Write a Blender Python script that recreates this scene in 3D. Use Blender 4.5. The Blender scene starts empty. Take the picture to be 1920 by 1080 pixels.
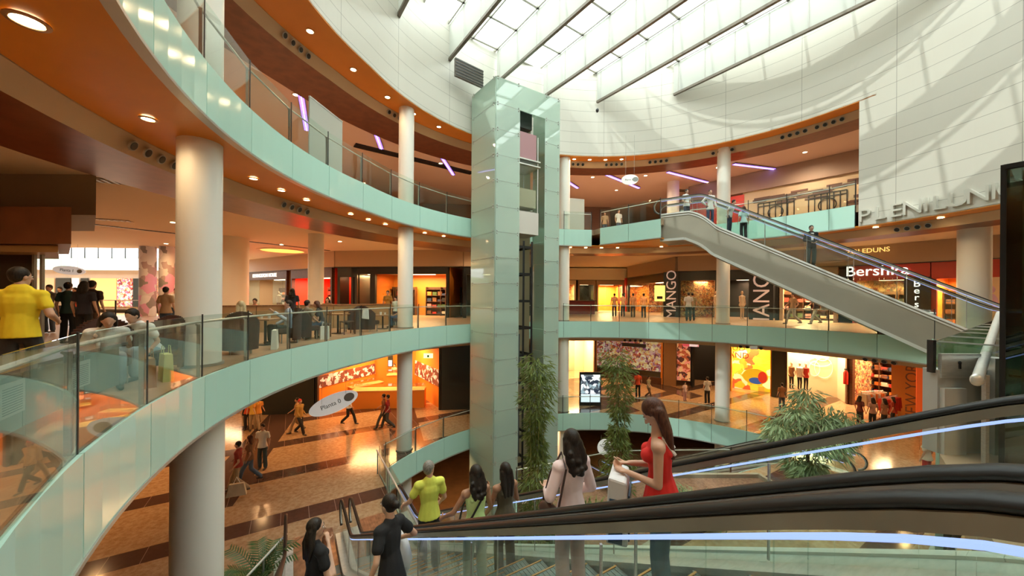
import bpy, bmesh, math, random
from mathutils import Vector, Matrix, noise
from mathutils.geometry import tessellate_polygon
random.seed(7)
SC = bpy.context.scene
COL = SC.collection
R = math.radians
# ------------------------------------------------------------------ camera, world, sun, exposure
FPX = 680.0
cam_data = bpy.data.cameras.new('camera')
cam_data.sensor_width = 36.0
cam_data.lens = 36.0 * FPX / 1920.0
cam_data.shift_y = 17.0 / 1920.0
cam_data.clip_start = 0.02
cam_data.clip_end = 300
cam = bpy.data.objects.new('camera', cam_data)
COL.objects.link(cam)
cam.matrix_world = Matrix.Translation((0, 0, 1.4)) @ Matrix.Rotation(R(90), 4, 'X') @ Matrix.Rotation(R(0.4), 4, 'Z')
SC.camera = cam
world = bpy.data.worlds.new('sky'); SC.world = world
world.use_nodes = True
bg = world.node_tree.nodes['Background']
bg.inputs[0].default_value = (0.96, 0.97, 0.92, 1)
bg.inputs[1].default_value = 4.0
sun_d = bpy.data.lights.new('sun', 'SUN'); sun_d.energy = 1.4; sun_d.angle = R(0.6); sun_d.color = (1, .96, .88)
sun = bpy.data.objects.new('sun', sun_d); COL.objects.link(sun)
sun.rotation_euler = Vector((0.62, 0.30, -1.0)).to_track_quat('-Z', 'Y').to_euler()
SC.view_settings.view_transform = 'Standard'
SC.view_settings.look = 'None'
SC.view_settings.gamma = 1.0
SC.view_settings.use_curve_mapping = False
SC.view_settings.exposure = 0.52
SC.cycles.max_bounces = 8
SC.cycles.diffuse_bounces = 4
SC.cycles.glossy_bounces = 4
SC.cycles.transmission_bounces = 4
SC.cycles.transparent_max_bounces = 24
SC.cycles.sample_clamp_indirect = 4.0
SC.cycles.caustics_reflective = False
SC.cycles.caustics_refractive = False
SC.cycles.use_denoising = True

# ------------------------------------------------------------------ measuring helpers (plan points from the photograph)
_s, _c = math.sin(R(.4)), math.cos(R(.4))
def ray(x, y):
    dx, dy = x - 960, y - 557
    return (dx * _c + dy * _s) / FPX, (-dx * _s + dy * _c) / FPX
def onz(x, y, z):
    a, b = ray(x, y); Y = (1.4 - z) / b
    return Vector((a * Y, Y, z))
def at(x, y, Y):
    a, b = ray(x, y)
    return Vector((a * Y, Y, 1.4 - b * Y))
CX, CY = 5.0, 11.0
def rr(th):
    t = th % 360
    if t > 300: t -= 360
    return 10.45 if t < 169 else 10.45 + .0250 * (t - 169)
def rp(th, off=0.0, z=0.0):
    r = rr(th) + off
    return Vector((CX + r * math.cos(R(th)), CY + r * math.sin(R(th)), z))
U = Vector((-.519, .855, 0)).normalized()
V = Vector((.855, .519, 0)).normalized()
def uv(p, a, z=0.0):
    q = V * p + U * a
    return Vector((q.x, q.y, z))

# ------------------------------------------------------------------ materials
MATS = {}
def mat(name, color, rough=.5, metal=0.0, emit=None, estr=0.0, spec=.5, coat=0.0, trans=0.0, alpha=1.0):
    if name in MATS: return MATS[name]
    m = bpy.data.materials.new(name); m.use_nodes = True
    b = m.node_tree.nodes['Principled BSDF']
    b.inputs['Base Color'].default_value = (*color, 1)
    b.inputs['Roughness'].default_value = rough
    b.inputs['Metallic'].default_value = metal
    b.inputs['Specular IOR Level'].default_value = spec
    b.inputs['Coat Weight'].default_value = coat
    if emit:
        b.inputs['Emission Color'].default_value = (*emit, 1); b.inputs['Emission Strength'].default_value = estr
    MATS[name] = m
    return m
def N(m, t, **kw):
    n = m.node_tree.nodes.new(t)
    for k, v in kw.items():
        if k in n.inputs: n.inputs[k].default_value = v
        else: setattr(n, k, v)
    return n
def LK(m, a, ao, b, bi): m.node_tree.links.new(a.outputs[ao], b.inputs[bi])
def bsdf(m): return m.node_tree.nodes['Principled BSDF']
def noisy(name, c1, c2, scale=20, rough=.5, detail=3, metal=0, coat=0, bump=0, stretch=(1, 1, 1), spec=.5, lo=.35, hi=.65):
    if name in MATS: return MATS[name]
    m = mat(name, c1, rough, metal, coat=coat, spec=spec)
    tc = N(m, 'ShaderNodeTexCoord'); mp = N(m, 'ShaderNodeMapping'); mp.inputs['Scale'].default_value = stretch
    nz = N(m, 'ShaderNodeTexNoise', Scale=scale, Detail=detail)
    rm = N(m, 'ShaderNodeValToRGB')
    rm.color_ramp.elements[0].color = (*c1, 1); rm.color_ramp.elements[1].color = (*c2, 1)
    rm.color_ramp.elements[0].position = lo; rm.color_ramp.elements[1].position = hi
    LK(m, tc, 'Object', mp, 'Vector'); LK(m, mp, 0, nz, 'Vector'); LK(m, nz, 0, rm, 0); LK(m, rm, 0, bsdf(m), 'Base Color')
    if bump:
        bp = N(m, 'ShaderNodeBump', Strength=bump); LK(m, nz, 0, bp, 'Height'); LK(m, bp, 0, bsdf(m), 'Normal')
    return m
def glassy(name, tint, base=.06, power=.5, rough=.0, gl=(1, 1, 1), diff=0.0, dcol=(.6, .8, .7)):
    """thin architectural glass: clear body with a mirror layer that grows at grazing angles"""
    m = bpy.data.materials.new(name); m.use_nodes = True
    nt = m.node_tree; nt.nodes.clear()
    out = nt.nodes.new('ShaderNodeOutputMaterial')
    tr = nt.nodes.new('ShaderNodeBsdfTransparent'); tr.inputs[0].default_value = (*tint, 1)
    g = nt.nodes.new('ShaderNodeBsdfGlossy'); g.inputs[0].default_value = (*gl, 1); g.inputs['Roughness'].default_value = rough
    ge = nt.nodes.new('ShaderNodeNewGeometry'); dt = nt.nodes.new('ShaderNodeVectorMath'); dt.operation = 'DOT_PRODUCT'
    nt.links.new(ge.outputs['Incoming'], dt.inputs[0]); nt.links.new(ge.outputs['Normal'], dt.inputs[1])
    ab = nt.nodes.new('ShaderNodeMath'); ab.operation = 'ABSOLUTE'; nt.links.new(dt.outputs['Value'], ab.inputs[0])
    om = nt.nodes.new('ShaderNodeMath'); om.operation = 'SUBTRACT'; om.inputs[0].default_value = 1.0; nt.links.new(ab.outputs[0], om.inputs[1])
    pw = nt.nodes.new('ShaderNodeMath'); pw.operation = 'POWER'; pw.inputs[1].default_value = 5.0; nt.links.new(om.outputs[0], pw.inputs[0])
    fr = nt.nodes.new('ShaderNodeMath'); fr.operation = 'MULTIPLY_ADD'; fr.inputs[1].default_value = .96; fr.inputs[2].default_value = .04; nt.links.new(pw.outputs[0], fr.inputs[0])
    ad = nt.nodes.new('ShaderNodeMath'); ad.operation = 'MULTIPLY_ADD'; ad.inputs[1].default_value = power; ad.inputs[2].default_value = base
    nt.links.new(fr.outputs[0], ad.inputs[0])
    mx = nt.nodes.new('ShaderNodeMixShader'); nt.links.new(ad.outputs[0], mx.inputs[0])
    nt.links.new(tr.outputs[0], mx.inputs[1]); nt.links.new(g.outputs[0], mx.inputs[2])
    last = mx
    if diff:
        d = nt.nodes.new('ShaderNodeBsdfDiffuse'); d.inputs[0].default_value = (*dcol, 1)
        m2 = nt.nodes.new('ShaderNodeMixShader'); m2.inputs[0].default_value = diff
        nt.links.new(mx.outputs[0], m2.inputs[1]); nt.links.new(d.outputs[0], m2.inputs[2]); last = m2
    nt.links.new(last.outputs[0], out.inputs[0])
    MATS[name] = m
    return m
def glow(name, col, s):
    return mat(name, (0.02, .02, .02), .6, emit=col, estr=s)

M_WHITE = mat('white_paint', (.82, .79, .72), .55)
M_COLUMN = mat('column_paint', (.90, .87, .80), .4)
M_TEAL = mat('teal_glass', (.54, .84, .74), .12, spec=.6)
M_EDGE = mat('pale_metal_edge', (.52, .52, .48), .35, .6)
M_STEEL = noisy('brushed_steel', (.36, .36, .33), (.46, .45, .42), 30, .38, metal=.5, stretch=(1, 1, 8))
M_STEELL = noisy('light_steel', (.58, .59, .55), (.68, .68, .64), 12, .32, metal=.4, stretch=(1, 1, 6))
M_GLASS = glassy('clear_glass', (.92, .965, .94), .0, .9)
M_GLASST = glassy('green_glass', (.84, .92, .87), .02, .9)
M_TOWER = glassy('shaft_glass', (.80, .90, .84), .12, .6, .03, diff=.50, dcol=(.66, .82, .72))
M_SKYG = glassy('roof_glass', (.93, .98, .98), .02, .3)
M_ORANGE = noisy('orange_soffit_paint', (.68, .22, .010), (.72, .24, .012), 1.5, .38)
M_BEIGE = mat('beige_band', (.55, .40, .25), .5)
M_BROWN = noisy('brown_wood_band', (.15, .045, .018), (.21, .065, .026), 3, .3, stretch=(1, 1, 1))
M_CREAM = mat('cream_ceiling', (.80, .66, .50), .7)
M_PINKC = mat('upper_ceiling', (.78, .60, .50), .7)
M_BLACK = mat('black_rubber', (.012, .012, .012), .22, spec=.6)
M_BLK = mat('black_paint', (.015, .015, .015), .4)
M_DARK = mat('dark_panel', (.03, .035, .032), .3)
M_LED = glow('blue_white_strip', (.34, .48, 1.0), .95)
M_LAMP = glow('warm_lamp_lens', (1.0, .78, .45), 14.0)
M_RIM = mat('lamp_rim', (.5, .3, .15), .3, .7)
M_VIOLET = glow('violet_light_tube', (.30, .16, 1.0), 2.2)
M_PAPER = mat('white_paper', (.8, .8, .76), .7)

# ------------------------------------------------------------------ mesh builder
class MB:
    def __init__(s): s.v = []; s.f = []; s.m = []
    def add(s, vs, fs, mi=0):
        n = len(s.v); s.v += [tuple(v) for v in vs]
        for f in fs: s.f.append(tuple(i + n for i in f)); s.m.append(mi)
        return s
    def box(s, c, d, rz=0.0, mi=0, M=None):
        x, y, z = d[0] / 2, d[1] / 2, d[2] / 2
        vs = [Vector((i * x, j * y, k * z)) for k in (-1, 1) for j in (-1, 1) for i in (-1, 1)]
        rot = Matrix.Rotation(rz, 3, 'Z') if M is None else M
        vs = [rot @ v + Vector(c) for v in vs]
        return s.add(vs, [(0, 2, 3, 1), (4, 5, 7, 6), (0, 1, 5, 4), (2, 6, 7, 3), (0, 4, 6, 2), (1, 3, 7, 5)], mi)
    def bar(s, a, b, w, h, mi=0, up=(0, 0, 1)):
        a, b = Vector(a), Vector(b); d = (b - a); L = d.length
        if L < 1e-6: return s
        y = d.normalized(); x = y.cross(Vector(up))
        if x.length < 1e-4: x = y.cross(Vector((1, 0, 0)))
        x.normalize(); z = x.cross(y)
        return s.box((a + b) / 2, (w, L, h), M=Matrix((x, y, z)).transposed(), mi=mi)
    def hexa(s, p, mi=0):
        """8 corners: 4 bottom then 4 top"""
        return s.add(p, [(0, 3, 2, 1), (4, 5, 6, 7), (0, 1, 5, 4), (1, 2, 6, 5), (2, 3, 7, 6), (3, 0, 4, 7)], mi)
    def quadwall(s, a, b, z0, z1, t=.1, mi=0):
        a, b = Vector(a).to_2d(), Vector(b).to_2d(); d = (b - a).normalized(); n = Vector((-d.y, d.x)) * t / 2
        p = [a + n, a - n, b - n, b + n]
        return s.hexa([(q.x, q.y, z0) for q in p] + [(q.x, q.y, z1) for q in p], mi)
    def tube(s, pts, r, seg=8, mi=0, closed=False, flat=None):
        pts = [Vector(p) for p in pts]; n = len(pts)
        if not isinstance(r, (list, tuple)): r = [r] * n
        base = len(s.v); x0 = None
        for i, p in enumerate(pts):
            if closed: t = pts[(i + 1) % n] - pts[i - 1]
            else: t = pts[min(i + 1, n - 1)] - pts[max(i - 1, 0)]
            t.normalize()
            if x0 is None:
                x0 = t.cross(Vector((0, 0, 1)))
                if x0.length < 1e-3: x0 = t.cross(Vector((0, 1, 0)))
            x = x0 - t * x0.dot(t)
            if x.length < 1e-5: x = t.orthogonal()
            x.normalize(); y = t.cross(x); x0 = x
            fx, fy = flat if flat else (1, 1)
            for k in range(seg):
                a = 2 * math.pi * k / seg
                s.v.append(tuple(p + x * math.cos(a) * r[i] * fx + y * math.sin(a) * r[i] * fy))
        m = n if closed else n - 1
        for i in range(m):
            for k in range(seg):
                a = base + i * seg + k; b = base + i * seg + (k + 1) % seg
                c = base + ((i + 1) % n) * seg + (k + 1) % seg; d = base + ((i + 1) % n) * seg + k
                s.f.append((a, b, c, d)); s.m.append(mi)
        if not closed:
            s.f.append(tuple(base + k for k in range(seg))[::-1]); s.m.append(mi)
            s.f.append(tuple(base + (n - 1) * seg + k for k in range(seg))); s.m.append(mi)
        return s
    def cyl(s, c, r, z0, z1, seg=24, mi=0, r1=None):
        r1 = r if r1 is None else r1
        vs = [(c[0] + q * math.cos(2 * math.pi * k / seg), c[1] + q * math.sin(2 * math.pi * k / seg), z) for q, z in ((r, z0), (r1, z1)) for k in range(seg)]
        fs = [(k, (k + 1) % seg, seg + (k + 1) % seg, seg + k) for k in range(seg)] + [tuple(range(seg))[::-1], tuple(range(seg, 2 * seg))]
        return s.add(vs, fs, mi)
    def lathe(s, c, prof, seg=24, mi=0):
        vs = [(c[0] + r * math.cos(2 * math.pi * k / seg), c[1] + r * math.sin(2 * math.pi * k / seg), c[2] + z) for r, z in prof for k in range(seg)]
        fs = []
        for i in range(len(prof) - 1):
            for k in range(seg):
                fs.append((i * seg + k, i * seg + (k + 1) % seg, (i + 1) * seg + (k + 1) % seg, (i + 1) * seg + k))
        return s.add(vs, fs, mi)
    def ell(s, c, r, seg=10, rings=7, mi=0, M=None):
        vs = []; fs = []
        for i in range(rings + 1):
            ph = math.pi * i / rings
            for k in range(seg):
                a = 2 * math.pi * k / seg
                v = Vector((r[0] * math.sin(ph) * math.cos(a), r[1] * math.sin(ph) * math.sin(a), -r[2] * math.cos(ph)))
                if M is not None: v = M @ v
                vs.append(v + Vector(c))
        for i in range(rings):
            for k in range(seg):
                fs.append((i * seg + k, i * seg + (k + 1) % seg, (i + 1) * seg + (k + 1) % seg, (i + 1) * seg + k))
        return s.add(vs, fs, mi)
    def slab(s, outer, holes, z0, z1, mi=0, sides=True):
        loops = [[Vector((p[0], p[1], 0)) for p in outer]] + [[Vector((p[0], p[1], 0)) for p in h] for h in holes]
        tri = tessellate_polygon(loops); flat = [p for l in loops for p in l]; n = len(flat)
        vs = [(p.x, p.y, z1) for p in flat] + [(p.x, p.y, z0) for p in flat]
        fs = []
        for t in tri:
            a, b, c = (flat[i] for i in t)
            ccw = (b - a).cross(c - a).z > 0
            t = tuple(t) if ccw else tuple(t)[::-1]
            fs.append(t); fs.append(tuple(i + n for i in t[::-1]))
        if sides:
            o = 0
            for l in loops:
                for i in range(len(l)):
                    j = (i + 1) % len(l); fs.append((o + i, o + j, n + o + j, n + o + i))
                o += len(l)
        return s.add(vs, fs, mi)
    def obj(s, name, m, parent=None, smooth=False, origin=None, bevel=0.0):
        me = bpy.data.meshes.new(name)
        vs = s.v
        if parent is not None and origin is None: origin = parent.get('_o', None)
        off = Vector(origin) if origin is not None else Vector((0, 0, 0))
        me.from_pydata([tuple(Vector(v) - off) for v in vs], [], s.f)
        for mm in (m if isinstance(m, (list, tuple)) else [m]): me.materials.append(mm)
        me.polygons.foreach_set('material_index', s.m)
        if smooth: me.polygons.foreach_set('use_smooth', [True] * len(s.f))
        me.update()
        o = bpy.data.objects.new(name, me); COL.objects.link(o)
        if parent is not None: o.parent = parent
        else: o.location = off
        if smooth:
            try: me.set_sharp_from_angle(angle=R(40))
            except Exception: pass
        if bevel:
            b = o.modifiers.new('bevel', 'BEVEL'); b.width = bevel; b.segments = 2; b.limit_method = 'ANGLE'
        return o
def tag(o, label, cat, group=None):
    o['label'] = label; o['category'] = cat
    if group: o['group'] = group
    return o
def thing(name, label, cat, loc=(0, 0, 0), rz=0.0, group=None):
    """parts are built in the thing's own frame"""
    o = bpy.data.objects.new(name, None); o.empty_display_size = .1; COL.objects.link(o)
    o.location = loc; o.rotation_euler = (0, 0, rz)
    return tag(o, label, cat, group)
def wthing(name, label, cat, loc, group=None):
    """parts are given in world coordinates"""
    o = thing(name, label, cat, loc, 0, group); WORLD[o.name] = Vector(loc)
    return o
WORLD = {}
def wpart(mb, name, m, parent, smooth=False, bevel=0.0):
    p = parent; off = Vector((0, 0, 0))
    while p is not None:
        if p.name in WORLD: off = WORLD[p.name]; break
        p = p.parent
    return mb.obj(name, m, parent, smooth, origin=off, bevel=bevel)
def struct(o): o['kind'] = 'structure'; return o
def copytree(o, parent=None):
    c = o.copy(); COL.objects.link(c)
    if parent is not None: c.parent = parent
    for ch in o.children: copytree(ch, c)
    return c
def text(name, body, m, parent, M, size=.5, ext=.02, align='CENTER', sx=1.0):
    cu = bpy.data.curves.new(name, 'FONT'); cu.body = body; cu.size = size; cu.extrude = ext; cu.align_x = align; cu.resolution_u = 3
    t = bpy.data.objects.new(name, cu); COL.objects.link(t)
    dg = bpy.context.evaluated_depsgraph_get()
    me = bpy.data.meshes.new_from_object(t.evaluated_get(dg))
    bpy.data.objects.remove(t); bpy.data.curves.remove(cu)
    me.transform(M @ Matrix.Diagonal((sx, 1, 1, 1)))
    me.materials.clear(); me.materials.append(m)
    o = bpy.data.objects.new(name, me); COL.objects.link(o)
    if parent is not None:
        o.parent = parent
        p = parent
        while p is not None:
            if p.name in WORLD:
                me.transform(Matrix.Translation(-WORLD[p.name])); break
            p = p.parent
    return o
def face_M(loc, n, roll=0.0):
    """frame whose +Z is the outward normal n, +Y up, +X to the reader's right"""
    n = Vector(n).normalized(); up = Vector((0, 0, 1)); x = up.cross(n).normalized(); y = n.cross(x)
    m = Matrix((x, y, n)).transposed().to_4x4()
    return Matrix.Translation(loc) @ m @ Matrix.Rotation(roll, 4, 'Z')
def lamp(name, loc, power, color=(1, .72, .42), kind='POINT', size=.12, parent=None, spot=None, rot=None):
    d = bpy.data.lights.new(name, kind); d.energy = power; d.color = color
    if kind == 'AREA': d.shape = 'RECTANGLE'; d.size, d.size_y = size
    else: d.shadow_soft_size = size
    if kind == 'SPOT': d.spot_size = spot or R(120); d.spot_blend = 1.0
    o = bpy.data.objects.new(name, d); COL.objects.link(o); o.location = loc
    if rot: o.rotation_euler = rot
    if parent: o.parent = parent
    return o
# ================================================================== THE BUILDING
Z2, Z0, ZM = 5.4, -5.4, -10.8
OUT = [(-66, -12), (34, -12), (34, 44), (-66, 44)]
ringth = [t for t in range(0, 360, 3)]
def ring_loop(t0, t1, off=0.0, step=2.0):
    n = max(2, int(abs(t1 - t0) / step)); return [rp(t0 + (t1 - t0) * i / n, off).to_2d() for i in range(n + 1)]
full_ring = lambda off=0.0: [rp(t, off).to_2d() for t in range(-59, 245, 3)] + [rp(t, off).to_2d() for t in (246, 252, 258, 264, 270, 276, 282, 288, 294)]
def closed_ring(off=0.0):
    # the near side closes smoothly behind the viewer
    pts = []
    for t in range(0, 360, 3):
        r = rr(t) if t <= 246 else rr(246) + (10.45 - rr(246)) * (t - 246) / 114
        pts.append(Vector((CX + (r + off) * math.cos(R(t)), CY + (r + off) * math.sin(R(t)))))
    return pts
# floor openings
void1 = ring_loop(11, 238, .04) + [uv(-.45, -.55).to_2d(), uv(3.0, -.55).to_2d(), uv(3.0, .2).to_2d(), Vector((3.9, 3.3)), Vector((15.2, 11.0))]
void2 = ring_loop(-66, 62, .06) + [Vector((8.75, 19.9)), Vector((7.55, 18.25)), Vector((5.05, 20.9))] + ring_loop(91, 246, .06) + ring_loop(252, 292, .06)
corner0 = Vector((-5.04, 13.9))
void0 = [corner0] + ring_loop(162, 30, .04) + [Vector((12.5, 16.0)), Vector((11.2, 15.1)), Vector((8.5, 14.0)), Vector((4.0, 13.8)), Vector((.2, 12.2)), Vector((.2, 5.26))]
atr2 = [(-64, 23.5), (-21.5, 24.5), (-27.5, 41), (-64, 41)]     # the second, farther atrium

def granite(name, base, alt, dark, rough=.13):
    m = mat(name, base, rough, spec=.55)
    nt = m.node_tree
    tc = N(m, 'ShaderNodeTexCoord')
    nz = N(m, 'ShaderNodeTexNoise', Scale=9, Detail=8); nz2 = N(m, 'ShaderNodeTexNoise', Scale=60, Detail=2)
    LK(m, tc, 'Object', nz, 'Vector'); LK(m, tc, 'Object', nz2, 'Vector')
    r1 = N(m, 'ShaderNodeValToRGB'); r1.color_ramp.elements[0].position = .35; r1.color_ramp.elements[1].position = .7
    r1.color_ramp.elements[0].color = (*base, 1); r1.color_ramp.elements[1].color = (*alt, 1)
    LK(m, nz, 0, r1, 0)
    mu = N(m, 'ShaderNodeMix', data_type='RGBA', blend_type='MULTIPLY'); mu.inputs[0].default_value = .5
    LK(m, r1, 0, mu, 6)
    r2 = N(m, 'ShaderNodeValToRGB'); r2.color_ramp.elements[0].position = .3; r2.color_ramp.elements[1].position = .7
    r2.color_ramp.elements[0].color = (.45, .4, .36, 1); r2.color_ramp.elements[1].color = (1, 1, 1, 1)
    LK(m, nz2, 0, r2, 0); LK(m, r2, 0, mu, 7)
    # dark slate bands laid across the escalator direction, every 3.3 m
    sp = N(m, 'ShaderNodeSeparateXYZ'); LK(m, tc, 'Object', sp, 0)
    def lin(ax, ay, off):
        a = N(m, 'ShaderNodeMath', operation='MULTIPLY'); a.inputs[1].default_value = ax; LK(m, sp, 0, a, 0)
        b = N(m, 'ShaderNodeMath', operation='MULTIPLY_ADD'); b.inputs[1].default_value = ay; LK(m, sp, 1, b, 0); LK(m, a, 0, b, 2)
        c = N(m, 'ShaderNodeMath', operation='ADD'); c.inputs[1].default_value = off; LK(m, b, 0, c, 0); return c
    def band(src, period, width):
        p = N(m, 'ShaderNodeMath', operation='PINGPONG'); p.inputs[1].default_value = period / 2; LK(m, src, 0, p, 0)
        q = N(m, 'ShaderNodeMath', operation='LESS_THAN'); q.inputs[1].default_value = width / 2; LK(m, p, 0, q, 0); return q
    al = lin(U.x, U.y, -13.05 + 33)
    b1 = band(al, 3.3, .75)
    pv = lin(V.x, V.y, 40)
    j1 = band(pv, .75, .015); 
    di = lin(.94, .34, 50); b2 = band(di, 6.4, 1.5)
    far = N(m, 'ShaderNodeMath', operation='GREATER_THAN'); far.inputs[1].default_value = 34.6; LK(m, al, 0, far, 0)
    b2f = N(m, 'ShaderNodeMath', operation='MULTIPLY'); LK(m, b2, 0, b2f, 0); LK(m, far, 0, b2f, 1)
    mx = N(m, 'ShaderNodeMath', operation='MAXIMUM'); LK(m, b1, 0, mx, 0); LK(m, b2f, 0, mx, 1)
    dk = N(m, 'ShaderNodeMix', data_type='RGBA'); LK(m, mx, 0, dk, 0); LK(m, mu, 2, dk, 6)
    dn = N(m, 'ShaderNodeValToRGB'); dn.color_ramp.elements[0].color = (*dark, 1); dn.color_ramp.elements[1].color = (dark[0] * 1.7, dark[1] * 1.6, dark[2] * 1.6, 1)
    LK(m, nz, 0, dn, 0)
    jm = N(m, 'ShaderNodeMix', data_type='RGBA'); LK(m, j1, 0, jm, 0); LK(m, dn, 0, jm, 6); jm.inputs[7].default_value = (.3, .2, .15, 1)
    LK(m, jm, 2, dk, 7)
    LK(m, dk, 2, bsdf(m), 'Base Color')
    return m
M_GRAN = granite('polished_granite', (.42, .25, .13), (.58, .40, .24), (.065, .035, .025))
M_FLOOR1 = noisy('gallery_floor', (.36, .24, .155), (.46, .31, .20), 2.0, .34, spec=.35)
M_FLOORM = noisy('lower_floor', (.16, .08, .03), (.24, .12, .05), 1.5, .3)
M_SLABU = mat('slab_underside', (.5, .35, .22), .7)

struct(MB().slab(OUT, [void1, atr2], -.30, 0).obj('floor_middle', M_FLOOR1))
struct(MB().slab(OUT, [void2, atr2], Z2 - .30, Z2).obj('floor_upper', M_FLOOR1))
struct(MB().slab(OUT, [void0], Z0 - .35, Z0).obj('floor_ground', M_GRAN))
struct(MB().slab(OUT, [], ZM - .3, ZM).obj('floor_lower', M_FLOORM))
# outer shell walls
for nm, a, b in (('wall_back', OUT[2], OUT[3]), ('wall_left', OUT[3], OUT[0]), ('wall_near', OUT[0], OUT[1]), ('wall_right', OUT[1], OUT[2])):
    struct(MB().quadwall(a, b, ZM - .3, 10.4, .3).obj(nm, M_CREAM))

# ---- soffits: orange paint, beige step with air holes, brown timber band, plain ceiling
def annulus(z0, z1, offs0, offs1, t0, t1, step=3.0):
    mb = MB(); n = int(abs(t1 - t0) / step)
    for i in range(n):
        a, b = t0 + (t1 - t0) * i / n, t0 + (t1 - t0) * (i + 1) / n
        p = [rp(a, offs0), rp(a, offs1), rp(b, offs1), rp(b, offs0)]
        mb.hexa([(q.x, q.y, z0) for q in p] + [(q.x, q.y, z1) for q in p])
    return mb
def woff(t):     # the orange soffit is wider on the viewer's left
    t = t % 360
    if t > 300: t -= 360
    return .75 if t < 120 else min(1.7, .75 + (t - 120) * .0125)
def soffit(tagname, zf, t0, t1, ceil_m, inner=0.0, full=True):
    n = int(abs(t1 - t0) / 3)
    mo, mb_, mw = MB(), MB(), MB()
    for i in range(n):
        a, b = t0 + (t1 - t0) * i / n, t0 + (t1 - t0) * (i + 1) / n
        def seg(m, o0, o1, z0, z1):
            p = [rp(a, o0(a)), rp(a, o1(a)), rp(b, o1(b)), rp(b, o0(b))]
            m.hexa([(q.x, q.y, z0) for q in p] + [(q.x, q.y, z1) for q in p])
        seg(mo, lambda t: inner, lambda t: woff(t) + .12, zf, zf + .06)
        # beige step: a sloped face dropping below the orange
        p = [rp(a, woff(a)), rp(a, woff(a) + .28), rp(b, woff(b) + .28), rp(b, woff(b))]
        q = [rp(a, woff(a)), rp(a, woff(a) + .40), rp(b, woff(b) + .40), rp(b, woff(b))]
        mb_.hexa([(p[0].x, p[0].y, zf - .02), (p[1].x, p[1].y, zf - .30), (p[2].x, p[2].y, zf - .30), (p[3].x, p[3].y, zf - .02)] +
                 [(q[0].x, q[0].y, zf + .05), (q[1].x, q[1].y, zf + .05), (q[2].x, q[2].y, zf + .05), (q[3].x, q[3].y, zf + .05)])
        seg(mw, lambda t: woff(t) + .28, lambda t: woff(t) + .28 + (1.35 if t % 360 < 120 or t % 360 > 300 else 2.0), zf - .30, zf - .22)
    return mo, mb_, mw
def air_holes(zf, ths, parent_list):
    pass
for nm, zf, t0, t1 in (('middle', 4.432, -60, 240), ('upper', 9.72, 21, 240), ('ground', -.972, -60, 240)):
    mo, mb_, mw = soffit(nm, zf, t0, t1, None)
    struct(mo.obj('ceiling_%s_orange_rim' % nm, M_ORANGE))
    struct(mb_.obj('trim_%s_beige' % nm, M_BEIGE))
    struct(mw.obj('ceiling_%s_timber_band' % nm, M_BROWN))
bigring = lambda off: [rp(t, off(t)).to_2d() for t in range(-57, 244, 3)] + [Vector((CX + 14 * math.cos(R(t)), CY + 14 * math.sin(R(t)))) for t in (250, 260, 270, 280, 290, 300)]
hole1 = bigring(lambda t: woff(t) + 1.2)
struct(MB().slab(OUT, [hole1, atr2], 4.5, 4.56).obj('ceiling_middle', M_CREAM))
struct(MB().slab(OUT, [hole1, atr2], 9.72, 9.78).obj('ceiling_upper', M_PINKC))
struct(MB().slab(OUT, [hole1], -.78, -.72).obj('ceiling_ground', mat('ground_ceiling', (.55, .30, .14), .6)))
struct(MB().slab(OUT, [closed_ring(.05), atr2], 10.3, 10.4).obj('ceiling_roof_slab', M_WHITE))
struct(MB().slab([(-24.9, 33.8), (-24.6, 33.8), (-27.3, 41.3), (-27.6, 41.3)], [], 4.4, 10.4).obj('wall_far_atrium_side', M_WHITE))

# ---- teal glass fascias, each pane a part of its level's rim
J = [238.5, 230.1, 221.7, 213.4, 205, 196.6, 187.8, 179, 170, 160.5, 150.9, 141.4, 132, 122.6, 113.3, 104, 100.9, 91.8, 82.7, 73.7, 64.8, 55.9, 47.1, 38.3, 29.5, 20.5, 11.5]
def fascia(level, pts, ztop, zbot):
    root = wthing('balcony_fascia', 'band of teal glass panels along the edge of the %s gallery' % level, 'balcony fascia', pts[0].to_3d() + Vector((0, 0, zbot)))
    edge = MB()
    for i in range(len(pts) - 1):
        if isinstance(pts[i], tuple) or (pts[i + 1] - pts[i]).length > 9: continue
        a, b = pts[i].to_3d(), pts[i + 1].to_3d(); d = (b - a).normalized(); n = Vector((-d.y, d.x, 0))
        if n.dot(Vector((CX, CY, 0)) - a) < 0: n = -n
        mb = MB(); L = (b - a).length; k = 4 if L > 1.2 else 1
        q = [a + d * .008, b - d * .008]
        mb.hexa([(q[0] + n * .0).to_tuple()[:2] + (zbot,), (q[1]).to_tuple()[:2] + (zbot,), (q[1] + n * .04).to_tuple()[:2] + (zbot,), (q[0] + n * .04).to_tuple()[:2] + (zbot,),
                 (q[0]).to_tuple()[:2] + (ztop,), (q[1]).to_tuple()[:2] + (ztop,), (q[1] + n * .04).to_tuple()[:2] + (ztop,), (q[0] + n * .04).to_tuple()[:2] + (ztop,)])
        wpart(mb, 'panel', M_TEAL, root)
        edge.bar(a + Vector((0, 0, zbot - .035)), b + Vector((0, 0, zbot - .035)), .12, .06)
        edge.bar(a + Vector((0, 0, (zbot + ztop) / 2)) - n * .05, b + Vector((0, 0, (zbot + ztop) / 2)) - n * .05, .02, ztop - zbot, mi=1)
    wpart(edge, 'edge_strip', [M_EDGE, M_DARK], root)
    return root
def finepts(lst, sub=1):
    return [rp(t, -.04).to_2d() for t in lst]
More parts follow.
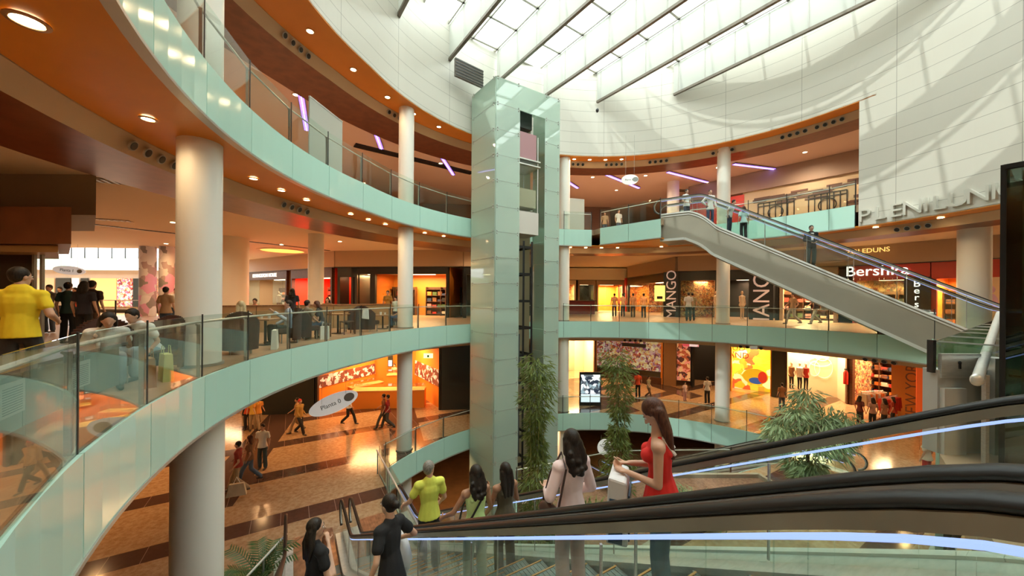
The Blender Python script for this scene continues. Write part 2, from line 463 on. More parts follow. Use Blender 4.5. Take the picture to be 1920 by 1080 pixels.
# curved panes: subdivide each joint interval so the rim reads as a curve
def fascia_ring(level, joints, ztop, zbot, root=None):
    root = root or wthing('balcony_fascia', 'curved band of teal glass panels edging the %s gallery' % level, 'balcony fascia', rp(joints[0], 0, zbot))
    edge = MB()
    for i in range(len(joints) - 1):
        t0, t1 = joints[i], joints[i + 1]; g = .045 * (1 if t1 > t0 else -1)
        mb = MB(); n = 4
        for k in range(n):
            a = t0 + g + (t1 - t0 - 2 * g) * k / n; b = t0 + g + (t1 - t0 - 2 * g) * (k + 1) / n
            p = [rp(a, .0), rp(b, .0), rp(b, -.035), rp(a, -.035)]
            mb.hexa([(q.x, q.y, zbot) for q in p] + [(q.x, q.y, ztop) for q in p])
            a = t0 + (t1 - t0) * k / n; b = t0 + (t1 - t0) * (k + 1) / n
            p = [rp(a, .10), rp(b, .10), rp(b, .01), rp(a, .01)]
            edge.hexa([(q.x, q.y, zbot) for q in p] + [(q.x, q.y, ztop - .03) for q in p], 1)
            p = [rp(a, .10), rp(b, .10), rp(b, -.05), rp(a, -.05)]
            edge.hexa([(q.x, q.y, zbot - .05) for q in p] + [(q.x, q.y, zbot - .003) for q in p], 0)
        wpart(mb, 'panel', M_TEAL, root, smooth=True)
    wpart(edge, 'edge_strip', [M_EDGE, M_BLK], root)
    return root
J1 = [t for t in J if t > 11]
fascia_ring('middle', J1, 0.0, -.93)
f2 = fascia_ring('upper', [t for t in [246.9] + J if t > 24 and t > 91] + [91.8], Z2, 4.47)
J2b = [64.8, 55.9, 47.1, 38.3, 29.5, 24.6]
fascia_ring('upper', J2b, Z2, 4.47).__setitem__('label', 'curved teal glass panels of the upper gallery right of the climbing escalator head')
f2['label'] = 'curved teal glass panels of the upper gallery left of the lift tower'
J0 = [161.8, 151.5, 142, 132, 122.6, 113.3, 104, 100.9, 91.8, 82.7, 73.7, 64.8, 55.9, 47.1, 38.3, 29.5]
f0 = fascia_ring('ground', J0, Z0, Z0 - .98); f0['label'] = 'curved teal glass panels below the rail of the ground floor opening'
# straight fascia of the projecting landing at the escalator head
def straight_fascia(root, pts, ztop, zbot):
    for i in range(len(pts) - 1):
        a, b = Vector(pts[i]), Vector(pts[i + 1]); L = (b - a).length; n = max(1, round(L / 1.6)); d = (b - a) / n
        for k in range(n):
            p, q = a + d * k + d * .008 , a + d * (k + 1) - d * .008
            wpart(MB().quadwall(p, q, zbot, ztop, .05), 'panel', M_TEAL, root)
        wpart(MB().quadwall(a, b, zbot - .05, zbot - .003, .14), 'edge_strip', M_EDGE, root)
r = wthing('balcony_fascia', 'straight teal glass panels of the landing that juts out to the escalator head', 'balcony fascia', (5.05, 20.9, 4.47))
straight_fascia(r, [(5.05, 20.9), (7.5, 18.3)], Z2, 4.47)
wpart(MB().slab([(5.0, 21.0), (7.6, 18.3), (8.8, 19.95), (9.6, 20.6)], [], 4.40, 4.46), 'underside_board', M_ORANGE, r)
r = wthing('balcony_fascia', 'teal glass panels under the ground floor rail beside the paired escalators', 'balcony fascia', (corner0.x, corner0.y, Z0 - .98))
straight_fascia(r, [corner0, (.2, 5.26)], Z0, Z0 - .98)
r = wthing('balcony_fascia', 'teal glass panels edging the planted ground floor island', 'balcony fascia', (.2, 5.26, Z0 - .98))
straight_fascia(r, [(.2, 5.26), (.2, 12.2), (4, 13.8), (8.5, 14.0), (11.2, 15.1), (12.5, 16.0), rp(30).to_2d()], Z0, Z0 - .98)
r = wthing('balcony_fascia', 'teal glass panels under the straight middle floor edge at right', 'balcony fascia', (3.9, 3.3, -.93))
straight_fascia(r, [(3.9, 3.3), (15.2, 11.0)], 0, -.93)

# ---- glass balustrades: one thing per run; panes, posts and rail are parts
def balustrade(label, pts, z, glass_h=1.05, rail_z=.93, inset=.10, rail_r=.022, posts=True, name='glass_balustrade'):
    """pts: 2D points of the panel joints, running along the edge"""
    root = wthing(name, label, 'balustrade', (pts[0].x, pts[0].y, z))
    rail = []
    for i, p in enumerate(pts):
        a = pts[max(0, i - 1)]; b = pts[min(len(pts) - 1, i + 1)]
        d = (b - a).normalized(); n = Vector((-d.y, d.x))
        if n.dot(Vector((CX, CY)) - p) < 0: n = -n
        q = p - n * inset
        rail.append(Vector((q.x, q.y, z + rail_z)))
        if posts:
            mb = MB(); w = p - n * .06
            mb.bar((w.x, w.y, z), (w.x, w.y, z + rail_z - .03), .05, .012, up=(d.x, d.y, 0))
            mb.bar((w.x, w.y, z + rail_z - .06), (q.x, q.y, z + rail_z - .03), .02, .02)
            wpart(mb, 'post', M_STEEL, root)
            mb = MB(); w = p - n * .005
            mb.bar((w.x, w.y, z - .0), (w.x, w.y, z + glass_h + .02), .012, .03, up=(d.x, d.y, 0))
            wpart(mb, 'glass_clamp', M_BLK, root)
    for i in range(len(pts) - 1):
        a, b = pts[i], pts[i + 1]; d = (b - a).normalized(); n = Vector((-d.y, d.x))
        if n.dot(Vector((CX, CY)) - a) < 0: n = -n
        wpart(MB().quadwall(a + d * .012 - n * .01, b - d * .012 - n * .01, z + .005, z + glass_h, .014), 'glass_pane', M_GLASS, root)
    # refine the rail on curved runs
    mb = MB().tube(rail, rail_r, 8); wpart(mb, 'handrail', M_STEELL, root, smooth=True)
    return root
balustrade('glass balustrade with steel rail sweeping along the middle gallery at left, before the cafe', [rp(t).to_2d() for t in J if t > 103], 0)
balustrade('glass balustrade of the middle gallery right of the lift tower', [rp(t).to_2d() for t in J if 10 < t < 102], 0)
balustrade('glass balustrade high on the upper gallery left of the lift tower', [rp(t).to_2d() for t in [246.9] + J if t > 103], Z2)
balustrade('short glass balustrade of the upper gallery between lift tower and landing', [rp(t).to_2d() for t in (100.9, 91.8)], Z2)
balustrade('glass balustrade on the jutting landing beside the escalator head', [Vector((5.05, 20.9)), Vector((6.25, 19.6)), Vector((7.45, 18.3))], Z2)
balustrade('glass balustrade of the upper gallery behind the climbing escalator', [rp(t).to_2d() for t in J2b], Z2)
balustrade('curved glass balustrade around the far side of the ground floor opening', [rp(t).to_2d() for t in J0], Z0)
cp = [corner0 + (Vector((.2, 5.26)) - corner0) * k / 6 for k in range(7)]
balustrade('straight glass balustrade on the ground floor beside the paired escalators', cp, Z0, name='glass_balustrade', rail_r=.03)
balustrade('glass balustrade around the planted island on the ground floor', [Vector((.2, 12.2)), Vector((2.1, 13.0)), Vector((4, 13.8)), Vector((6.2, 13.9)), Vector((8.5, 14.0))], Z0)

# ---- round white columns
def column(label, c, r, z0, z1, base=True):
    root = wthing('column', label, 'column', (c[0], c[1], z0), 'round white columns around the atrium')
    wpart(MB().cyl(c, r, z0, z1, 40), 'shaft', M_COLUMN, root, smooth=True)
    if base: wpart(MB().cyl(c, r + .04, z0, z0 + .05, 40), 'base_ring', M_STEEL, root, smooth=True)
cols = [((-6.25, 7.25), .36, 'nearest at left', .42), ((-4.75, 16.15), .33, 'left of the lift tower', .33), ((3.1, 21.75), .33, 'just right of the lift tower', .33),
        ((11.75, 20.2), .33, 'behind the climbing escalator', .36), ((17.7, 13.9), .43, 'at the foot of the climbing escalator', .4)]
for c, rad, w, rl in cols:
    column('white round column on the middle gallery, %s' % w, c, rad, 0, 4.47)
    column('white round column rising from the ground floor, %s' % w, c, rl, Z0, -.95)
    if c[0] < 14: column('white round column on the upper gallery, %s' % w, c, rad, Z2, 9.75)
    column('white round column in the lower level, %s' % w, c, rl, ZM, Z0 - .35)
column('slim cream column among the cafe tables, in front of the red shop', (-9.9, 18.3), .36, 0, 4.5)
column('wide cream column at far left beyond the nearest white column', (-15.2, 19.6), .8, 0, 4.5)
column('thin pale column on the upper gallery behind the escalator head', (11.5, 26.0), .4, Z2, 9.72)

# ---- white panelled drum under the skylight
def panel_mat():
    m = mat('white_wall_panels', (.66, .63, .56), .35, spec=.45)
    tc = N(m, 'ShaderNodeTexCoord'); sp = N(m, 'ShaderNodeSeparateXYZ'); LK(m, tc, 'Object', sp, 0)
    def seam(src, idx, per, w):
        p = N(m, 'ShaderNodeMath', operation='PINGPONG'); p.inputs[1].default_value = per / 2; LK(m, src, idx, p, 0)
        q = N(m, 'ShaderNodeMath', operation='LESS_THAN'); q.inputs[1].default_value = w; LK(m, p, 0, q, 0); return q
    s1 = seam(sp, 2, .62, .008)
    a = N(m, 'ShaderNodeMath', operation='ARCTAN2'); LK(m, sp, 1, a, 0); LK(m, sp, 0, a, 1)
    s2 = seam(a, 0, R(17.6), .0008)
    mx = N(m, 'ShaderNodeMath', operation='MAXIMUM'); LK(m, s1, 0, mx, 0); LK(m, s2, 0, mx, 1)
    c = N(m, 'ShaderNodeMix', data_type='RGBA'); LK(m, mx, 0, c, 0); c.inputs[6].default_value = (.66, .63, .56, 1); c.inputs[7].default_value = (.33, .31, .27, 1)
    LK(m, c, 2, bsdf(m), 'Base Color'); return m
M_PANEL = panel_mat()
ZT = 14.9
cr = closed_ring(0)
mb = MB(); n = len(cr)
for i in range(n):
    th = math.degrees(math.atan2(cr[i].y - CY, cr[i].x - CX)) % 360
    a, b = cr[i], cr[(i + 1) % n]
    c = Vector((CX, CY)); ao = c + (a - c) * 1.02; bo = c + (b - c) * 1.02
    z0 = 9.745 if 23.9 < th < 238 else 4.455
    mb.hexa([(a.x, a.y, z0), (ao.x, ao.y, z0), (bo.x, bo.y, z0), (b.x, b.y, z0), (a.x, a.y, ZT), (ao.x, ao.y, ZT), (bo.x, bo.y, ZT), (b.x, b.y, ZT)])
drum = mb.obj('wall_drum', M_PANEL, origin=(CX, CY, 0)); struct(drum)
# dark slot in the drum above the lift
t = wthing('wall_vent', 'dark grey rectangular grille high in the white drum above the lift tower', 'grille', at(880, 145, 18.0))
a, b = at(853, 122, 17.0), at(905, 140, 18.0); a.z = 11.9; b.z = 11.9
wpart(MB().quadwall(a, b, 11.75, 12.6, .12), 'frame', mat('grille_grey', (.16, .14, .12), .6), t)
g = MB()
for k in range(6): g.bar((a.x + .05, a.y - .08, 11.82 + k * .14), (b.x + .05, b.y - .08, 11.82 + k * .14), .02, .03)
wpart(g, 'slats', M_DARK, t)

# ---- skylight: fins, purlins, glass
D1 = Vector((-.577, .817, 0)); D2 = Vector((.817, .577, 0))
M_FIN = mat('white_fabric_fin', (.76, .76, .72), .7)
_b = bsdf(M_FIN); _tr = N(M_FIN, 'ShaderNodeBsdfTranslucent'); _tr.inputs[0].default_value = (.70, .72, .68, 1)
_mx = N(M_FIN, 'ShaderNodeMixShader'); _mx.inputs[0].default_value = .45
LK(M_FIN, _b, 0, _mx, 1); LK(M_FIN, _tr, 0, _mx, 2); LK(M_FIN, _mx, 0, M_FIN.node_tree.nodes['Material Output'], 0)
M_FRAME = mat('skylight_frame', (.46, .44, .40), .4, .3)
M_BEAM = mat('beam_bronze', (.17, .14, .11), .45, .4)
cper = Vector((CX, CY, 0)).dot(D2); cal = Vector((CX, CY, 0)).dot(D1)
k = 0
for p in (1.8, 4.7, 7.6, 10.5, 13.4, 16.3, 19.2):
    dd = p - cper; rad = 11.0 if p < 9 else 10.45
    h = math.sqrt(max(.5, (rad * .985) ** 2 - dd * dd)); a = D2 * p + D1 * (cal - h); b = D2 * p + D1 * (cal + h)
    ordw = ['first', 'second', 'third', 'fourth', 'fifth', 'sixth', 'seventh'][k]
    t = wthing('skylight_baffle', 'white fabric baffle with a bronze bottom beam under the skylight, %s from the left' % ordw, 'baffle', (a.x, a.y, 12.85), 'baffles under the skylight')
    f = MB().bar(a + Vector((0, 0, 13.75)), b + Vector((0, 0, 13.75)), .03, 1.62); wpart(f, 'fabric_panel', M_FIN, t)
    wpart(MB().bar(a + Vector((0, 0, 12.88)), b + Vector((0, 0, 12.88)), .14, .12), 'bottom_beam', M_BEAM, t)
    rb = MB(); n = int(2 * h / 1.5)
    for i in range(n + 1):
        q = a.lerp(b, (i + .2) / (n + .4)); rb.bar(q + Vector((0, 0, 12.9)), q + Vector((0, 0, 14.55)), .05, .05)
    wpart(rb, 'ribs', M_FRAME, t)
    k += 1
sk = wthing('skylight', 'large round glass skylight over the atrium with pale steel framing', 'skylight', (CX, CY, ZT - .1))
mb = MB(); mb.slab(closed_ring(.15), [], ZT - .16, ZT - .12); wpart(mb, 'glass_panes', M_SKYG, sk)
mb = MB()
for i in range(-8, 9):
    off = i * 1.45; rad = 11.2
    if abs(off) < 10.6:
        h = math.sqrt(rad * rad - off * off); q = Vector((CX, CY, 0)) + D2 * off
        mb.bar(q - D1 * h + Vector((0, 0, ZT - .25)), q + D1 * h + Vector((0, 0, ZT - .25)), .07, .14)
for i in range(-6, 7):
    off = i * 1.7; rad = 11.2
    if abs(off) < 10.8:
        h = math.sqrt(rad * rad - off * off); q = Vector((CX, CY, 0)) + D1 * off
        mb.bar(q - D2 * h + Vector((0, 0, ZT - .27)), q + D2 * h + Vector((0, 0, ZT - .27)), .11, .10)
wpart(mb, 'frame', M_FRAME, sk)

# ---- relief lettering on the lower white wall
t = wthing('wall_sign', 'raised off-white capital letters on the white wall at right', 'sign', rp(14, 0, 4.7))
M_LET = mat('letter_white', (.62, .60, .53), .4)
for i, chx in enumerate('PLENILUNIO'):
    th = [22.8, 20.1, 17.4, 14.7, 12.55, 10.7, 8.0, 5.2, 3.1, 1.0][i]
    p = rp(th, -.06, 4.63 - .0 * i); n = Vector((CX, CY, 0)) - Vector((p.x, p.y, 0))
    text('letter', chx, M_LET, t, face_M(p, n), size=.74, ext=.05, sx=1.12)

# ---- second atrium far left: bright upper gallery, shops below
fr = wthing('far_balcony', 'distant upper balcony with teal glass band and bright windows at far left', 'balcony', (-46, 40.2, 4.4))
wpart(MB().box((-45, 40.4, 4.93), (34, .1, .95)), 'glass_band', M_TEAL, fr)
wpart(MB().box((-45, 40.45, 4.25), (34, .3, .35)), 'white_edge', M_WHITE, fr)
for i in range(22): wpart(MB().box((-61 + i * 1.5, 40.3, 6.0), (.08, .08, 1.2)), 'post', M_DARK, fr)
for x0 in range(4):
    struct(MB().box((-57.6 + x0 * 8.6, 41.6, 7.4), (8.4, .1, 3.6)).obj('window_%d' % (x0 + 1), glow('daylit_window', (.9, .96, 1), 3.2)))
struct(MB().box((-45, 41.2, 2.1), (36, .2, 4.0)).obj('wall_far_atrium', mat('far_wall', (.55, .42, .3), .6)))
# ================================================================== LIFT TOWER
C0 = Vector((-.81, 16.7, 0)); CL = Vector((-2.10, 18.45, 0)); CR = Vector((2.42, 18.75, 0)); CB = CR + CL - C0
TT = 11.55
tw = wthing('lift_tower', 'tall greenish glass lift shaft standing at the back edge of the atrium', 'lift shaft', (C0.x, C0.y, ZM))
def facepanels(a, b, u0, u1, z0, z1, nm='glass_panel', m=None):
    p, q = a.lerp(b, u0), a.lerp(b, u1); wpart(MB().quadwall(p, q, z0, z1, .03), nm, m or M_TOWER, tw)
H = 1.19
nz_ = int((TT - ZM) / H) + 1
pins = MB()
for i in range(nz_):
    z1 = TT - i * H; z0 = max(ZM, z1 - H + .012)
    facepanels(C0, CL, 0.005, .995, z0, z1)
    if z1 > TT - .9: facepanels(C0, CR, .005, .995, z0, z1)
    else:
        facepanels(C0, CR, .005, .35, z0, z1)
        facepanels(C0, CR, .745, .995, z0, z1)
    facepanels(CR, CB, .01, .99, z0, z1)
    for q, n in ((C0.lerp(CR, .03), (0, -1, 0)), (C0.lerp(CR, .33), 0), (C0.lerp(CR, .77), 0), (C0.lerp(CR, .97), 0), (C0.lerp(CL, .08), 0), (C0.lerp(CL, .92), 0)):
        pins.ell((q.x, q.y - .02, z1 - .06), (.035, .035, .035), 6, 4); pins.ell((q.x, q.y - .02, z1 + .06), (.035, .035, .035), 6, 4)
    for pa, pb, u0, u1 in ((C0, CR, .0, .35), (C0, CR, .745, 1), (C0, CL, 0, 1)):
        a, b = pa.lerp(pb, u0), pa.lerp(pb, u1); pins.bar((a.x, a.y, z1), (b.x, b.y, z1), .03, .012)
wpart(pins, 'spider_fittings', M_STEEL, tw)['kind'] = 'stuff'
wpart(MB().slab([C0.to_2d(), CR.to_2d(), CB.to_2d(), CL.to_2d()], [], TT, TT + .04), 'roof_glass', M_TOWER, tw)
# inner black steel frame with rungs
fx = MB(); e = (CR - C0).normalized(); w = (CL - C0).normalized()
posts = [C0 + e * 1.25 + w * .45, C0 + e * 1.95 + w * .45, C0 + e * 2.45 + w * .45, C0 + e * 1.25 + w * 1.9, C0 + e * 2.45 + w * 1.9]
for p in posts: fx.bar((p.x, p.y, ZM), (p.x, p.y, 4.2 if p in posts[:3] else TT - .6), .10, .10)
for i in range(11):
    z = 3.9 - i * 1.35
    for a, b in ((0, 1), (1, 2), (3, 4), (2, 4)): fx.bar(posts[a] + Vector((0, 0, z)), posts[b] + Vector((0, 0, z)), .08, .12)
wpart(fx, 'steel_frame', M_BLK, tw)
bx = MB()
for z in (-1.8, -5.6):
    p = C0 + e * 1.35 + w * .5; bx.box((p.x, p.y, z + .3), (.55, .5, 2.2), math.atan2(e.y, e.x))
wpart(bx, 'door_motor_housing', mat('dark_grey_panel', (.07, .075, .075), .4), tw)
bk = MB().quadwall(CL.lerp(CB, .3), CL.lerp(CB, .95), ZM, TT - .7, .06); wpart(bk, 'back_lining', mat('back_lining_cream', (.50, .40, .26), .5), tw)
wpart(MB().box((C0 + e * 1.85 + w * 1.3).to_tuple()[:2] + (TT - 1.2,), (1.5, 1.3, .8), math.atan2(e.y, e.x)), 'winch_box', M_DARK, tw)
# the car
cc = C0 + e * 1.95 + w * .75; az = math.atan2(e.y, e.x)
car = wthing('lift_car', 'glass lift car with white base and pinkish roof box near the shaft top', 'lift', (cc.x, cc.y, 4.5))
M_CARW = mat('car_white', (.66, .62, .56), .4); M_CARP = mat('car_roof_pink', (.42, .22, .24), .35)
wpart(MB().box((cc.x, cc.y, 5.05), (1.35, 1.25, 1.1), az), 'base_box', M_CARW, car)
wpart(MB().box((cc.x, cc.y, 8.85), (1.15, 1.1, 1.3), az), 'roof_box', M_CARP, car)
g = MB(); g.box((cc.x, cc.y, 6.9), (1.25, 1.15, 2.5), az); wpart(g, 'cabin_glass', M_GLASST, car)
fmb = MB()
for sx in (-1, 1):
    for sy in (-1, 1):
        p = cc + e * (.62 * sx) + w * (.57 * sy); fmb.bar((p.x, p.y, 5.6), (p.x, p.y, 9.4), .04, .04)
for z in (8.15, 7.9):
    fmb.box((cc.x, cc.y, z), (1.5, 1.35, .06), az)
wpart(fmb, 'cabin_frame', M_STEELL, car)
wpart(MB().box((cc.x, cc.y - .0, 6.3), (1.15, 1.05, .9), az), 'wainscot', mat('car_lining', (.5, .42, .3), .4), car)
# ================================================================== ESCALATORS
def smoothdrop(a, a0, a1, slope, rad=.9):
    """height below the top level after horizontal distance a, with rounded ends"""
    def sp(x): return x if x > rad * 10 else rad * .35 * math.log1p(math.exp(max(-40, x / (rad * .35))))
    return slope * (sp(a - a0) - sp(a - a1))
M_CLAD = noisy('escalator_cladding', (.34, .31, .25), (.37, .34, .275), .8, .35, spec=.5)
M_TRIM = mat('pale_trim', (.74, .74, .70), .3, .2)
M_STEP = noisy('step_grooves', (.14, .16, .155), (.20, .22, .215), 3, .45, metal=.3, stretch=(1, 1, 1))
M_YEL = mat('step_edge_orange', (.55, .24, .05), .5)
M_PLATE = noisy('landing_plate', (.30, .17, .10), (.50, .30, .18), 6, .3, metal=.6)
M_HAND = mat('handrail_rubber', (.008, .008, .008), .42, spec=.28)
M_GUIDE = noisy('handrail_guide', (.30, .30, .265), (.38, .38, .33), 3, .4, metal=.25)
def escalator(label, O, u, v, p0, p1, ztop, drop, a0, slope=.577, h=.95, led='both', clad=None, deck_z=.0, steps=True, ext0=1.6, ext1=1.7, steprange=None, landing=True, guide_h=.10, led_m=None, name='escalator', curve=.9, step_dz=0.0):
    """O: plan origin, u: downhill direction, v: across; p0/p1: the two handrail lines"""
    O = Vector((O[0], O[1], 0)); u = Vector((u[0], u[1], 0)).normalized(); v = Vector((v[0], v[1], 0)).normalized()
    a1 = a0 + drop / slope
    Zl = lambda a: ztop - smoothdrop(a, a0, a1, slope, curve)
    W = lambda p, a, z: O + v * p + u * a + Vector((0, 0, z))
    root = wthing(name, label, 'escalator', tuple(W((p0 + p1) / 2, a1, ztop - drop)))
    led_m = led_m or M_LED
    aa = [-ext0 + (a1 + ext1 + ext0) * i / 110 for i in range(111)]
    for side, p in ((0, p0), (1, p1)):
        s = 1 if side == 0 else -1          # direction towards the steps
        # balustrade glass in panes
        L = a1 + ext1 + ext0; npn = max(3, round(L / 1.45))
        for k in range(npn):
            b0, b1 = -ext0 + L * k / npn + .01, -ext0 + L * (k + 1) / npn - .01; mb = MB(); q = []
            for j in range(5):
                a = b0 + (b1 - b0) * j / 4; q.append(a)
            for j in range(4):
                a, b = q[j], q[j + 1]
                lo = lambda t: Zl(t) + deck_z; hi = lambda t: Zl(t) + h - .10
                mb.hexa([W(p - .006, a, lo(a)), W(p + .006, a, lo(a)), W(p + .006, b, lo(b)), W(p - .006, b, lo(b)),
                         W(p - .006, a, hi(a)), W(p + .006, a, hi(a)), W(p + .006, b, hi(b)), W(p - .006, b, hi(b))])
            wpart(mb, 'glass_pane', M_GLASS, root)
            if k:
                wpart(MB().bar(W(p, b0 - .01, Zl(b0) + deck_z + .02), W(p, b0 - .01, Zl(b0) + h - .12), .014, .012), 'pane_joint', M_STEEL, root)
        # handrail loop with newel ends
        pts = [W(p, a, Zl(a) + h) for a in aa]
        zt, zb = ztop + h, ztop - drop + h; rr_ = h * .36
        top = [W(p, -ext0 - rr_ * math.sin(t), zt - rr_ + rr_ * math.cos(t)) for t in [R(x) for x in range(165, 0, -20)]]
        bot = [W(p, a1 + ext1 + rr_ * math.sin(t), zb - rr_ + rr_ * math.cos(t)) for t in [R(x) for x in range(20, 170, 20)]]
        wpart(MB().tube(top + pts + bot, .037, 12, flat=(1.0, .52)), 'handrail', M_HAND, root, smooth=True)
        g = MB()
        for i in range(len(aa) - 1):
            a, b = aa[i], aa[i + 1]
            g.hexa([W(p - .022, a, Zl(a) + h - guide_h - .02), W(p + .022, a, Zl(a) + h - guide_h - .02), W(p + .022, b, Zl(b) + h - guide_h - .02), W(p - .022, b, Zl(b) + h - guide_h - .02),
                    W(p - .030, a, Zl(a) + h - .02), W(p + .030, a, Zl(a) + h - .02), W(p + .030, b, Zl(b) + h - .02), W(p - .030, b, Zl(b) + h - .02)])
        for arc in (top, bot):
            g.tube([q + (W(p, -ext0 if arc is top else a1 + ext1, (zt if arc is top else zb) - rr_) - q) * .13 for q in arc], .022, 6)
        wpart(g, 'handrail_guide', M_GUIDE, root, smooth=False)
        if led:
            g = MB()
            for i in range(len(aa) - 1):
                a, b = aa[i], aa[i + 1]; z = h - guide_h - .045
                g.bar(W(p, a, Zl(a) + z), W(p, b, Zl(b) + z), .026, .011)
            wpart(g, 'light_strip', led_m, root)
        # inner deck + skirt (steel)
        g = MB(); outw = -.16
        for i in range(len(aa) - 1):
            a, b = aa[i], aa[i + 1]; pi = p + s * .17; po = p + s * outw
            lo = lambda t: Zl(t) + deck_z
            g.hexa([W(po, a, lo(a) - .06), W(pi, a, lo(a) - .06), W(pi, b, lo(b) - .06), W(po, b, lo(b) - .06),
                    W(po, a, lo(a)), W(pi, a, lo(a) + .0), W(pi, b, lo(b) + .0), W(po, b, lo(b))], 0)
            g.hexa([W(pi - s * .012, a, lo(a) - .42), W(pi, a, lo(a) - .42), W(pi, b, lo(b) - .42), W(pi - s * .012, b, lo(b) - .42),
                    W(pi - s * .012, a, lo(a) - .05), W(pi, a, lo(a) - .05), W(pi, b, lo(b) - .05), W(pi - s * .012, b, lo(b) - .05)], 1)
        wpart(g, 'deck_profile', [M_STEELL, M_STEEL], root)
        # outside cladding of the truss
        if clad:
            po = p - s * .17; g = MB(); tr = MB(); tr2 = MB(); tr3 = MB(); lowf, m, topf = clad
            for i in range(len(aa) - 1):
                a, b = aa[i], aa[i + 1]
                lim = ztop - drop - .93
                zA, zB = Zl(a) + deck_z - .04 + topf(a), Zl(b) + deck_z - .04 + topf(b)
                yA, yB = max(Zl(a) + lowf(a), lim), max(Zl(b) + lowf(b), lim)
                g.hexa([W(po - .02, a, yA), W(po + .02, a, yA), W(po + .02, b, yB), W(po - .02, b, yB), W(po - .02, a, zA), W(po + .02, a, zA), W(po + .02, b, zB), W(po - .02, b, zB)])
                tr.bar(W(po - s * .03, a, yA), W(po - s * .03, b, yB), .07, .12)
                tr2.bar(W(po - s * .02, a, zA + .02), W(po - s * .02, b, zB + .02), .08, .07)
                tr3.bar(W(po - s * .02, a, zA - .10), W(po - s * .02, b, zB - .10), .05, .05)
            wpart(g, 'side_cladding', m, root); [wpart(q_, 'cladding_trim', M_TRIM, root) for q_ in (tr, tr2, tr3)]
    if clad:
        g = MB(); lowf, m, topf = clad
        for i in range(len(aa) - 1):
            a, b = aa[i], aa[i + 1]; lim = ztop - drop - .93
            yA, yB = max(Zl(a) + lowf(a), lim), max(Zl(b) + lowf(b), lim)
            g.hexa([W(p0 - .17, a, yA - .03), W(p1 + .17, a, yA - .03), W(p1 + .17, b, yB - .03), W(p0 - .17, b, yB - .03),
                    W(p0 - .17, a, yA), W(p1 + .17, a, yA), W(p1 + .17, b, yB), W(p0 - .17, b, yB)])
        wpart(g, 'underside_cladding', m, root)
    # steps
    if steps:
        dep = .40; i0, i1 = steprange or (-1, int((a1 + .6) / dep)); wid = (p1 - p0) - .36; pm = (p0 + p1) / 2
        for i in range(i0, i1):
            a = a0 + i * dep; z = Zl(a + dep / 2) + step_dz; zn = 0
            g = MB()
            g.hexa([W(pm - wid / 2, a, z - .34), W(pm + wid / 2, a, z - .34), W(pm + wid / 2, a + dep - .005, z - .34), W(pm - wid / 2, a + dep - .005, z - .34),
                    W(pm - wid / 2, a, z), W(pm + wid / 2, a, z), W(pm + wid / 2, a + dep - .005, z), W(pm - wid / 2, a + dep - .005, z)], 0)
            for k in range(int(wid / .05)):
                x = pm - wid / 2 + .025 + k * .05; g.bar(W(x, a + .02, z + .003), W(x, a + dep - .04, z + .003), .022, .008, 0)
            g.bar(W(pm - wid / 2, a + dep - .02, z + .004), W(pm + wid / 2, a + dep - .02, z + .004), .016, .010, 1)
            g.bar(W(pm - wid / 2 + .015, a, z + .004), W(pm - wid / 2 + .015, a + dep, z + .004), .02, .008, 0)
            g.bar(W(pm + wid / 2 - .015, a, z + .004), W(pm + wid / 2 - .015, a + dep, z + .004), .02, .008, 0)
            st = wpart(g, 'step', [M_STEP, M_YEL], root)
    if landing:
        pm = (p0 + p1) / 2; wid = (p1 - p0) - .36
        for a_s, a_e, z in ((a1 + .45, a1 + ext1 + .7, ztop - drop), (-ext0 - .6, a0 - .45, ztop)):
            g = MB(); g.hexa([W(pm - wid / 2, a_s, z - .05), W(pm + wid / 2, a_s, z - .05), W(pm + wid / 2, a_e, z - .05), W(pm - wid / 2, a_e, z - .05),
                              W(pm - wid / 2, a_s, z + .01), W(pm + wid / 2, a_s, z + .01), W(pm + wid / 2, a_e, z + .01), W(pm - wid / 2, a_e, z + .01)])
            for k in range(int(wid / .07)):
                x = pm - wid / 2 + .03 + k * .07; g.bar(W(x, a_s + .02, z + .012), W(x, a_e - .03, z + .012), .035, .012, 0)
            wpart(g, 'comb_plate', M_PLATE, root)
    return root, W, Zl
SIMPLE = (lambda a: -1.0, M_CLAD, lambda a: 0.0)
LO = Vector((0, 0, 0))
EA = escalator('nearest descending escalator, between the first pair of black handrails', (0, 0), U, V, -.10, 1.24, 0, 5.4, .06, h=1.05, step_dz=.04, deck_z=.20, clad=SIMPLE, guide_h=.05, curve=.30)
EC = escalator('descending escalator carrying the woman in red and the woman in pink', (0, 0), U, V, 1.48, 2.85, 0, 5.4, .06, h=1.05, step_dz=.10, deck_z=.24, clad=SIMPLE, guide_h=.05, curve=.30)
ED = escalator('lower escalator running down from the ground floor behind the bushy tree', (11.1, 15.2), U, V, -.05, 1.15, Z0, 5.4, 0.0, deck_z=.02, clad=SIMPLE, ext0=2.2)
EE = escalator('long beige clad escalator climbing from the middle to the upper gallery', (8.7, 18.0), (.813, -.582), (.582, .813), 0.0, 1.30, Z2, 5.4, .65, h=1.10, deck_z=-.22, clad=(lambda a: -1.05 - .58 * min(1, max(0, (a + .1) / 1.2)), M_CLAD, lambda a: .50 * min(1, max(0, (1.3 - a) / 1.2))), ext0=1.25, ext1=1.9, guide_h=.07, curve=.3, step_dz=-.24)
# column-like head block where the cladding meets the landing
hb = MB(); W = EE[1]
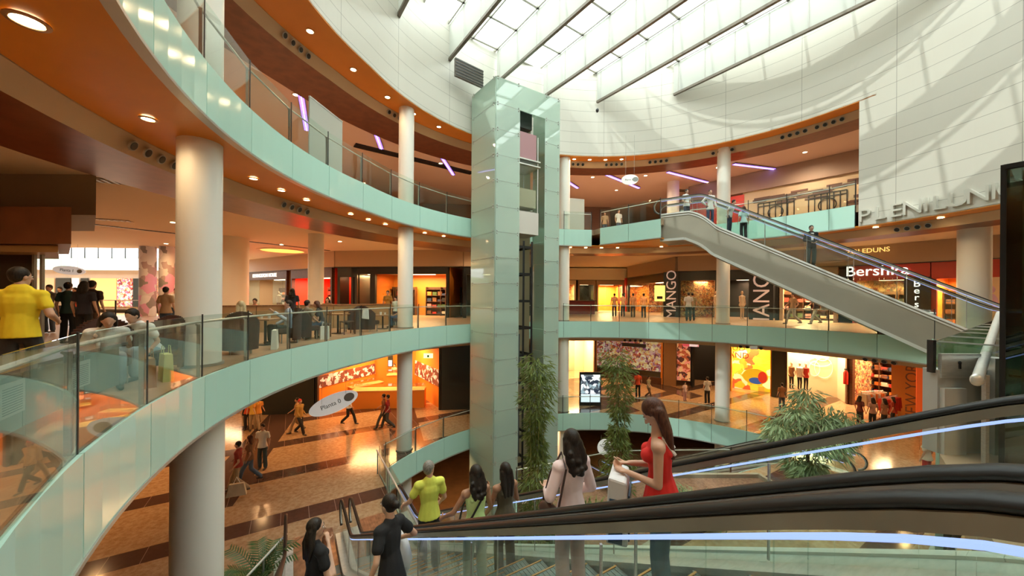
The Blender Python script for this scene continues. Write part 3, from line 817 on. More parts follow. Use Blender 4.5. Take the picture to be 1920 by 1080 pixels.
# bronze side newel at the foot of the near escalator
t = wthing('handrail_end', 'bronze coloured rounded handrail end rising between the two women at bottom left', 'handrail', tuple(uv(.86, 9.9, Z0)))
pt = [uv(.74, 10.0, Z0 + .05), uv(.74, 10.06, Z0 + .5), uv(.74, 10.02, Z0 + .85), uv(.74, 9.85, Z0 + .96), uv(.74, 9.5, Z0 + .95), uv(.74, 9.0, Z0 + 1.02)]
wpart(MB().tube(pt, .07, 10, flat=(1, .6)), 'rail', mat('bronze_rubber', (.10, .035, .015), .25), t, smooth=True)
g = MB()
for i in range(4): g.bar(pt[i] + Vector((.05, .03, 0)), pt[i + 1] + Vector((.05, .03, 0)), .03, .06)
wpart(g, 'orange_reflection', mat('painted_orange_reflection', (.62, .25, .06), .4), t)  # orange reflection inside the rail, put into the colour of a strip
# ---- pier, glazed rail and dark display case at right, on the middle floor
t = wthing('balustrade_pedestal', 'grey steel pedestal with a keyhole at the end of the right hand glass rail', 'pedestal', (4.1, 3.35, 0))
wpart(MB().box((4.13, 3.38, .38), (.46, .12, .76)), 'lower_panel', mat('satin_panel', (.50, .51, .48), .4), t)
wpart(MB().box((4.02, 3.33, .30), (.20, .10, .60)), 'light_panel', mat('pale_panel', (.66, .66, .62), .4), t)
wpart(MB().box((4.44, 3.34, .40), (.13, .12, .95)), 'white_post', M_TRIM, t)
q = wpart(MB().box((4.10, 3.32, .80), (.36, .03, .22)), 'key_switch_plate', M_STEELL, t)
kh = MB(); kh.ell((4.08, 3.30, .83), (.016, .008, .016)); kh.box((4.08, 3.30, .80), (.014, .012, .05)); wpart(kh, 'keyhole', M_BLK, q)
wpart(MB().box((3.89, 3.36, .88), (.03, .05, .30)), 'black_end_post', M_BLK, t)
E1, E2 = Vector((3.95, 3.42)), Vector((14.9, 10.85))
pts = [E1.lerp(E2, k / 8) for k in range(9)]
balustrade('glass balustrade along the straight middle floor edge at right, leading to the climbing escalator', pts, 0, glass_h=1.0, rail_z=.0, posts=False)
t = wthing('guard_rail', 'chrome tube handrail with a rounded end running back from the steel pedestal', 'handrail', (4.33, 3.3, .5))
a = at(1832, 712, 2.85); b = at(1869, 603, 4.7)
wpart(MB().tube([a + Vector((0, .0, 0)), a.lerp(b, .3), a.lerp(b, .65), b, b + (b - a) * .25], .034, 12), 'tube', M_STEELL, t, smooth=True)
wpart(MB().ell(tuple(a), (.05, .03, .05), 12, 8), 'end_cap', M_STEELL, t, smooth=True)
for k in range(5):
    q = a.lerp(b, .08 + k * .25); wpart(MB().bar((q.x + .05, q.y, 0), (q.x + .05, q.y, q.z - .02), .03, .03), 'bracket', M_STEEL, t)
# shallow glazed shelves seen between rail and glass
t = wthing('glass_partition', 'row of upright glass fins with thin steel ledges behind the pedestal', 'partition', (4.3, 3.8, 0))
d = (E2 - E1).normalized(); nrm = Vector((d.y, -d.x))
for k in range(6):
    q = E1 + d * (.45 + k * .95); e2 = q + nrm * .55
    wpart(MB().quadwall(q, e2, 0, .98, .012), 'glass_fin', M_GLASST, t)
    wpart(MB().bar((q.x, q.y, .98), (e2.x, e2.y, .98), .02, .014), 'ledge', M_STEELL, t)
t = wthing('display_case', 'tall dark glass display case with a thin gold edge at the right margin', 'display case', (4.6, 3.0, 0))
M_DKG = glassy('smoked_glass', (.42, .50, .46), .06, .9)
CC = Vector((4.06, 3.0)); sd = Vector((.835, .55)); fd = Vector((.55, -.835))
P_ = lambda f, b: (CC + fd * f + sd * b)
wpart(MB().quadwall(P_(0, 0), P_(1.3, 0), 0, 2.5, .02), 'front_glass', M_DKG, t)
wpart(MB().quadwall(P_(0.02, .02), P_(.02, .7), 0, 2.5, .02), 'side_glass', M_DKG, t)
g = MB()
for f, b in ((0, 0), (1.3, 0), (0, .7), (1.3, .7)): q = P_(f, b); g.box((q.x, q.y, 1.26), (.03, .03, 2.52), math.atan2(.55, .835))
for z in (.02, 2.5): g.bar(P_(0, 0).to_3d() + Vector((0, 0, z)), P_(1.3, 0).to_3d() + Vector((0, 0, z)), .04, .04)
wpart(g, 'frame', M_BLK, t)
q = P_(.10, .25); g = MB(); g.box((q.x, q.y, 1.5), (.025, .025, 2.0)); g.bar(P_(.02, .3).to_3d() + Vector((0, 0, .75)), P_(1.2, .3).to_3d() + Vector((0, 0, .75)), .02, .02)
wpart(g, 'gold_profile', mat('gold', (.45, .28, .08), .3, .9), t)
q = P_(.55, .35); wpart(MB().ell((q.x, q.y, 1.40), (.30, .30, .95), 16, 12), 'dark_figure_panel', mat('case_dark', (.012, .02, .018), .3), t, smooth=True)
wpart(MB().quadwall(P_(0, .7), P_(1.3, .7), 0, 2.5, .02), 'back_glass', M_DKG, t)
# ================================================================== CEILING LAMPS
def downlight(label, p, group, r=.10, power=60, col=(1, .70, .38), real=True):
    t = thing('downlight', label, 'ceiling light', p, 0, group)
    MB().lathe((0, 0, 0), [(r * 1.35, -.001), (r * 1.35, -.015), (r, -.02), (r * .95, .0)], 20).obj('rim', M_RIM, t, smooth=False)
    MB().lathe((0, 0, 0), [(r * .96, -.012), (r * .5, -.016), (0.001, -.018)], 16).obj('lens', M_LAMP, t)
    if real: lamp('bulb', (0, 0, -.06), power, col, size=.08, parent=t, kind='SPOT', spot=R(168))
    return t
# L1 orange rim lamps
for th in (225, 214, 203, 188, 183, 178, 168, 163, 158, 146, 140):
    p = rp(th, woff(th) * .55, 4.415)
    downlight('round recessed lamp in the orange rim above the middle gallery', p, 'lamps in the orange rim over the middle gallery', r=.13 if th > 210 else .09, power=60)
for th in (98, 93, 88, 83, 70, 50, 22, 12):
    downlight('round recessed lamp in the orange rim above the middle gallery, far side', rp(th, .45, 4.415), 'lamps in the orange rim over the far middle gallery', power=60)
for th in (212, 205, 198, 178, 168, 158, 150, 142):
    downlight('round recessed lamp in the orange rim under the white drum, left side', rp(th, woff(th) * .5, 9.715), 'lamps in the orange rim under the drum, left', power=60)
for th in (97, 92, 87, 82):
    downlight('round recessed lamp in the orange rim under the white drum, far side', rp(th, .4, 9.715), 'lamps in the orange rim under the drum, far side', power=60)
# corridor lamps
def corridor(z, pts, lab, grp, power, col=(1, .66, .34)):
    for x, y in pts: downlight(lab, (x, y, z), grp, r=.11, power=power, col=col)
L1pts = [(-9.2, 9.5), (-9.5, 14.5), (-9.8, 20.6), (-14.5, 10), (-14.5, 15.5), (-14, 22), (-20, 16), (-21, 22), (-6.5, 20.6), (-2, 22.2), (6, 24.2), (9, 24), (12.5, 22.8), (16, 20.2), (18.6, 17.2), (20, 13.5), (-9, 4), (-15, 3), (-4.5, -2.5), (0, -3.5), (4, -3.5), (8, -2), (12, 1.5), (16.5, 5), (-6.5, 0)]  # lamps near and behind the viewer are added to brighten the foreground
corridor(4.49, L1pts, 'round recessed lamp in the cream ceiling of the middle gallery', 'lamps in the cream ceiling of the middle gallery', 330)
L2pts = [(-8.5, 10), (-9, 15), (-8.5, 20), (-4.5, 22.6), (1, 24.5), (5.5, 25), (9, 24.6), (13, 23), (16.5, 20.5), (14, 26), (19.5, 17.5), (8, 28), (-13, 14), (-13, 20), (19, 24)]
corridor(9.71, L2pts, 'round recessed lamp in the pinkish ceiling of the upper gallery', 'lamps in the ceiling of the upper gallery', 520, (1, .74, .5))
L0pts = [(-8.6, 12), (-8.6, 17), (-6, 19.5), (-12.5, 11), (-12.5, 15), (-13, 19), (-9, 8), (-3, 20.8), (2, 23.2), (6, 25), (10, 24.5), (13.5, 23.3), (16.5, 20.5), (18.5, 17), (19.5, 13), (-16, 14), (9.5, 27.5)]
corridor(-.79, L0pts, 'round recessed lamp in the ceiling of the ground floor walkway', 'lamps in the ceiling of the ground floor', 250, (1, .55, .22))
LMpts = [(-4, 19), (2, 22), (8, 22), (13, 18), (5, 14)]
corridor(Z0 - .42, [LMpts[0], LMpts[1], LMpts[2], LMpts[3]], 'round recessed lamp in the ceiling of the lowest level', 'lamps in the ceiling of the lowest level', 550, (1, .6, .3))
# violet light tubes on the upper ceiling
def tube_light(label, a, b):
    t = wthing('light_tube', label, 'light tube', tuple(a), 'violet light tubes on the upper ceiling')
    wpart(MB().bar(a, b, .26, .05), 'housing', mat('tube_housing', (.35, .28, .4), .5), t)
    wpart(MB().bar(a - Vector((0, 0, .035)), b - Vector((0, 0, .035)), .20, .03), 'tube', M_VIOLET, t)
    wpart(MB().bar(a - Vector((0, 0, .055)), b - Vector((0, 0, .055)), .03, .02), 'bright_core', glow('violet_core', (.55, .45, 1), 4), t)
zc = 9.66
for x0, y0, x1, y1, w in ((560, 150, 575, 243, 'leftmost, above the frosted screen'), (697, 228, 715, 278, 'second from the left, before the white column'), (818, 278, 850, 327, 'left of the lift tower'),
                          (1066, 341, 1083, 352, 'just right of the lift tower'), (1137, 327, 1198, 352, 'beside the hanging disc'), (1252, 322, 1326, 341, 'above the escalator head'), (1376, 307, 1474, 319, 'rightmost')):
    tube_light('violet glowing tube on the upper gallery ceiling, ' + w, onz(x0, y0, zc), onz(x1, y1, zc))
# air vents in the beige step, four dark holes each
def airvent(z, th, lab):
    p = rp(th, woff(th) + .10, z - .13)
    t = thing('air_vent', lab, 'air vent', p, 0, 'four-hole air vents in the beige step')
    o = Vector((0, 0, 0))
    for k in range(4):
        q = rp(th + (k - 1.5) * 1.55, woff(th) + .05, z - .17) - p; n = Vector((CX, CY, 0)) - Vector((q.x + p.x, q.y + p.y, 0)); n.normalize()
        nn = (n + Vector((0, 0, -.5))).normalized(); pts = [q + nn * .0, q + nn * .03]
        MB().tube(pts, [.105, .10], 14).obj('rim', M_STEEL, t); MB().tube([q + nn * .0, q + nn * .036], [.08, .08], 14).obj('nozzle', M_BLK, t)
for z, ths, w in ((4.42, (229, 196, 176, 17), 'above the middle gallery'), (9.72, (196, 176, 152, 96, 84, 71, 54, 38, 31), 'under the white drum'), (-1.0, (78, 47, 22), 'above the ground floor')):
    for th in ths: airvent(z, th, 'row of four round dark air holes in the beige step ' + w)
# flat ceiling grilles
def grille(label, p, s=(1.2, .5), rz=0.4, m=None):
    t = thing('ceiling_grille', label, 'grille', p, rz, None)
    MB().box((0, 0, -.01), (s[0], s[1], .02)).obj('plate', mat('grille_beige', (.42, .34, .25), .6), t)
    g = MB()
    for k in range(7): g.box((-s[0] * .42 + k * s[0] * .14, 0, -.025), (s[0] * .06, s[1] * .8, .012))
    g.obj('slots', M_DARK, t)
grille('dark slotted air grille in the cream ceiling at left, before the nearest column', onz(215, 340, 4.5))
grille('thin pale slotted grille in the cream ceiling, left of the nearest column', onz(205, 412, 4.5), (1.4, .4))
grille('slotted air grille in the upper ceiling behind the escalator head', onz(1405, 333, 9.71), (1.4, .7), .2)
grille('slotted air grille in the upper ceiling right of the hanging disc', onz(1275, 357, 9.71), (1.2, .6), .2)
grille('slotted air grille in the upper ceiling near the nearest violet tube', onz(478, 92, 9.71), (1.2, .7), .2)
# dark expansion joint in the middle ceiling
t = wthing('ceiling_track', 'long thin black track crossing the cream ceiling of the middle gallery', 'ceiling track', tuple(onz(150, 420, 4.48)))
a, b, c = onz(120, 415, 4.49), onz(440, 450, 4.49), onz(618, 470, 4.49)
wpart(MB().bar(a, b, .22, .03).bar(b, c, .22, .03), 'track', M_BLK, t)
t = wthing('ceiling_track', 'long black slanting channel in the upper gallery ceiling behind the left column', 'ceiling track', tuple(onz(650, 268, 9.7)))
wpart(MB().bar(onz(665, 272, 9.69), onz(885, 325, 9.69), .55, .06), 'track', M_BLK, t)
# oval glowing cove in the cafe ceiling
t = thing('cove_light', 'orange glowing oval cove in the cafe ceiling', 'ceiling light', tuple(onz(530, 470, 4.49)))
MB().lathe((0, 0, 0), [(1.5, 0), (1.5, -.03), (1.3, -.04), (1.3, 0)], 30).obj('rim', M_CREAM, t)
MB().lathe((0, 0, 0), [(1.29, -.015), (.6, -.02), (0.001, -.02)], 30).obj('glow_panel', glow('cove_orange', (1.0, .36, .06), 2.0), t)
# smoke detectors / little spot cameras
for x, y, z, w in ((740, 38, 12.6, 'near the left skylight baffle'), (1120, 205, 11.3, 'under the fourth skylight baffle')):
    p = at(x, y, 15.5 if x < 900 else 20.6)
    t = thing('security_camera', 'small dark dome camera on the white drum ' + w, 'camera', tuple(p))
    MB().ell((0, 0, -.06), (.09, .09, .12), 12, 8).obj('dome', M_BLK, t, smooth=True); MB().box((0, .12, .05), (.05, .3, .05)).obj('bracket', M_STEEL, t)
# ================================================================== SHOPS
def poster_mat(name, cols, scale=6, rough=.5, emit=.6, seed=0.0, smooth_=False):
    """busy printed picture: coloured patches"""
    m = mat(name, cols[0], rough)
    tc = N(m, 'ShaderNodeTexCoord'); mp = N(m, 'ShaderNodeMapping'); mp.inputs['Location'].default_value = (seed, seed * 2, seed)
    vo = N(m, 'ShaderNodeTexVoronoi', Scale=scale); nz = N(m, 'ShaderNodeTexNoise', Scale=scale * .6, Detail=3)
    LK(m, tc, 'Object', mp, 0); LK(m, mp, 0, nz, 'Vector'); ad = N(m, 'ShaderNodeMix', data_type='RGBA'); ad.inputs[0].default_value = .35
    LK(m, mp, 0, ad, 6); LK(m, nz, 1, ad, 7); LK(m, ad, 2, vo, 'Vector')
    rp_ = N(m, 'ShaderNodeValToRGB'); cr_ = rp_.color_ramp; cr_.interpolation = 'CONSTANT'
    while len(cr_.elements) < len(cols): cr_.elements.new(.5)
    for i, c in enumerate(cols): cr_.elements[i].position = i / len(cols); cr_.elements[i].color = (*c, 1)
    sx = N(m, 'ShaderNodeSeparateColor'); LK(m, vo, 'Color', sx, 0); LK(m, sx, 0, rp_, 0)
    LK(m, rp_, 0, bsdf(m), 'Base Color')
    if emit: LK(m, rp_, 0, bsdf(m), 'Emission Color'); bsdf(m).inputs['Emission Strength'].default_value = emit
    return m
M_PH1 = poster_mat('collage_warm', [(.5, .05, .03), (.8, .3, .1), (.7, .4, .45), (.2, .03, .05), (.85, .6, .3), (.45, .15, .3), (.9, .75, .6)], 9, emit=.3)
M_PH2 = poster_mat('collage_cool', [(.02, .03, .05), (.7, .75, .8), (.25, .35, .4), (.9, .92, .9), (.1, .12, .14)], 7, emit=.8, seed=3)
M_GOODS = poster_mat('mixed_goods', [(.55, .25, .08), (.08, .03, .02), (.7, .5, .25), (.35, .05, .03), (.15, .12, .1), (.6, .35, .15)], 14, emit=.0, seed=5)
M_YELS = poster_mat('toy_wall', [(.95, .62, .03), (.9, .5, .02), (.85, .1, .03), (.9, .8, .5), (.95, .65, .05), (.9, .35, .03)], 3.2, emit=.5, seed=9)
M_WOOD = noisy('dark_wood', (.07, .03, .015), (.12, .05, .025), 4, .4, stretch=(1, 1, 6))
M_GARM = [mat('cloth_%s' % n, c, .85) for n, c in (('red', (.55, .04, .03)), ('cream', (.62, .5, .36)), ('black', (.02, .02, .022)), ('navy', (.03, .05, .12)), ('orange', (.7, .22, .04)), ('white', (.75, .72, .66)), ('brown', (.2, .09, .04)), ('green', (.08, .14, .05)), ('pink', (.7, .3, .3)))]
class Wall:
    def __init__(s, a, b): s.a = Vector(a); s.b = Vector(b); s.d = (s.b - s.a); s.L = s.d.length; s.u = s.d.normalized(); s.n = Vector((-s.u.y, s.u.x)); 
    def p(s, t, off=0.0): return s.a + s.u * t + s.n * off      # off > 0 = away from the atrium
    def at(s, px):
        "distance along the wall of picture column px"
        k = ray(px, 557)[0]; den = (s.u.x - k * s.u.y); return (k * s.a.y - s.a.x) / den
def shop(w, t0, t1, z, label, lintel=2.7, top=3.4, depth=3.0, back=None, side=None, fasc=None, lightc=(1, .6, .3), power=160, floor_m=None, signtxt=None, sign_m=None, sign_size=.4, ceil=True, glass=True, group=None, pier=.18, floorm=None):
    c = w.p((t0 + t1) / 2)
    r = wthing('shop_unit', label, 'shop', (c.x, c.y, z))
    q = lambda t, o: w.p(t, o)
    def board(ta, tb, o, z0, z1, th, m, nm): return wpart(MB().quadwall(q(ta, o), q(tb, o), z + z0, z + z1, th), nm, m, r)
    board(t0, t1, .0, lintel, top, .25, fasc or M_DARK, 'fascia_board')
    for t in (t0 + pier / 2, t1 - pier / 2): board(t - pier / 2, t + pier / 2, 0, 0, lintel, .25, fasc or M_DARK, 'pier')
    board(t0, t1, depth, 0, top, .1, back or M_CREAM, 'back_wall')
    for t in (t0, t1): wpart(MB().quadwall(q(t, .1), q(t, depth), z, z + top, .1), 'side_wall', side or back or M_CREAM, r)
    if ceil: wpart(MB().slab([q(t0, .1), q(t1, .1), q(t1, depth), q(t0, depth)], [], z + lintel + .12, z + lintel + .2), 'shop_ceiling', M_CREAM, r)
    if glass:
        n = max(1, round((t1 - t0) / 2.2)); ww = (t1 - t0 - 2 * pier) / n
        for k in range(n):
            if k == n // 2 and n > 1: continue
            board(t0 + pier + ww * k + .02, t0 + pier + ww * (k + 1) - .02, .0, .05, lintel - .02, .02, M_GLASST, 'shop_window')
    m_ = q((t0 + t1) / 2, depth * .45)
    pn = MB().box((m_.x, m_.y, z + lintel + .06), (min(2.4, (t1 - t0) * .5), .35, .05), math.atan2(w.u.y, w.u.x)); wpart(pn, 'ceiling_light_panel', glow('panel_%d%d%d' % tuple(int(v * 99) for v in lightc), lightc, 5.0), r)
    off = WORLD[r.name]
    lamp('shop_lamp', (m_.x - off.x, m_.y - off.y, lintel - .05), power, lightc, 'AREA', size=(max(.8, (t1 - t0) * .6), depth * .5), parent=r, rot=(0, 0, math.atan2(w.u.y, w.u.x)))
    if signtxt:
        p = q((t0 + t1) / 2, -.14); text('lettering', signtxt, sign_m, r, face_M((p.x, p.y, z + (lintel + top) / 2 - sign_size * .3), (-w.n.x, -w.n.y, 0)), size=sign_size)
    return r
def shelfunit(w, t, off, z, label, wd=1.6, h=2.2, nsh=4, m=None, rows=None, grp=None, garments=True, seed=1):
    c = w.p(t, off); r = thing('shelf_unit', label, 'shelf', (c.x, c.y, z), math.atan2(w.u.y, w.u.x))
    g = MB(); 
    MB().box((0, .2, h / 2), (wd, .03, h)).obj('back_panel', m or M_WOOD, r)
    for s in (-1, 1): MB().box((s * wd / 2, 0, h / 2), (.04, .4, h)).obj('side_panel', m or M_WOOD, r)
    rnd = random.Random(seed)
    for k in range(nsh):
        zz = .12 + k * (h - .3) / max(1, nsh - 1); MB().box((0, 0, zz), (wd - .04, .4, .03)).obj('shelf', m or M_WOOD, r)
    rot = Matrix.Rotation(math.atan2(w.u.y, w.u.x), 3, 'Z')
    if garments:
        for k in range(nsh - 1):
            zz = .135 + k * (h - .3) / max(1, nsh - 1); n = int(wd / .42)
            for i in range(n):
                hh = rnd.uniform(.12, .3); lx = -wd / 2 + .24 + i * .4
                p = rot @ Vector((lx, -.02, zz)) + Vector((c.x, c.y, z))
                mm = rnd.choice(rows or M_GARM)
                key = ('pile', mm.name, round(hh, 1))
                if key not in PROTO:
                    o = thing('folded_clothes', 'pile of folded clothes lying on a shop shelf', 'clothes', (0, 0, 0), 0, 'folded clothes on shop shelves')
                    b = MB()
                    for j in range(4): b.box((rnd.uniform(-.01, .01), rnd.uniform(-.01, .01), hh * (j + .5) / 4), (.30, .28, hh / 4 * .9))
                    me = b.obj('pile', mm, o); PROTO[key] = o; o.location = p; o.rotation_euler.z = math.atan2(w.u.y, w.u.x); o['label'] = grp_label(label)
                else:
                    o = copytree(PROTO[key]); o.location = p; o.rotation_euler.z = math.atan2(w.u.y, w.u.x); o['label'] = grp_label(label)
                o['group'] = 'folded clothes, ' + label[:60]
    return r
PROTO = {}
def grp_label(l): return ' '.join(('pile of folded clothes on the ' + l).split()[:16])
def mannequin(p, rz, label, m1, m2, h=1.75):
    t = thing('mannequin', label, 'mannequin', p, rz); k = h / 1.75
    ms = mat('mannequin_skin', (.62, .45, .3), .4)
    b = MB(); b.lathe((0, 0, 0), [(.001, 1.50 * k), (.05 * k, 1.5 * k), (.05 * k, 1.46 * k), (.17 * k, 1.40 * k), (.16 * k, 1.2 * k), (.12 * k, 1.05 * k), (.17 * k, .88 * k), (.15 * k, .8 * k), (.001, .8 * k)], 14); b.obj('torso_dress', m1, t, smooth=True)
    MB().ell((0, 0, 1.62 * k), (.075, .09, .12), 12, 8).obj('head', ms, t, smooth=True)
    for s in (-1, 1):
        MB().tube([(s * .08, 0, .85 * k), (s * .09, .02, .45 * k), (s * .09, 0, .06 * k), (s * .09, .1, .03)], [.08, .055, .04, .035], 8).obj('leg', m2, t, smooth=True)
        MB().tube([(s * .18, 0, 1.38 * k), (s * .25, .02, 1.1 * k), (s * .2, .1, .9 * k)], [.045, .035, .025], 8).obj('arm', ms, t, smooth=True)
    MB().cyl((0, 0), .22, 0, .02, 20).obj('base_disc', M_STEELL, t)
    return t
# ---------------- middle gallery, left back wall
WA = Wall((-24.8, 33), (-12.2, 25.2)); WB = Wall((-12.2, 25.2), (-3.2, 24.0)); WB2 = Wall((-3.2, 24.0), (2.2, 24.4))
M_SIGNW = glow('lit_letters', (1, .85, .7), 1.6)
def bulkhead(w, t0, t1, z0=3.4, z1=4.5, m=None, label='beige bulkhead above the shop fronts', zb=0):
    a, b = w.p(t0, -.02), w.p(t1, -.02); r = wthing('shop_bulkhead', label, 'bulkhead', (a.x, a.y, z0)); wpart(MB().quadwall(a, b, z0, z1, .35), 'board', m or mat('bulkhead_beige', (.50, .38, .27), .6), r); wpart(MB().quadwall(a, b, z0 - .04, z0, .38), 'trim', M_DARK, r)
    return r
bulkhead(WA, 0, WA.L, label='beige bulkhead above the shops at the left back of the middle gallery')
bulkhead(WB, 0, WB.L, label='beige bulkhead above the dark shop fronts left of the lift')
bulkhead(WB2, 0, WB2.L, label='beige bulkhead above the shop front behind the lift tower')
ta, tb = WA.at(462), WA.at(540)
shop(WA, ta, tb, 0, 'clothes shop with dark fascia and pale mannequins, far left of the back wall', fasc=M_WOOD, back=mat('wall_tan', (.45, .33, .2), .6), signtxt='KEVINGSTON HOUSE', sign_m=M_SIGNW, sign_size=.42, lightc=(1, .75, .5))
shop(WA, WA.at(548), WA.at(625), 0, 'shop with glowing red interior and shelves of small goods', fasc=M_WOOD, back=mat('wall_red', (.85, .05, .02), .5), side=mat('wall_red', (.85, .05, .02), .5), lightc=(1, .35, .2), power=500, glass=False)
shop(WB, .15, 1.6, 0, 'narrow dark panelled front between the red shop and the orange shop', fasc=M_DARK, back=M_DARK, power=10, glass=False)
M_ORW = mat('wall_orange', (.80, .27, .035), .5)
shop(WB, WB.at(660), WB.at(700), 0, 'small orange lit shop bay with a rack of bottles and towels', fasc=M_BLK, back=M_ORW, lightc=(1, .6, .25), power=170, glass=False, lintel=2.9)
shop(WB, WB.at(700), WB.at(842), 0, 'wide orange lit shop with shelves and a dark fascia, left of the lift', fasc=M_BLK, back=M_ORW, lightc=(1, .65, .3), power=300, lintel=2.9)
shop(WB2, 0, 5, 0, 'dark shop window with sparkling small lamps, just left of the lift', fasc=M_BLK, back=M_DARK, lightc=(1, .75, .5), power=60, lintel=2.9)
i = 0
for w, px, lab in ((WA, 478, 'shelf unit at the left of the shop with lettered fascia'), (WA, 518, 'shelf unit at the right of the shop with lettered fascia'), (WA, 570, 'wall rack left in the red lit shop'), (WA, 606, 'wall rack right in the red lit shop'),
                   (WB, 668, 'tall rack left in the small orange bay'), (WB, 690, 'tall rack right in the small orange bay'), (WB, 733, 'dark shelf left in the wide orange shop'), (WB, 795, 'long shelf left of centre in the wide orange shop'), (WB, 825, 'long shelf at the right of the wide orange shop')):
    i += 1; shelfunit(w, w.at(px), 2.5, 0, lab, wd=1.5, h=2.1, seed=i, nsh=5)
for px, lab, m1 in ((508, 'pale mannequin in the window of the shop with lettered fascia', M_GARM[1]), (526, 'mannequin in a cream top right in the lettered shop window', M_GARM[5])):
    p = WA.p(WA.at(px), .6); mannequin((p.x, p.y, 0), math.pi, lab, m1, M_GARM[6])
# ---------------- middle gallery, right
WC = Wall((3.3, 37), (11.6, 37)); WD = Wall((11.6, 36), (12.3, 27)); WE = Wall((12.3, 27), (14.8, 26.0)); WF = Wall((14.8, 26.0), (20.9, 20.6)); WG = Wall((20.9, 20.6), (25.5, 13.0))
M_BULK2 = mat('bulkhead_grey_brown', (.36, .27, .21), .6)
for w, l in ((WD, 'receding brown bulkhead of the side passage'), (WE, 'brown bulkhead above the shop with the tall vertical lettering'), (WF, 'brown bulkhead above the shops behind the climbing escalator'), (WG, 'brown bulkhead above the red fronted shop at right')):
    bulkhead(w, 0, w.L, m=M_BULK2, label=l)
struct(MB().quadwall((2.6, 24.4), (3.3, 37), 0, 4.5, .2).obj('wall_passage_left', M_BULK2))
r = bulkhead(WC, 0, WC.L, z0=3.2, z1=4.4, m=M_WHITE, label='distant white bulkhead at the end of the side passage')
shop(WC, .2, 3.2, 0, 'distant warm lit window at the left end of the passage', back=M_GOODS, lightc=(1, .6, .3), power=400, fasc=M_CREAM, top=3.2)
shop(WC, 3.4, 5.2, 0, 'distant dark doorway with a small lit sign in the passage', back=M_DARK, fasc=M_BULK2, power=40, top=3.2)
shop(WC, 5.3, 8.1, 0, 'distant golden lit shop window at the passage end', back=M_ORW, lightc=(1, .7, .35), power=600, fasc=M_BULK2, top=3.2)
t = wthing('counter', 'dark red counter far back in the side passage', 'counter', (5.2, 31, 0))
wpart(MB().box((5.3, 31, .55), (3.4, .8, 1.1)), 'front', mat('counter_red', (.22, .02, .02), .4), t); wpart(MB().box((5.3, 31, 1.13), (3.6, .95, .06)), 'worktop', M_WOOD, t)
M_REDW = mat('panel_red', (.60, .03, .02), .4)
shop(WD, WD.at(1146), WD.at(1162) , 0, 'black shop front with tall vertical white letters in the passage', back=M_DARK, fasc=M_BLK, power=60, glass=False)
p = WD.p(WD.at(1150), -.3)
r = wthing('banner_sign', 'narrow black banner with white letters running downwards in the passage', 'sign', (p.x, p.y, .8)); wpart(MB().box((p.x, p.y, 2.1), (.55, .08, 2.5)), 'panel', M_BLK, r)
for k, chx in enumerate('STRADIVARI'): text('letter', chx, M_SIGNW, r, face_M((p.x, p.y - .06, 3.1 - k * .24), (-.1, -1, 0)), size=.26, ext=.01)
shop(WD, WD.at(1163), WD.at(1176), 0, 'red shop front panel in the side passage', back=M_DARK, fasc=M_REDW, power=60, lintel=1.9, glass=False)
shop(WD, WD.at(1178), WD.L - .1, 0, 'dark glazed shop front along the side passage', back=M_GOODS, fasc=M_BLK, lightc=(1, .6, .3), power=250)
shop(WE, 0.05, WE.L - .05, 0, 'dark glass shop front with orange hanging lamps, left of the escalator column', back=M_GOODS, fasc=M_DARK, lightc=(1, .55, .25), power=400, depth=3)
shop(WF, .05, WF.at(1460), 0, 'black clothes shop front with large sideways letters behind the escalator column', back=M_DARK, fasc=M_BLK, lightc=(1, .6, .35), power=150, glass=False)
shop(WF, WF.at(1462), WF.at(1570), 0, 'bright shop window full of warm coloured clothes, under the escalator', back=M_GOODS, fasc=M_BULK2, lightc=(1, .65, .35), power=600)
def vtext(body, p, n, size, step, m, label, pw, phh, roll=R(90)):
    r = wthing('vertical_sign', label, 'sign', tuple(p)); n = Vector(n).normalized()
    f = face_M(p, n)
    b = MB().box((0, 0, -.05), (pw, phh, .06)); b.v = [tuple(f @ Vector(v)) for v in b.v]; wpart(b, 'panel', M_BLK, r)
    text('lettering', body, m, r, face_M(p + n * .02, n, roll) @ Matrix.Translation((0, -size * .36, 0)), size=size, ext=.015)
    return r
M_LETB = mat('letter_pinkish', (.62, .48, .42), .5, emit=(.6, .45, .4), estr=.25)
q = WE.p(.1, -.35); vtext('MANGO', Vector((q.x - .6, q.y, 1.67)), (-WE.n.x - .1, -WE.n.y, 0), .95, .7, M_LETB, 'tall dark sign with pale letters turned sideways, left of the column', 1.0, 3.3)
q = WF.p(WF.at(1428), -.4); vtext('MANGO', Vector((q.x, q.y, 1.66)), (-WF.n.x, -WF.n.y, 0), 1.3, .7, M_LETB, 'big dark sign with pale letters turned sideways, below the escalator', 1.35, 3.3)
for px, lab, m1 in ((1343, 'pale mannequin beside the escalator column on the middle gallery', M_GARM[1]), (1391, 'mannequin with hand on hip before the dark shop front', M_GARM[1])):
    p = onz(px, 602 if px < 1350 else 604, 0); p = p * (24.6 / p.y); mannequin((p.x, p.y, 0), math.pi + .3, lab, m1, mat('mann_leg', (.6, .42, .28), .5), h=1.95)
t = wthing('poster', 'yellow backlit poster standing in the dark shop window', 'poster', tuple(at(1237, 560, 27)))
wpart(MB().box(tuple(at(1237, 550, 26.4)), (.75, .05, 1.15)), 'panel', glow('poster_yellow', (.95, .6, .12), 1.3), t); wpart(MB().box(tuple(at(1237, 558, 26.35)), (.4, .03, .2)), 'print', M_BLK, t)
t = wthing('hanging_lamp_cluster', 'cluster of glowing orange lamps inside the dark glazed shop', 'lamp', tuple(at(1318, 506, 28)))
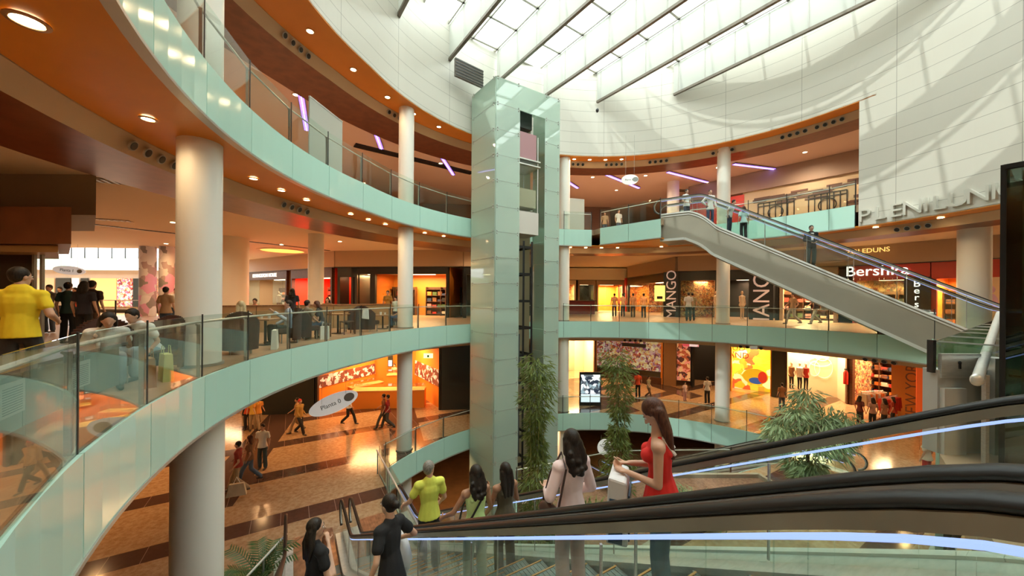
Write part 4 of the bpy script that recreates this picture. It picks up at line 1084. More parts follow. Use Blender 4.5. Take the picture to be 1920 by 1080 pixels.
for k in range(9): p = at(1302 + (k % 5) * 8, 500 + (k // 5) * 9, 27.4); wpart(MB().ell(tuple(p), (.13, .13, .13), 8, 6), 'lamp', glow('orange_bulb', (1, .5, .12), 5), t)
# red fronted shop at right
shop(WG, WG.at(1600), WG.at(1745), 0, 'red fronted fashion shop with white sign, behind the escalator handrail', back=M_GOODS, fasc=mat('fascia_red', (.36, .03, .015), .45), lightc=(1, .62, .3), power=380, lintel=2.5, top=3.4, depth=3.4)
shop(WG, WG.at(1747), WG.at(1905), 0, 'red fronted shop bay with clothes rails beside the right column', back=M_ORW, fasc=mat('fascia_red', (.36, .03, .015), .45), lightc=(1, .62, .3), power=380, lintel=2.5, top=3.4, depth=3.4)
p = WG.p(WG.at(1644), -.2); r = wthing('shop_sign', 'white lettering on the red fascia behind the escalator', 'sign', (p.x, p.y, 2.7)); text('lettering', 'Bershka', M_SIGNW, r, face_M((p.x, p.y, 2.78), (-WG.n.x, -WG.n.y, 0)), size=.82, ext=.03)
q = WG.p(WG.at(1722), -.25); r = wthing('vertical_sign', 'black panel with white letters stacked downwards at the red shop', 'sign', (q.x, q.y, 0)); g = face_M((q.x, q.y, 1.3), (-WG.n.x, -WG.n.y, 0))
b = MB().box((0, 0, 0), (.95, 2.6, .1)); b.v = [tuple(g @ Vector(v)) for v in b.v]; wpart(b, 'panel', M_BLK, r)
for k, chx in enumerate('Bershka'): text('letter', chx, M_SIGNW, r, face_M((q.x - WG.n.x * .08, q.y - WG.n.y * .08, 2.1 - k * .36), (-WG.n.x, -WG.n.y, 0)), size=.48, ext=.01)
q = WG.p(WG.at(1858), -.2); r = wthing('poster', 'poster of a figure in lilac beside the right column', 'poster', (q.x, q.y, .4)); g = face_M((q.x, q.y, 1.5), (-WG.n.x, -WG.n.y, 0))
b = MB().box((0, 0, 0), (1.0, 2.0, .04)); b.v = [tuple(g @ Vector(v)) for v in b.v]; wpart(b, 'panel', mat('poster_cream', (.6, .42, .25), .5), r)
b = MB(); b.ell((0, -.2, .03), (.24, .45, .02), 14, 8); b.ell((.02, .42, .03), (.14, .18, .02), 12, 8); b.v = [tuple(g @ Vector(v)) for v in b.v]; wpart(b, 'figure_print', mat('lilac_print', (.5, .3, .42), .6), r)
i = 20
for w, px, lab in ((WF, 1490, 'rack left in the warm clothes window under the escalator'), (WF, 1535, 'rack right in the warm clothes window under the escalator'), (WG, 1625, 'shelf left in the red fronted shop'), (WG, 1670, 'shelf in the middle of the red fronted shop'), (WG, 1700, 'shelf near the stacked letter panel of the red shop'), (WG, 1775, 'shelf left in the bay beside the right column'), (WG, 1800, 'shelf hidden partly by the right column')):
    i += 1; shelfunit(w, w.at(px), 2.2, 0, lab, wd=1.7, h=1.9, seed=i, nsh=4)
t = wthing('gold_sign', 'small glowing gold lettering above the red fascia, under the orange rim', 'sign', tuple(onz(1635, 456, 4.0)))
p = WG.p(WG.at(1632), -.6); text('lettering', 'ZOLEDUNS', glow('gold_letters', (1, .5, .12), 1.2), t, face_M((p.x, p.y, 4.06), (-WG.n.x, -WG.n.y, 0)), size=.36)  # small gold sign with its own glow, characters guessed
# ---------------- ground floor, left orange shop
GA = Wall((-11.2, 21.2), (-4.0, 21.9))
def _o(px, z): return None
shop(GA, GA.at(594), GA.at(828), Z0, 'bright orange jewellery shop with counters on the ground floor', back=M_ORW, side=M_ORW, fasc=M_BLK, lightc=(1, .55, .22), power=400, lintel=3.7, top=4.4, depth=4.6, glass=False, pier=.12)
mp_ = poster_mat('brown_white_print', [(.16, .05, .03), (.2, .06, .03), (.85, .75, .65), (.14, .04, .03), (.75, .5, .45), (.18, .05, .03)], 7, emit=.25, seed=2)
for (x0, Y0), (x1, Y1), z0, z1, lab, lb2 in (((597, 21.45), (702, 25.6), 1.35, 2.05, 'slanting orange wall on the left inside the orange shop', 'printed brown band with white figures on the left wall of the orange shop'),
                                   ((781, 25.6), (826, 22.15), 1.3, 2.3, 'slanting orange wall on the right inside the orange shop', 'printed band with pale figures on the right wall of the orange shop')):
    a, b = at(x0, 600, Y0).to_2d(), at(x1, 600, Y1).to_2d(); r = wthing('partition_wall', lab, 'wall', (a.x, a.y, Z0)); wpart(MB().quadwall(a, b, Z0, Z0 + 4.0, .1), 'panel', M_ORW, r)
    n = Vector((CX, CY)) - a; d = (b - a).normalized(); nn = Vector((-d.y, d.x)); nn = nn if nn.dot(Vector((0, 10)) - a) > 0 else -nn
    a, b = a + nn * .08, b + nn * .08; r = wthing('wall_mural', lb2, 'mural', (a.x, a.y, Z0 + z0)); wpart(MB().quadwall(a, b, Z0 + z0, Z0 + z1, .05), 'panel', mp_, r)
q = at(732, 690, 25.5); r = wthing('wall_niche', 'dark narrow niche with a lit white card in the orange shop', 'niche', (q.x, q.y, Z0 + 1.6)); wpart(MB().box((q.x, q.y, Z0 + 2.6), (.35, .06, 1.5)), 'recess', M_DARK, r); wpart(MB().box((q.x, q.y - .05, Z0 + 2.1), (.24, .03, .4)), 'card', glow('card_white', (1, .9, .7), 1.5), r)
c = at(1413, 652, 17.9); r = wthing('exit_sign', 'tiny white notice box under the middle gallery edge, right of the escalator column', 'sign', tuple(c)); wpart(MB().box(tuple(c), (.34, .06, .16)), 'box', M_PAPER, r)
def counter(label, a, b, z, h=1.0, dpt=.7, m=None, mt=None):
    a, b = Vector(a), Vector(b); c = (a + b) / 2; t = wthing('counter', label, 'counter', (c.x, c.y, z))
    wpart(MB().quadwall(a, b, z, z + h, dpt), 'front', m or M_ORW, t); wpart(MB().quadwall(a, b, z + h, z + h + .05, dpt + .08), 'worktop', mt or mat('counter_top', (.8, .55, .25), .3), t)
    g = MB().quadwall(a, b, z + h + .05, z + h + .30, dpt * .8); wpart(g, 'glass_case', M_GLASST, t); return t
counter('long front counter with a glass case in the orange shop', GA.p(GA.at(655), .8), GA.p(GA.at(795), .8), Z0, 1.05, .8)
counter('left inner counter set at an angle in the orange shop', GA.p(GA.at(640), 1.5), GA.p(GA.at(690), 3.2), Z0, 1.0, .5)
counter('raised rear desk in the orange shop', GA.p(GA.at(705), 3.0), GA.p(GA.at(755), 3.0), Z0, 1.5, .6)
t = wthing('exit_sign', 'small glowing emergency sign hanging left of the lift on the ground floor', 'sign', tuple(at(803, 666, 20.5)))
c = at(803, 667, 20.5); wpart(MB().box(tuple(c), (.52, .06, .26)), 'box', glow('exit_yellow', (.75, .85, .35), 1.4), t); wpart(MB().box((c.x, c.y - .035, c.z - .02), (.10, .01, .12)), 'symbol', mat('exit_green', (.02, .12, .05), .5), t)
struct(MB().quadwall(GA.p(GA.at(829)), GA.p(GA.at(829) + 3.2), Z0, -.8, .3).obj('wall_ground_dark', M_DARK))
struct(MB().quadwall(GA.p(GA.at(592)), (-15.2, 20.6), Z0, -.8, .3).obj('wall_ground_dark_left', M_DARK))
GB = Wall((-27, 27), (-15.4, 23.5))
shop(GB, 1, 11, Z0, 'distant shop with racks of red goods on the ground floor at left', back=M_GOODS, fasc=M_WOOD, lightc=(1, .5, .3), power=380, top=4.4, lintel=3.4)
i = 40
for tt in (4.5, 6.3, 8.2, 10): i += 1; shelfunit(GB, tt, 1.6, Z0, 'low rack of red goods, place %s in the distant left shop' % ['one', 'two', 'three', 'four'][i - 41], wd=1.5, h=1.5, nsh=4, seed=i, rows=[M_GARM[0], M_GARM[4], M_GARM[2]])
# ---------------- ground floor, right
GC = Wall((3.4, 30.5), (7.2, 31)); GD = Wall((7.2, 31.5), (12.0, 28.6)); GE = Wall((12.0, 28.6), (16.2, 26.8)); GF = Wall((16.2, 26.8), (18.2, 25.4)); GG = Wall((18.2, 25.4), (22.0, 23.6)); GH = Wall((22.0, 23.6), (23.4, 19.4))
t = wthing('shop_window_display', 'huge glazed window filled with a red and pink picture collage', 'window display', (9.6, 30, Z0))
wpart(MB().quadwall(GD.p(.1, .3), GD.p(GD.L - .25, .3), Z0 + .9, Z0 + 4.3, .08), 'picture_panel', M_PH1, t); wpart(MB().quadwall(GD.p(.1), GD.p(GD.L - .2), Z0 + .5, Z0 + 4.4, .03), 'glass', M_GLASST, t)
g = MB(); g.quadwall(GD.p(.05), GD.p(GD.L - .15), Z0, Z0 + .5, .3); wpart(g, 'plinth', M_WOOD, t)
g = MB()
for e2 in (.05, GD.L - .2): g.quadwall(GD.p(e2), GD.p(e2 + .14), Z0, Z0 + 4.6, .2)
wpart(g, 'frame', M_ORW, t)
q = GD.p(GD.at(1190), -.2); wpart(MB().box((q.x, q.y, Z0 + 2.95), (1.9, .06, .28), math.atan2(GD.u.y, GD.u.x)), 'sign_board', M_BLK, t)
shop(GC, .1, GC.L, Z0, 'cream window with a dark figure picture just right of the tower column', back=mat('cream_display', (.75, .6, .42), .6), fasc=M_WOOD, power=500, lintel=3.6, top=4.4)
struct(MB().quadwall(GE.p(0), GE.p(.9), Z0, -.8, .6).obj('wall_ground_pier', mat('pier_brown', (.28, .15, .07), .5)))
t = wthing('shop_window_display', 'narrow window with stacked warm coloured picture panels', 'window display', (13.3, 28.2, Z0))
wpart(MB().quadwall(GE.p(.95, .2), GE.p(1.9, .2), Z0 + .4, Z0 + 4.3, .08), 'picture_panel', poster_mat('collage_warm_small', [(.5, .1, .03), (.85, .5, .2), (.1, .03, .02), (.8, .3, .2)], 6, emit=.3, seed=12), t)
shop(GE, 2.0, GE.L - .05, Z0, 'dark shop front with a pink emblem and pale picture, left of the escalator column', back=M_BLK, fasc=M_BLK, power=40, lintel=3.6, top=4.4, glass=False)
q = GE.p(GE.at(1296), -.13); r = wthing('poster', 'pink and white picture panel hung above the dark shop front', 'poster', (q.x, q.y, Z0 + 3)); wpart(MB().box((q.x, q.y + .06, Z0 + 3.62), (1.1, .24, 1.0), math.atan2(GE.u.y, GE.u.x)), 'panel', poster_mat('pink_print', [(.8, .35, .35), (.9, .7, .65), (.6, .08, .1)], 3, emit=.5, seed=4), r)
shop(GF, .0, GF.L, Z0, 'toy shop window with a bright yellow display wall and red letters', back=M_YELS, side=M_YELS, fasc=M_ORANGE, lightc=(1, .75, .35), power=300, lintel=4.0, top=4.4, depth=1.2, glass=True, pier=.06)
q = GF.p(GF.at(1385), .5); r = wthing('shop_sign', 'dark red block letters hanging inside the yellow toy shop', 'sign', (q.x, q.y, Z0 + 3)); 
for body, dz in (('UD', 0), ('AND', -.55)): text('lettering', body, mat('letters_darkred', (.35, .01, .01), .5), r, face_M((q.x, q.y, Z0 + 2.95 + dz), (-GF.n.x, -GF.n.y, 0)), size=.6, ext=.04)
t = wthing('toy_truck', 'yellow, red and blue round emblem board in the toy shop window', 'board', tuple(at(1416, 708, 25)))
c = at(1416, 706, 25.3); g = face_M(c, (-GF.n.x, -GF.n.y, 0))
for k, (cl, ax, ay, rx, ry) in enumerate((((.9, .6, .02), 0, 0, .75, .55), ((.05, .15, .5), .05, -.28, .42, .22), ((.75, .05, .02), .42, .0, .26, .4))):
    b = MB().cyl((0, 0), 1, 0, .04, 20); b.v = [tuple(g @ Vector((v[0] * rx + ax, v[1] * ry + ay, v[2] + k * .03))) for v in b.v]; wpart(b, 'disc', mat('toycol%s' % 'abc'[k], cl, .5, emit=cl, estr=.3), t)
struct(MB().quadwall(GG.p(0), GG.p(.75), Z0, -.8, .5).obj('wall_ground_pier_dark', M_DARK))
q = GG.p(GG.at(1457)); tq = GG.at(1455)
shop(GG, .8, GG.L - .1, Z0, 'bright cream shop window with sketched figures on its wall', back=mat('cream_lit', (.92, .74, .48), .6), side=mat('cream_lit', (.92, .74, .48), .6), fasc=M_WOOD, lightc=(1, .74, .42), power=280, lintel=4.0, top=4.4, depth=1.6, pier=.08, glass=False)
for px, lab, m1 in ((1490, 'mannequin in a dark jacket at left in the cream shop window', M_GARM[6]), (1506, 'mannequin with white shirt and red tie in the cream shop window', M_GARM[5]), (1518, 'mannequin with red top in the cream shop window', M_GARM[0])):
    q = GG.p(GG.at(px), .7); mannequin((q.x, q.y, Z0 + .5), math.pi, lab, m1, M_GARM[2], 1.9)
q = GG.p(GG.at(1556), 1.5); r = wthing('line_drawing', 'white line drawing of a figure on the cream shop wall', 'drawing', (q.x, q.y, Z0 + 1)); g = face_M((q.x, q.y, Z0 + 2.4), (-GG.n.x, -GG.n.y, 0))
b = MB()
for rx, ry, ox, oy in ((.45, .5, 0, .6), (.35, .4, .05, .5), (.6, .3, -.1, 0), (.5, .7, .1, -.4), (.3, .5, -.4, -.5)):
    b.tube([g @ Vector((ox + rx * math.cos(a), oy + ry * math.sin(a), .02)) for a in [2 * math.pi * k / 22 for k in range(22)]], .018, 5, closed=True)
wpart(b, 'lines', mat('drawn_white', (.95, .92, .85), .6), r)
q = GG.p(GG.at(1585), -.15); r = wthing('fire_extinguisher', 'red fire extinguisher on the post beside the cream shop window', 'fire extinguisher', (q.x, q.y, Z0 + 1.2)); 
wpart(MB().lathe((q.x, q.y, Z0 + 1.3), [(.001, 0), (.13, 0), (.13, .75), (.06, .88), (.001, .9)], 14), 'cylinder', M_REDW, r, smooth=True); wpart(MB().box((q.x, q.y, Z0 + 2.25), (.08, .14, .1)), 'valve', M_BLK, r)
shop(GH, .05, GH.at(1738), Z0, 'clothes shop with dark racks and a big lettered side panel, ground floor right', back=M_GOODS, fasc=M_WOOD, lightc=(1, .6, .3), power=420, lintel=3.9, top=4.4, glass=False, depth=3.2)
q = GH.p(GH.at(1713), -.25); r = wthing('shop_sign', 'tall orange-brown panel with grey letters turned upwards, at right', 'sign', (q.x, q.y, Z0)); g = face_M((q.x, q.y, Z0 + 2.1), (-GH.n.x * .6 - .5, -GH.n.y * .2 - .8, 0))
b = MB().box((0, 0, 0), (1.5, 4.2, .08)); b.v = [tuple(g @ Vector(v)) for v in b.v]; wpart(b, 'panel', mat('panel_amber', (.62, .26, .06), .5), r)
text('lettering', 'NEW YORKER', mat('letters_grey', (.20, .12, .07), .5), r, g @ Matrix.Translation((0, 0, .05)) @ Matrix.Rotation(R(90), 4, 'Z') @ Matrix.Translation((0, -.3, 0)), size=.72, ext=.01)
q = GH.p(GH.at(1745), -.2); r = wthing('door_panel', 'glowing red-orange narrow panel at the far right of the ground floor shops', 'panel', (q.x, q.y, Z0)); wpart(MB().box((q.x, q.y, Z0 + 2.1), (.9, .1, 4.2), math.atan2(GH.u.y, GH.u.x) + .7), 'panel', mat('panel_red_orange', (.8, .12, .02), .5, emit=(.8, .12, .02), estr=.25), r)
i = 60
for w, px, lab in ((GH, 1612, 'tall clothes rack at left in the dark clothes shop'), (GH, 1640, 'wall shelf of dark clothes, middle of the dark clothes shop'), (GH, 1668, 'wall shelf at right in the dark clothes shop')):
    i += 1; shelfunit(w, w.at(px), 2.2, Z0, lab, wd=1.5, h=3.4, nsh=7, seed=i, rows=M_GARM[:7])
def clothes_rail(p, rz, label, n=12, ms=None):
    t = thing('clothes_rail', label, 'clothes rail', p, rz); MB().tube([(-.8, 0, 0), (-.8, 0, 1.5), (.8, 0, 1.5), (.8, 0, 0)], .02, 6).obj('rail', M_STEEL, t)
    rn = random.Random(int(p[0] * 10))
    for k in range(n):
        x = -.7 + 1.4 * k / (n - 1); g = thing('hanging_garment', 'garment hanging on the ' + label, 'clothes', (p[0] + math.cos(rz) * x, p[1] + math.sin(rz) * x, p[2]), rz, 'garments on the ' + label[:50])
        l = rn.uniform(.6, .9); MB().hexa([(-.03, -.24, 1.42 - l), (.03, -.24, 1.42 - l), (.03, .24, 1.42 - l), (-.03, .24, 1.42 - l), (-.02, -.20, 1.38), (.02, -.20, 1.38), (.02, .20, 1.38), (-.02, .20, 1.38)]).obj('cloth', rn.choice(ms or M_GARM), g)
        MB().tube([(0, -.12, 1.36), (0, 0, 1.44), (0, .12, 1.36)], .008, 4).obj('hanger', M_STEEL, g)
q = onz(1635, 782, Z0); q = q * (21 / q.y); clothes_rail((q.x, q.y, Z0), .2, 'clothes rail before the dark clothes shop', ms=[M_GARM[1], M_GARM[4], M_GARM[5]])
q = onz(1668, 785, Z0); q = q * (20 / q.y); clothes_rail((q.x, q.y, Z0), .4, 'rail of red clothes beside the amber panel', ms=[M_GARM[0]])
# backlit stand on the ground floor
p = onz(1096, 760, Z0); t = wthing('poster_stand', 'freestanding black framed backlit poster on the ground floor', 'poster stand', tuple(p))
wpart(MB().box((p.x + .35, p.y, Z0 + 1.05), (1.35, .16, 2.1)), 'frame', M_BLK, t); wpart(MB().box((p.x + .35, p.y - .085, Z0 + 1.35), (1.2, .02, 1.2)), 'picture', M_PH2, t); wpart(MB().box((p.x + .35, p.y - .085, Z0 + .48), (1.2, .02, .5)), 'caption_panel', glow('caption_white', (.75, .85, .9), .9), t)
# ---------------- upper gallery
UA = Wall((-22, 34), (2, 33)); 
struct(MB().quadwall((-22, 32), (9, 33.5), Z2, 9.72, .3).obj('wall_upper_back', mat('upper_wall_brown', (.22, .13, .09), .6)))
struct(MB().quadwall((-14, 4), (-16, 34), Z2, 9.72, .3).obj('wall_upper_left', mat('upper_wall_brown2', (.26, .16, .11), .6)))
M_FROST = glassy('frosted_screen', (.75, .8, .76), .1, .4, .4, diff=.75, dcol=(.62, .64, .58))
def screen(label, a, b, h):
    t = wthing('glass_screen', label, 'screen', (a[0], a[1], Z2)); wpart(MB().quadwall(a, b, Z2 + .02, Z2 + h, .04), 'frosted_pane', M_FROST, t); wpart(MB().quadwall(a, b, Z2 + h, Z2 + h + .04, .06).quadwall(a, b, Z2, Z2 + .03, .08), 'edge_trim', M_STEELL, t)
a, b = rp(178, .75).to_2d(), rp(169.5, .9).to_2d(); screen('tall frosted glass screen on the upper gallery left of the white column', a, b, 2.25)
a, b = rp(216, .6).to_2d(), rp(205, 1.0).to_2d(); 
a, b = rp(99, .7).to_2d(), rp(93, .9).to_2d(); screen('frosted glass screen on the upper gallery just right of the lift tower', a, b, 2.0)
# hanging level discs
def disc_sign(label, c, rx, ry, tilt, n, txt, z_up, tsize, face_m=None, second=None):
    t = wthing('hanging_sign', label, 'sign', tuple(c)); f = face_M(c, n, tilt)
    b = MB().cyl((0, 0), 1, -.02, .02, 40); b.v = [tuple(f @ Vector((v[0] * rx, v[1] * ry, v[2]))) for v in b.v]; wpart(b, 'disc', face_m or mat('disc_white', (.85, .84, .8), .4, emit=(.8, .8, .76), estr=.25), t)
    text('lettering', txt, mat('sign_grey', (.10, .10, .10), .5), t, f @ Matrix.Translation((-.12 * rx, -tsize * .33, .022)), size=tsize, ext=.004)
    b = MB().cyl((.68 * 1, 0), 1, .02, .026, 24); b.v = [tuple(f @ Vector(((v[0] - .68) * ry * .55 + rx * .64, (v[1]) * ry * .45, v[2]))) for v in b.v]; wpart(b, 'map_emblem', mat('emblem_grey', (.30, .31, .30), .5), t)
    w_ = MB()
    for s in (-.5, .5): q = f @ Vector((s * rx, 0, 0)); w_.tube([q, Vector((q.x, q.y, z_up))], .006, 4)
    wpart(w_, 'cables', M_STEEL, t); return t
disc_sign('white oval sign reading Planta 0 hanging below the middle gallery', at(626, 756, 14.4), .92, .36, R(20), (.35, -1, .12), 'Planta 0', -.93, .24)
disc_sign('small white oval sign hanging above the escalator head on the upper gallery', at(1181, 337, 18.5), .42, .26, 0, (-.2, -1, 0), 'Planta 2', 9.7, .12)
disc_sign('small white oval sign hanging in the lowest level behind the bamboo', at(1133, 838, 19), .34, .42, R(-20), (-.2, -1, 0), 'Planta -1', Z0 - .4, .12)
disc_sign('white oval sign hanging far away in the second atrium', at(130, 507, 22.5), .92, .27, R(-5), (.1, -1, 0), 'Planta 1', 4.5, .25)
# upper right mural: sketched facade
c0, c1 = onz(1450, 400, 8.0), None
M_MUR = mat('mural_sand', (.60, .50, .33), .6)
mw = Wall((17.2, 22.6), (21.2, 18.0))
t = wthing('shop_facade', 'sand coloured upper shop facade with stepped brown drawing and black grille', 'shop', (19.2, 20.3, Z2))
wpart(MB().quadwall(mw.p(-2.5), mw.p(mw.L), Z2, Z2 + 3.3, .2), 'wall_panel', M_MUR, t)
wpart(MB().quadwall(mw.p(-6), mw.p(mw.L), Z2 + 3.1, Z2 + 4.3, .5), 'bulkhead', M_BULK2, t)
g = MB(); rn = random.Random(4)
for k in range(34):
    x = rn.uniform(-1.8, 4.8); z = Z2 + 2.75 - abs(rn.gauss(0, .3)) - (0.0 if x > 1.6 else .15); q = mw.p(x, -.12); g.box((q.x, q.y, z), (rn.uniform(.5, 1.1), .03, .13), math.atan2(mw.u.y, mw.u.x))
for k in range(12):
    x = rn.uniform(2.9, 4.2); q = mw.p(x, -.12); g.box((q.x, q.y, Z2 + 1.5 + rn.uniform(-.3, .3)), (.5, .03, .1), math.atan2(mw.u.y, mw.u.x))
wpart(g, 'painted_bricks', mat('mural_brown', (.16, .09, .07), .7), t)
g = MB()
for x0, x1 in ((-1.6, .3), (1.0, 2.7)):
    for k in range(7): q = mw.p(x0 + (x1 - x0) * k / 6, -.13); g.box((q.x, q.y, Z2 + 1.45), (.05, .04, 1.5), math.atan2(mw.u.y, mw.u.x))
    for z in (.75, 1.0, 2.0, 2.2): g.bar((*mw.p(x0, -.13), Z2 + z), (*mw.p(x1, -.13), Z2 + z), .04, .05)
    g.tube([(*mw.p((x0 + x1) / 2 + .4 * math.cos(a), -.15), Z2 + 1.5 + .4 * math.sin(a)) for a in [2 * math.pi * k / 20 for k in range(20)]], .03, 5, closed=True)
wpart(g, 'window_grille', M_BLK, t)
wpart(MB().quadwall(mw.p(-6), mw.p(-2.4), Z2, Z2 + 3.0, .25), 'red_panel', M_REDW, t)
# ---------------- far second atrium shops and posters
FW = Wall((-60, 40.9), (-30, 40.9))
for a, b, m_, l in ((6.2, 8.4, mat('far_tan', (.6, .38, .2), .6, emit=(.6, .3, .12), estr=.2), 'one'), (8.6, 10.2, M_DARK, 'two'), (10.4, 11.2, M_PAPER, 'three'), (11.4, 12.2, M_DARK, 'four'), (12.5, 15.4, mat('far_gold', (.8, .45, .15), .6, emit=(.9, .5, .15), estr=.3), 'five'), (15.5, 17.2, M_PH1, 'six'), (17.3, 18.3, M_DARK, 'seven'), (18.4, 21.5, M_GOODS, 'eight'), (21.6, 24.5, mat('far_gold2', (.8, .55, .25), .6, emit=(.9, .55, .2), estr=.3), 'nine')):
    t = wthing('shop_window_display', 'distant lit shop window in the far atrium, bay %s from the left' % l, 'window display', (*FW.p((a + b) / 2), 0))
    wpart(MB().quadwall(FW.p(a), FW.p(b), 0, 3.2, .1), 'panel', m_, t)
for px, l in ((277, 'left'), (314, 'right')):
    q = at(px, 540, 23.5); t = wthing('column', 'far column wrapped in a pink and cream picture, the %s one of the pair' % l, 'column', (q.x, q.y, 0)); wpart(MB().cyl((q.x, q.y), .42, 0, 4.5, 24), 'picture_wrap', poster_mat('wrap_print', [(.7, .6, .5), (.45, .3, .25), (.75, .35, .45), (.8, .7, .6), (.3, .25, .2)], 3.0, emit=.05, seed=8), t, smooth=True)
fb = [Vector((-34, 24.0)), Vector((-31, 24.1)), Vector((-28, 24.2)), Vector((-25, 24.3)), Vector((-22, 24.4))]
r = wthing('glass_balustrade', 'distant balustrade with dark posts before the far atrium', 'balustrade', (-28, 24.2, 0))
wpart(MB().tube([(p.x, p.y, 1.0) for p in fb], .03, 6), 'handrail', M_STEELL, r)
for i in range(4): wpart(MB().quadwall(fb[i], fb[i + 1], .05, .95, .014), 'glass_pane', M_GLASS, r)
for i in range(9): q = fb[0].lerp(fb[-1], i / 8); wpart(MB().box((q.x, q.y, .5), (.07, .05, 1.0)), 'post', M_BLK, r)
# ---------------- kiosk at far left of the middle gallery
t = wthing('kiosk', 'brown and grey boxed kiosk hanging from the ceiling at far left', 'kiosk', (-11.8, 9.5, 2.4))
wpart(MB().slab([(-10.8, 9.4), (-13.6, 11.8), (-20, 11.8), (-20, 9.4)], [], 3.45, 4.5), 'grey_bulkhead', mat('kiosk_grey', (.26, .22, .16), .6), t)
wpart(MB().slab([(-10.4, 8.55), (-13.2, 10.8), (-19, 10.8), (-19, 8.55)], [], 2.58, 3.45), 'brown_header', M_WOOD if False else noisy('kiosk_brown', (.20, .08, .03), (.26, .10, .04), 2, .35), t)
wpart(MB().slab([(-10.9, 8.7), (-13.0, 10.4), (-18, 10.4), (-18, 8.7)], [], 2.40, 2.56), 'lit_soffit', mat('kiosk_soffit', (.45, .28, .12), .4), t)
wpart(MB().slab([(-12.3, 9.35), (-13.4, 10.2), (-17.5, 10.2), (-17.5, 9.35)], [], 0, 2.4), 'dark_back', mat('kiosk_dark', (.05, .035, .02), .5), t)
for x in (-12.25, -12.05): wpart(MB().box((x, 9.3, 1.2), (.06, .06, 2.4)), 'post', M_STEEL, t)
wpart(MB().box((-13.9, 9.3, 1.3), (1.2, .06, .8)), 'red_panel', M_REDW, t)
# ================================================================== PEOPLE
SKIN = noisy('skin', (.58, .34, .23), (.64, .38, .26), 6, .5)
SKIND = noisy('skin_tanned', (.36, .18, .10), (.41, .21, .12), 6, .5)
HAIR = noisy('hair_dark', (.008, .006, .005), (.030, .020, .013), 45, .5, stretch=(3, 3, .22), bump=.9, spec=.3)
HAIRB = noisy('hair_brown', (.045, .016, .009), (.12, .045, .024), 45, .5, stretch=(3, 3, .22), bump=.9, spec=.3)
HAIRG = noisy('hair_grey', (.12, .11, .10), (.30, .28, .25), 30, .5, stretch=(3, 3, .6))
HAIRY = noisy('hair_blonde', (.50, .36, .18), (.68, .52, .28), 30, .45, stretch=(3, 3, .4))
_cl = {}
def cloth(name, c, k=.8, fold=True):
    if name in _cl: return _cl[name]
    m = noisy('fabric_' + name, c, tuple(min(1, v * 1.18 + .004) for v in c), 7, .85, bump=.25 if fold else 0, stretch=(1, 1, .5)); _cl[name] = m; return m
EYEW = mat('eye_white', (.8, .78, .75), .3); EYED = mat('iris_dark', (.03, .015, .01), .2); LIPS = mat('lips', (.45, .12, .10), .4)
def rc(mb, p0, p1, r0, r1, flat=1.0, side=(1, 0, 0), seg=12, cut=False):
    p0, p1 = Vector(p0), Vector(p1); t = p1 - p0; L = t.length
    if L < 1e-5: t = Vector((0, 0, 1)); L = 1e-5
    t.normalize(); a = Vector(side) - t * Vector(side).dot(t)
    if a.length < .1: a = t.orthogonal()
    a.normalize(); b = t.cross(a); st = []
    for k in range(4): ph = R(-90 + 27 * k); st.append((r0 * math.sin(ph), max(.001, r0 * math.cos(ph))))
    if cut: st = []
    st += [(0, r0), (L, r1)]
    for k in range(1, 5): ph = R(22.5 * k); st.append((L + r1 * math.sin(ph), max(.001, r1 * math.cos(ph))))
    base = len(mb.v)
    for d, r in st:
        for k in range(seg):
            an = 2 * math.pi * k / seg; mb.v.append(tuple(p0 + t * d + a * r * math.cos(an) + b * r * flat * math.sin(an)))
    for i in range(len(st) - 1):
        for k in range(seg):
            mb.f.append((base + i * seg + k, base + i * seg + (k + 1) % seg, base + (i + 1) * seg + (k + 1) % seg, base + (i + 1) * seg + k)); mb.m.append(0)
    mb.f.append(tuple(base + k for k in range(seg))[::-1]); mb.m.append(0)
    mb.f.append(tuple(base + (len(st) - 1) * seg + k for k in range(seg))); mb.m.append(0)
def fuse(mb, name, m, parent, vox, smooth=4):
    """one continuous closed surface out of the overlapping volumes"""
    if not mb.v: return None
    o = mb.obj(name, m, parent)
    r = o.modifiers.new('r', 'REMESH'); r.mode = 'VOXEL'; r.voxel_size = vox; r.use_smooth_shade = True
    s = o.modifiers.new('s', 'SMOOTH'); s.factor = .5; s.iterations = smooth
    dg = bpy.context.evaluated_depsgraph_get(); me = bpy.data.meshes.new_from_object(o.evaluated_get(dg))
    o.modifiers.clear(); old = o.data; o.data = me; bpy.data.meshes.remove(old)
    if not me.materials: me.materials.append(m)
    return o
POSES = dict(
    stand=dict(),
    walk=dict(kl=(.10, .20, .50), al=(.09, .30, .12), kr=(-.09, .02, .48), ar=(-.10, -.34, .16), el=(-.26, -.12, 1.13), hl=(-.28, .06, .93), er=(.26, .10, 1.13), hr=(.27, .26, .98), mirror_legs=True),
    walk2=dict(kl=(-.10, .20, .50), al=(-.09, .32, .10), kr=(.09, .0, .48), ar=(.10, -.34, .16), el=(-.26, -.14, 1.13), hl=(-.28, -.04, .93), er=(.26, .10, 1.13), hr=(.26, .30, 1.0)),
    sit=dict(drop=.46, kl=(-.12, .46, .50), al=(-.12, .44, .09), kr=(.12, .46, .50), ar=(.12, .44, .09), el=(-.24, .06, 1.14), hl=(-.16, .30, 1.02), er=(.24, .06, 1.14), hr=(.16, .30, 1.02)),
)
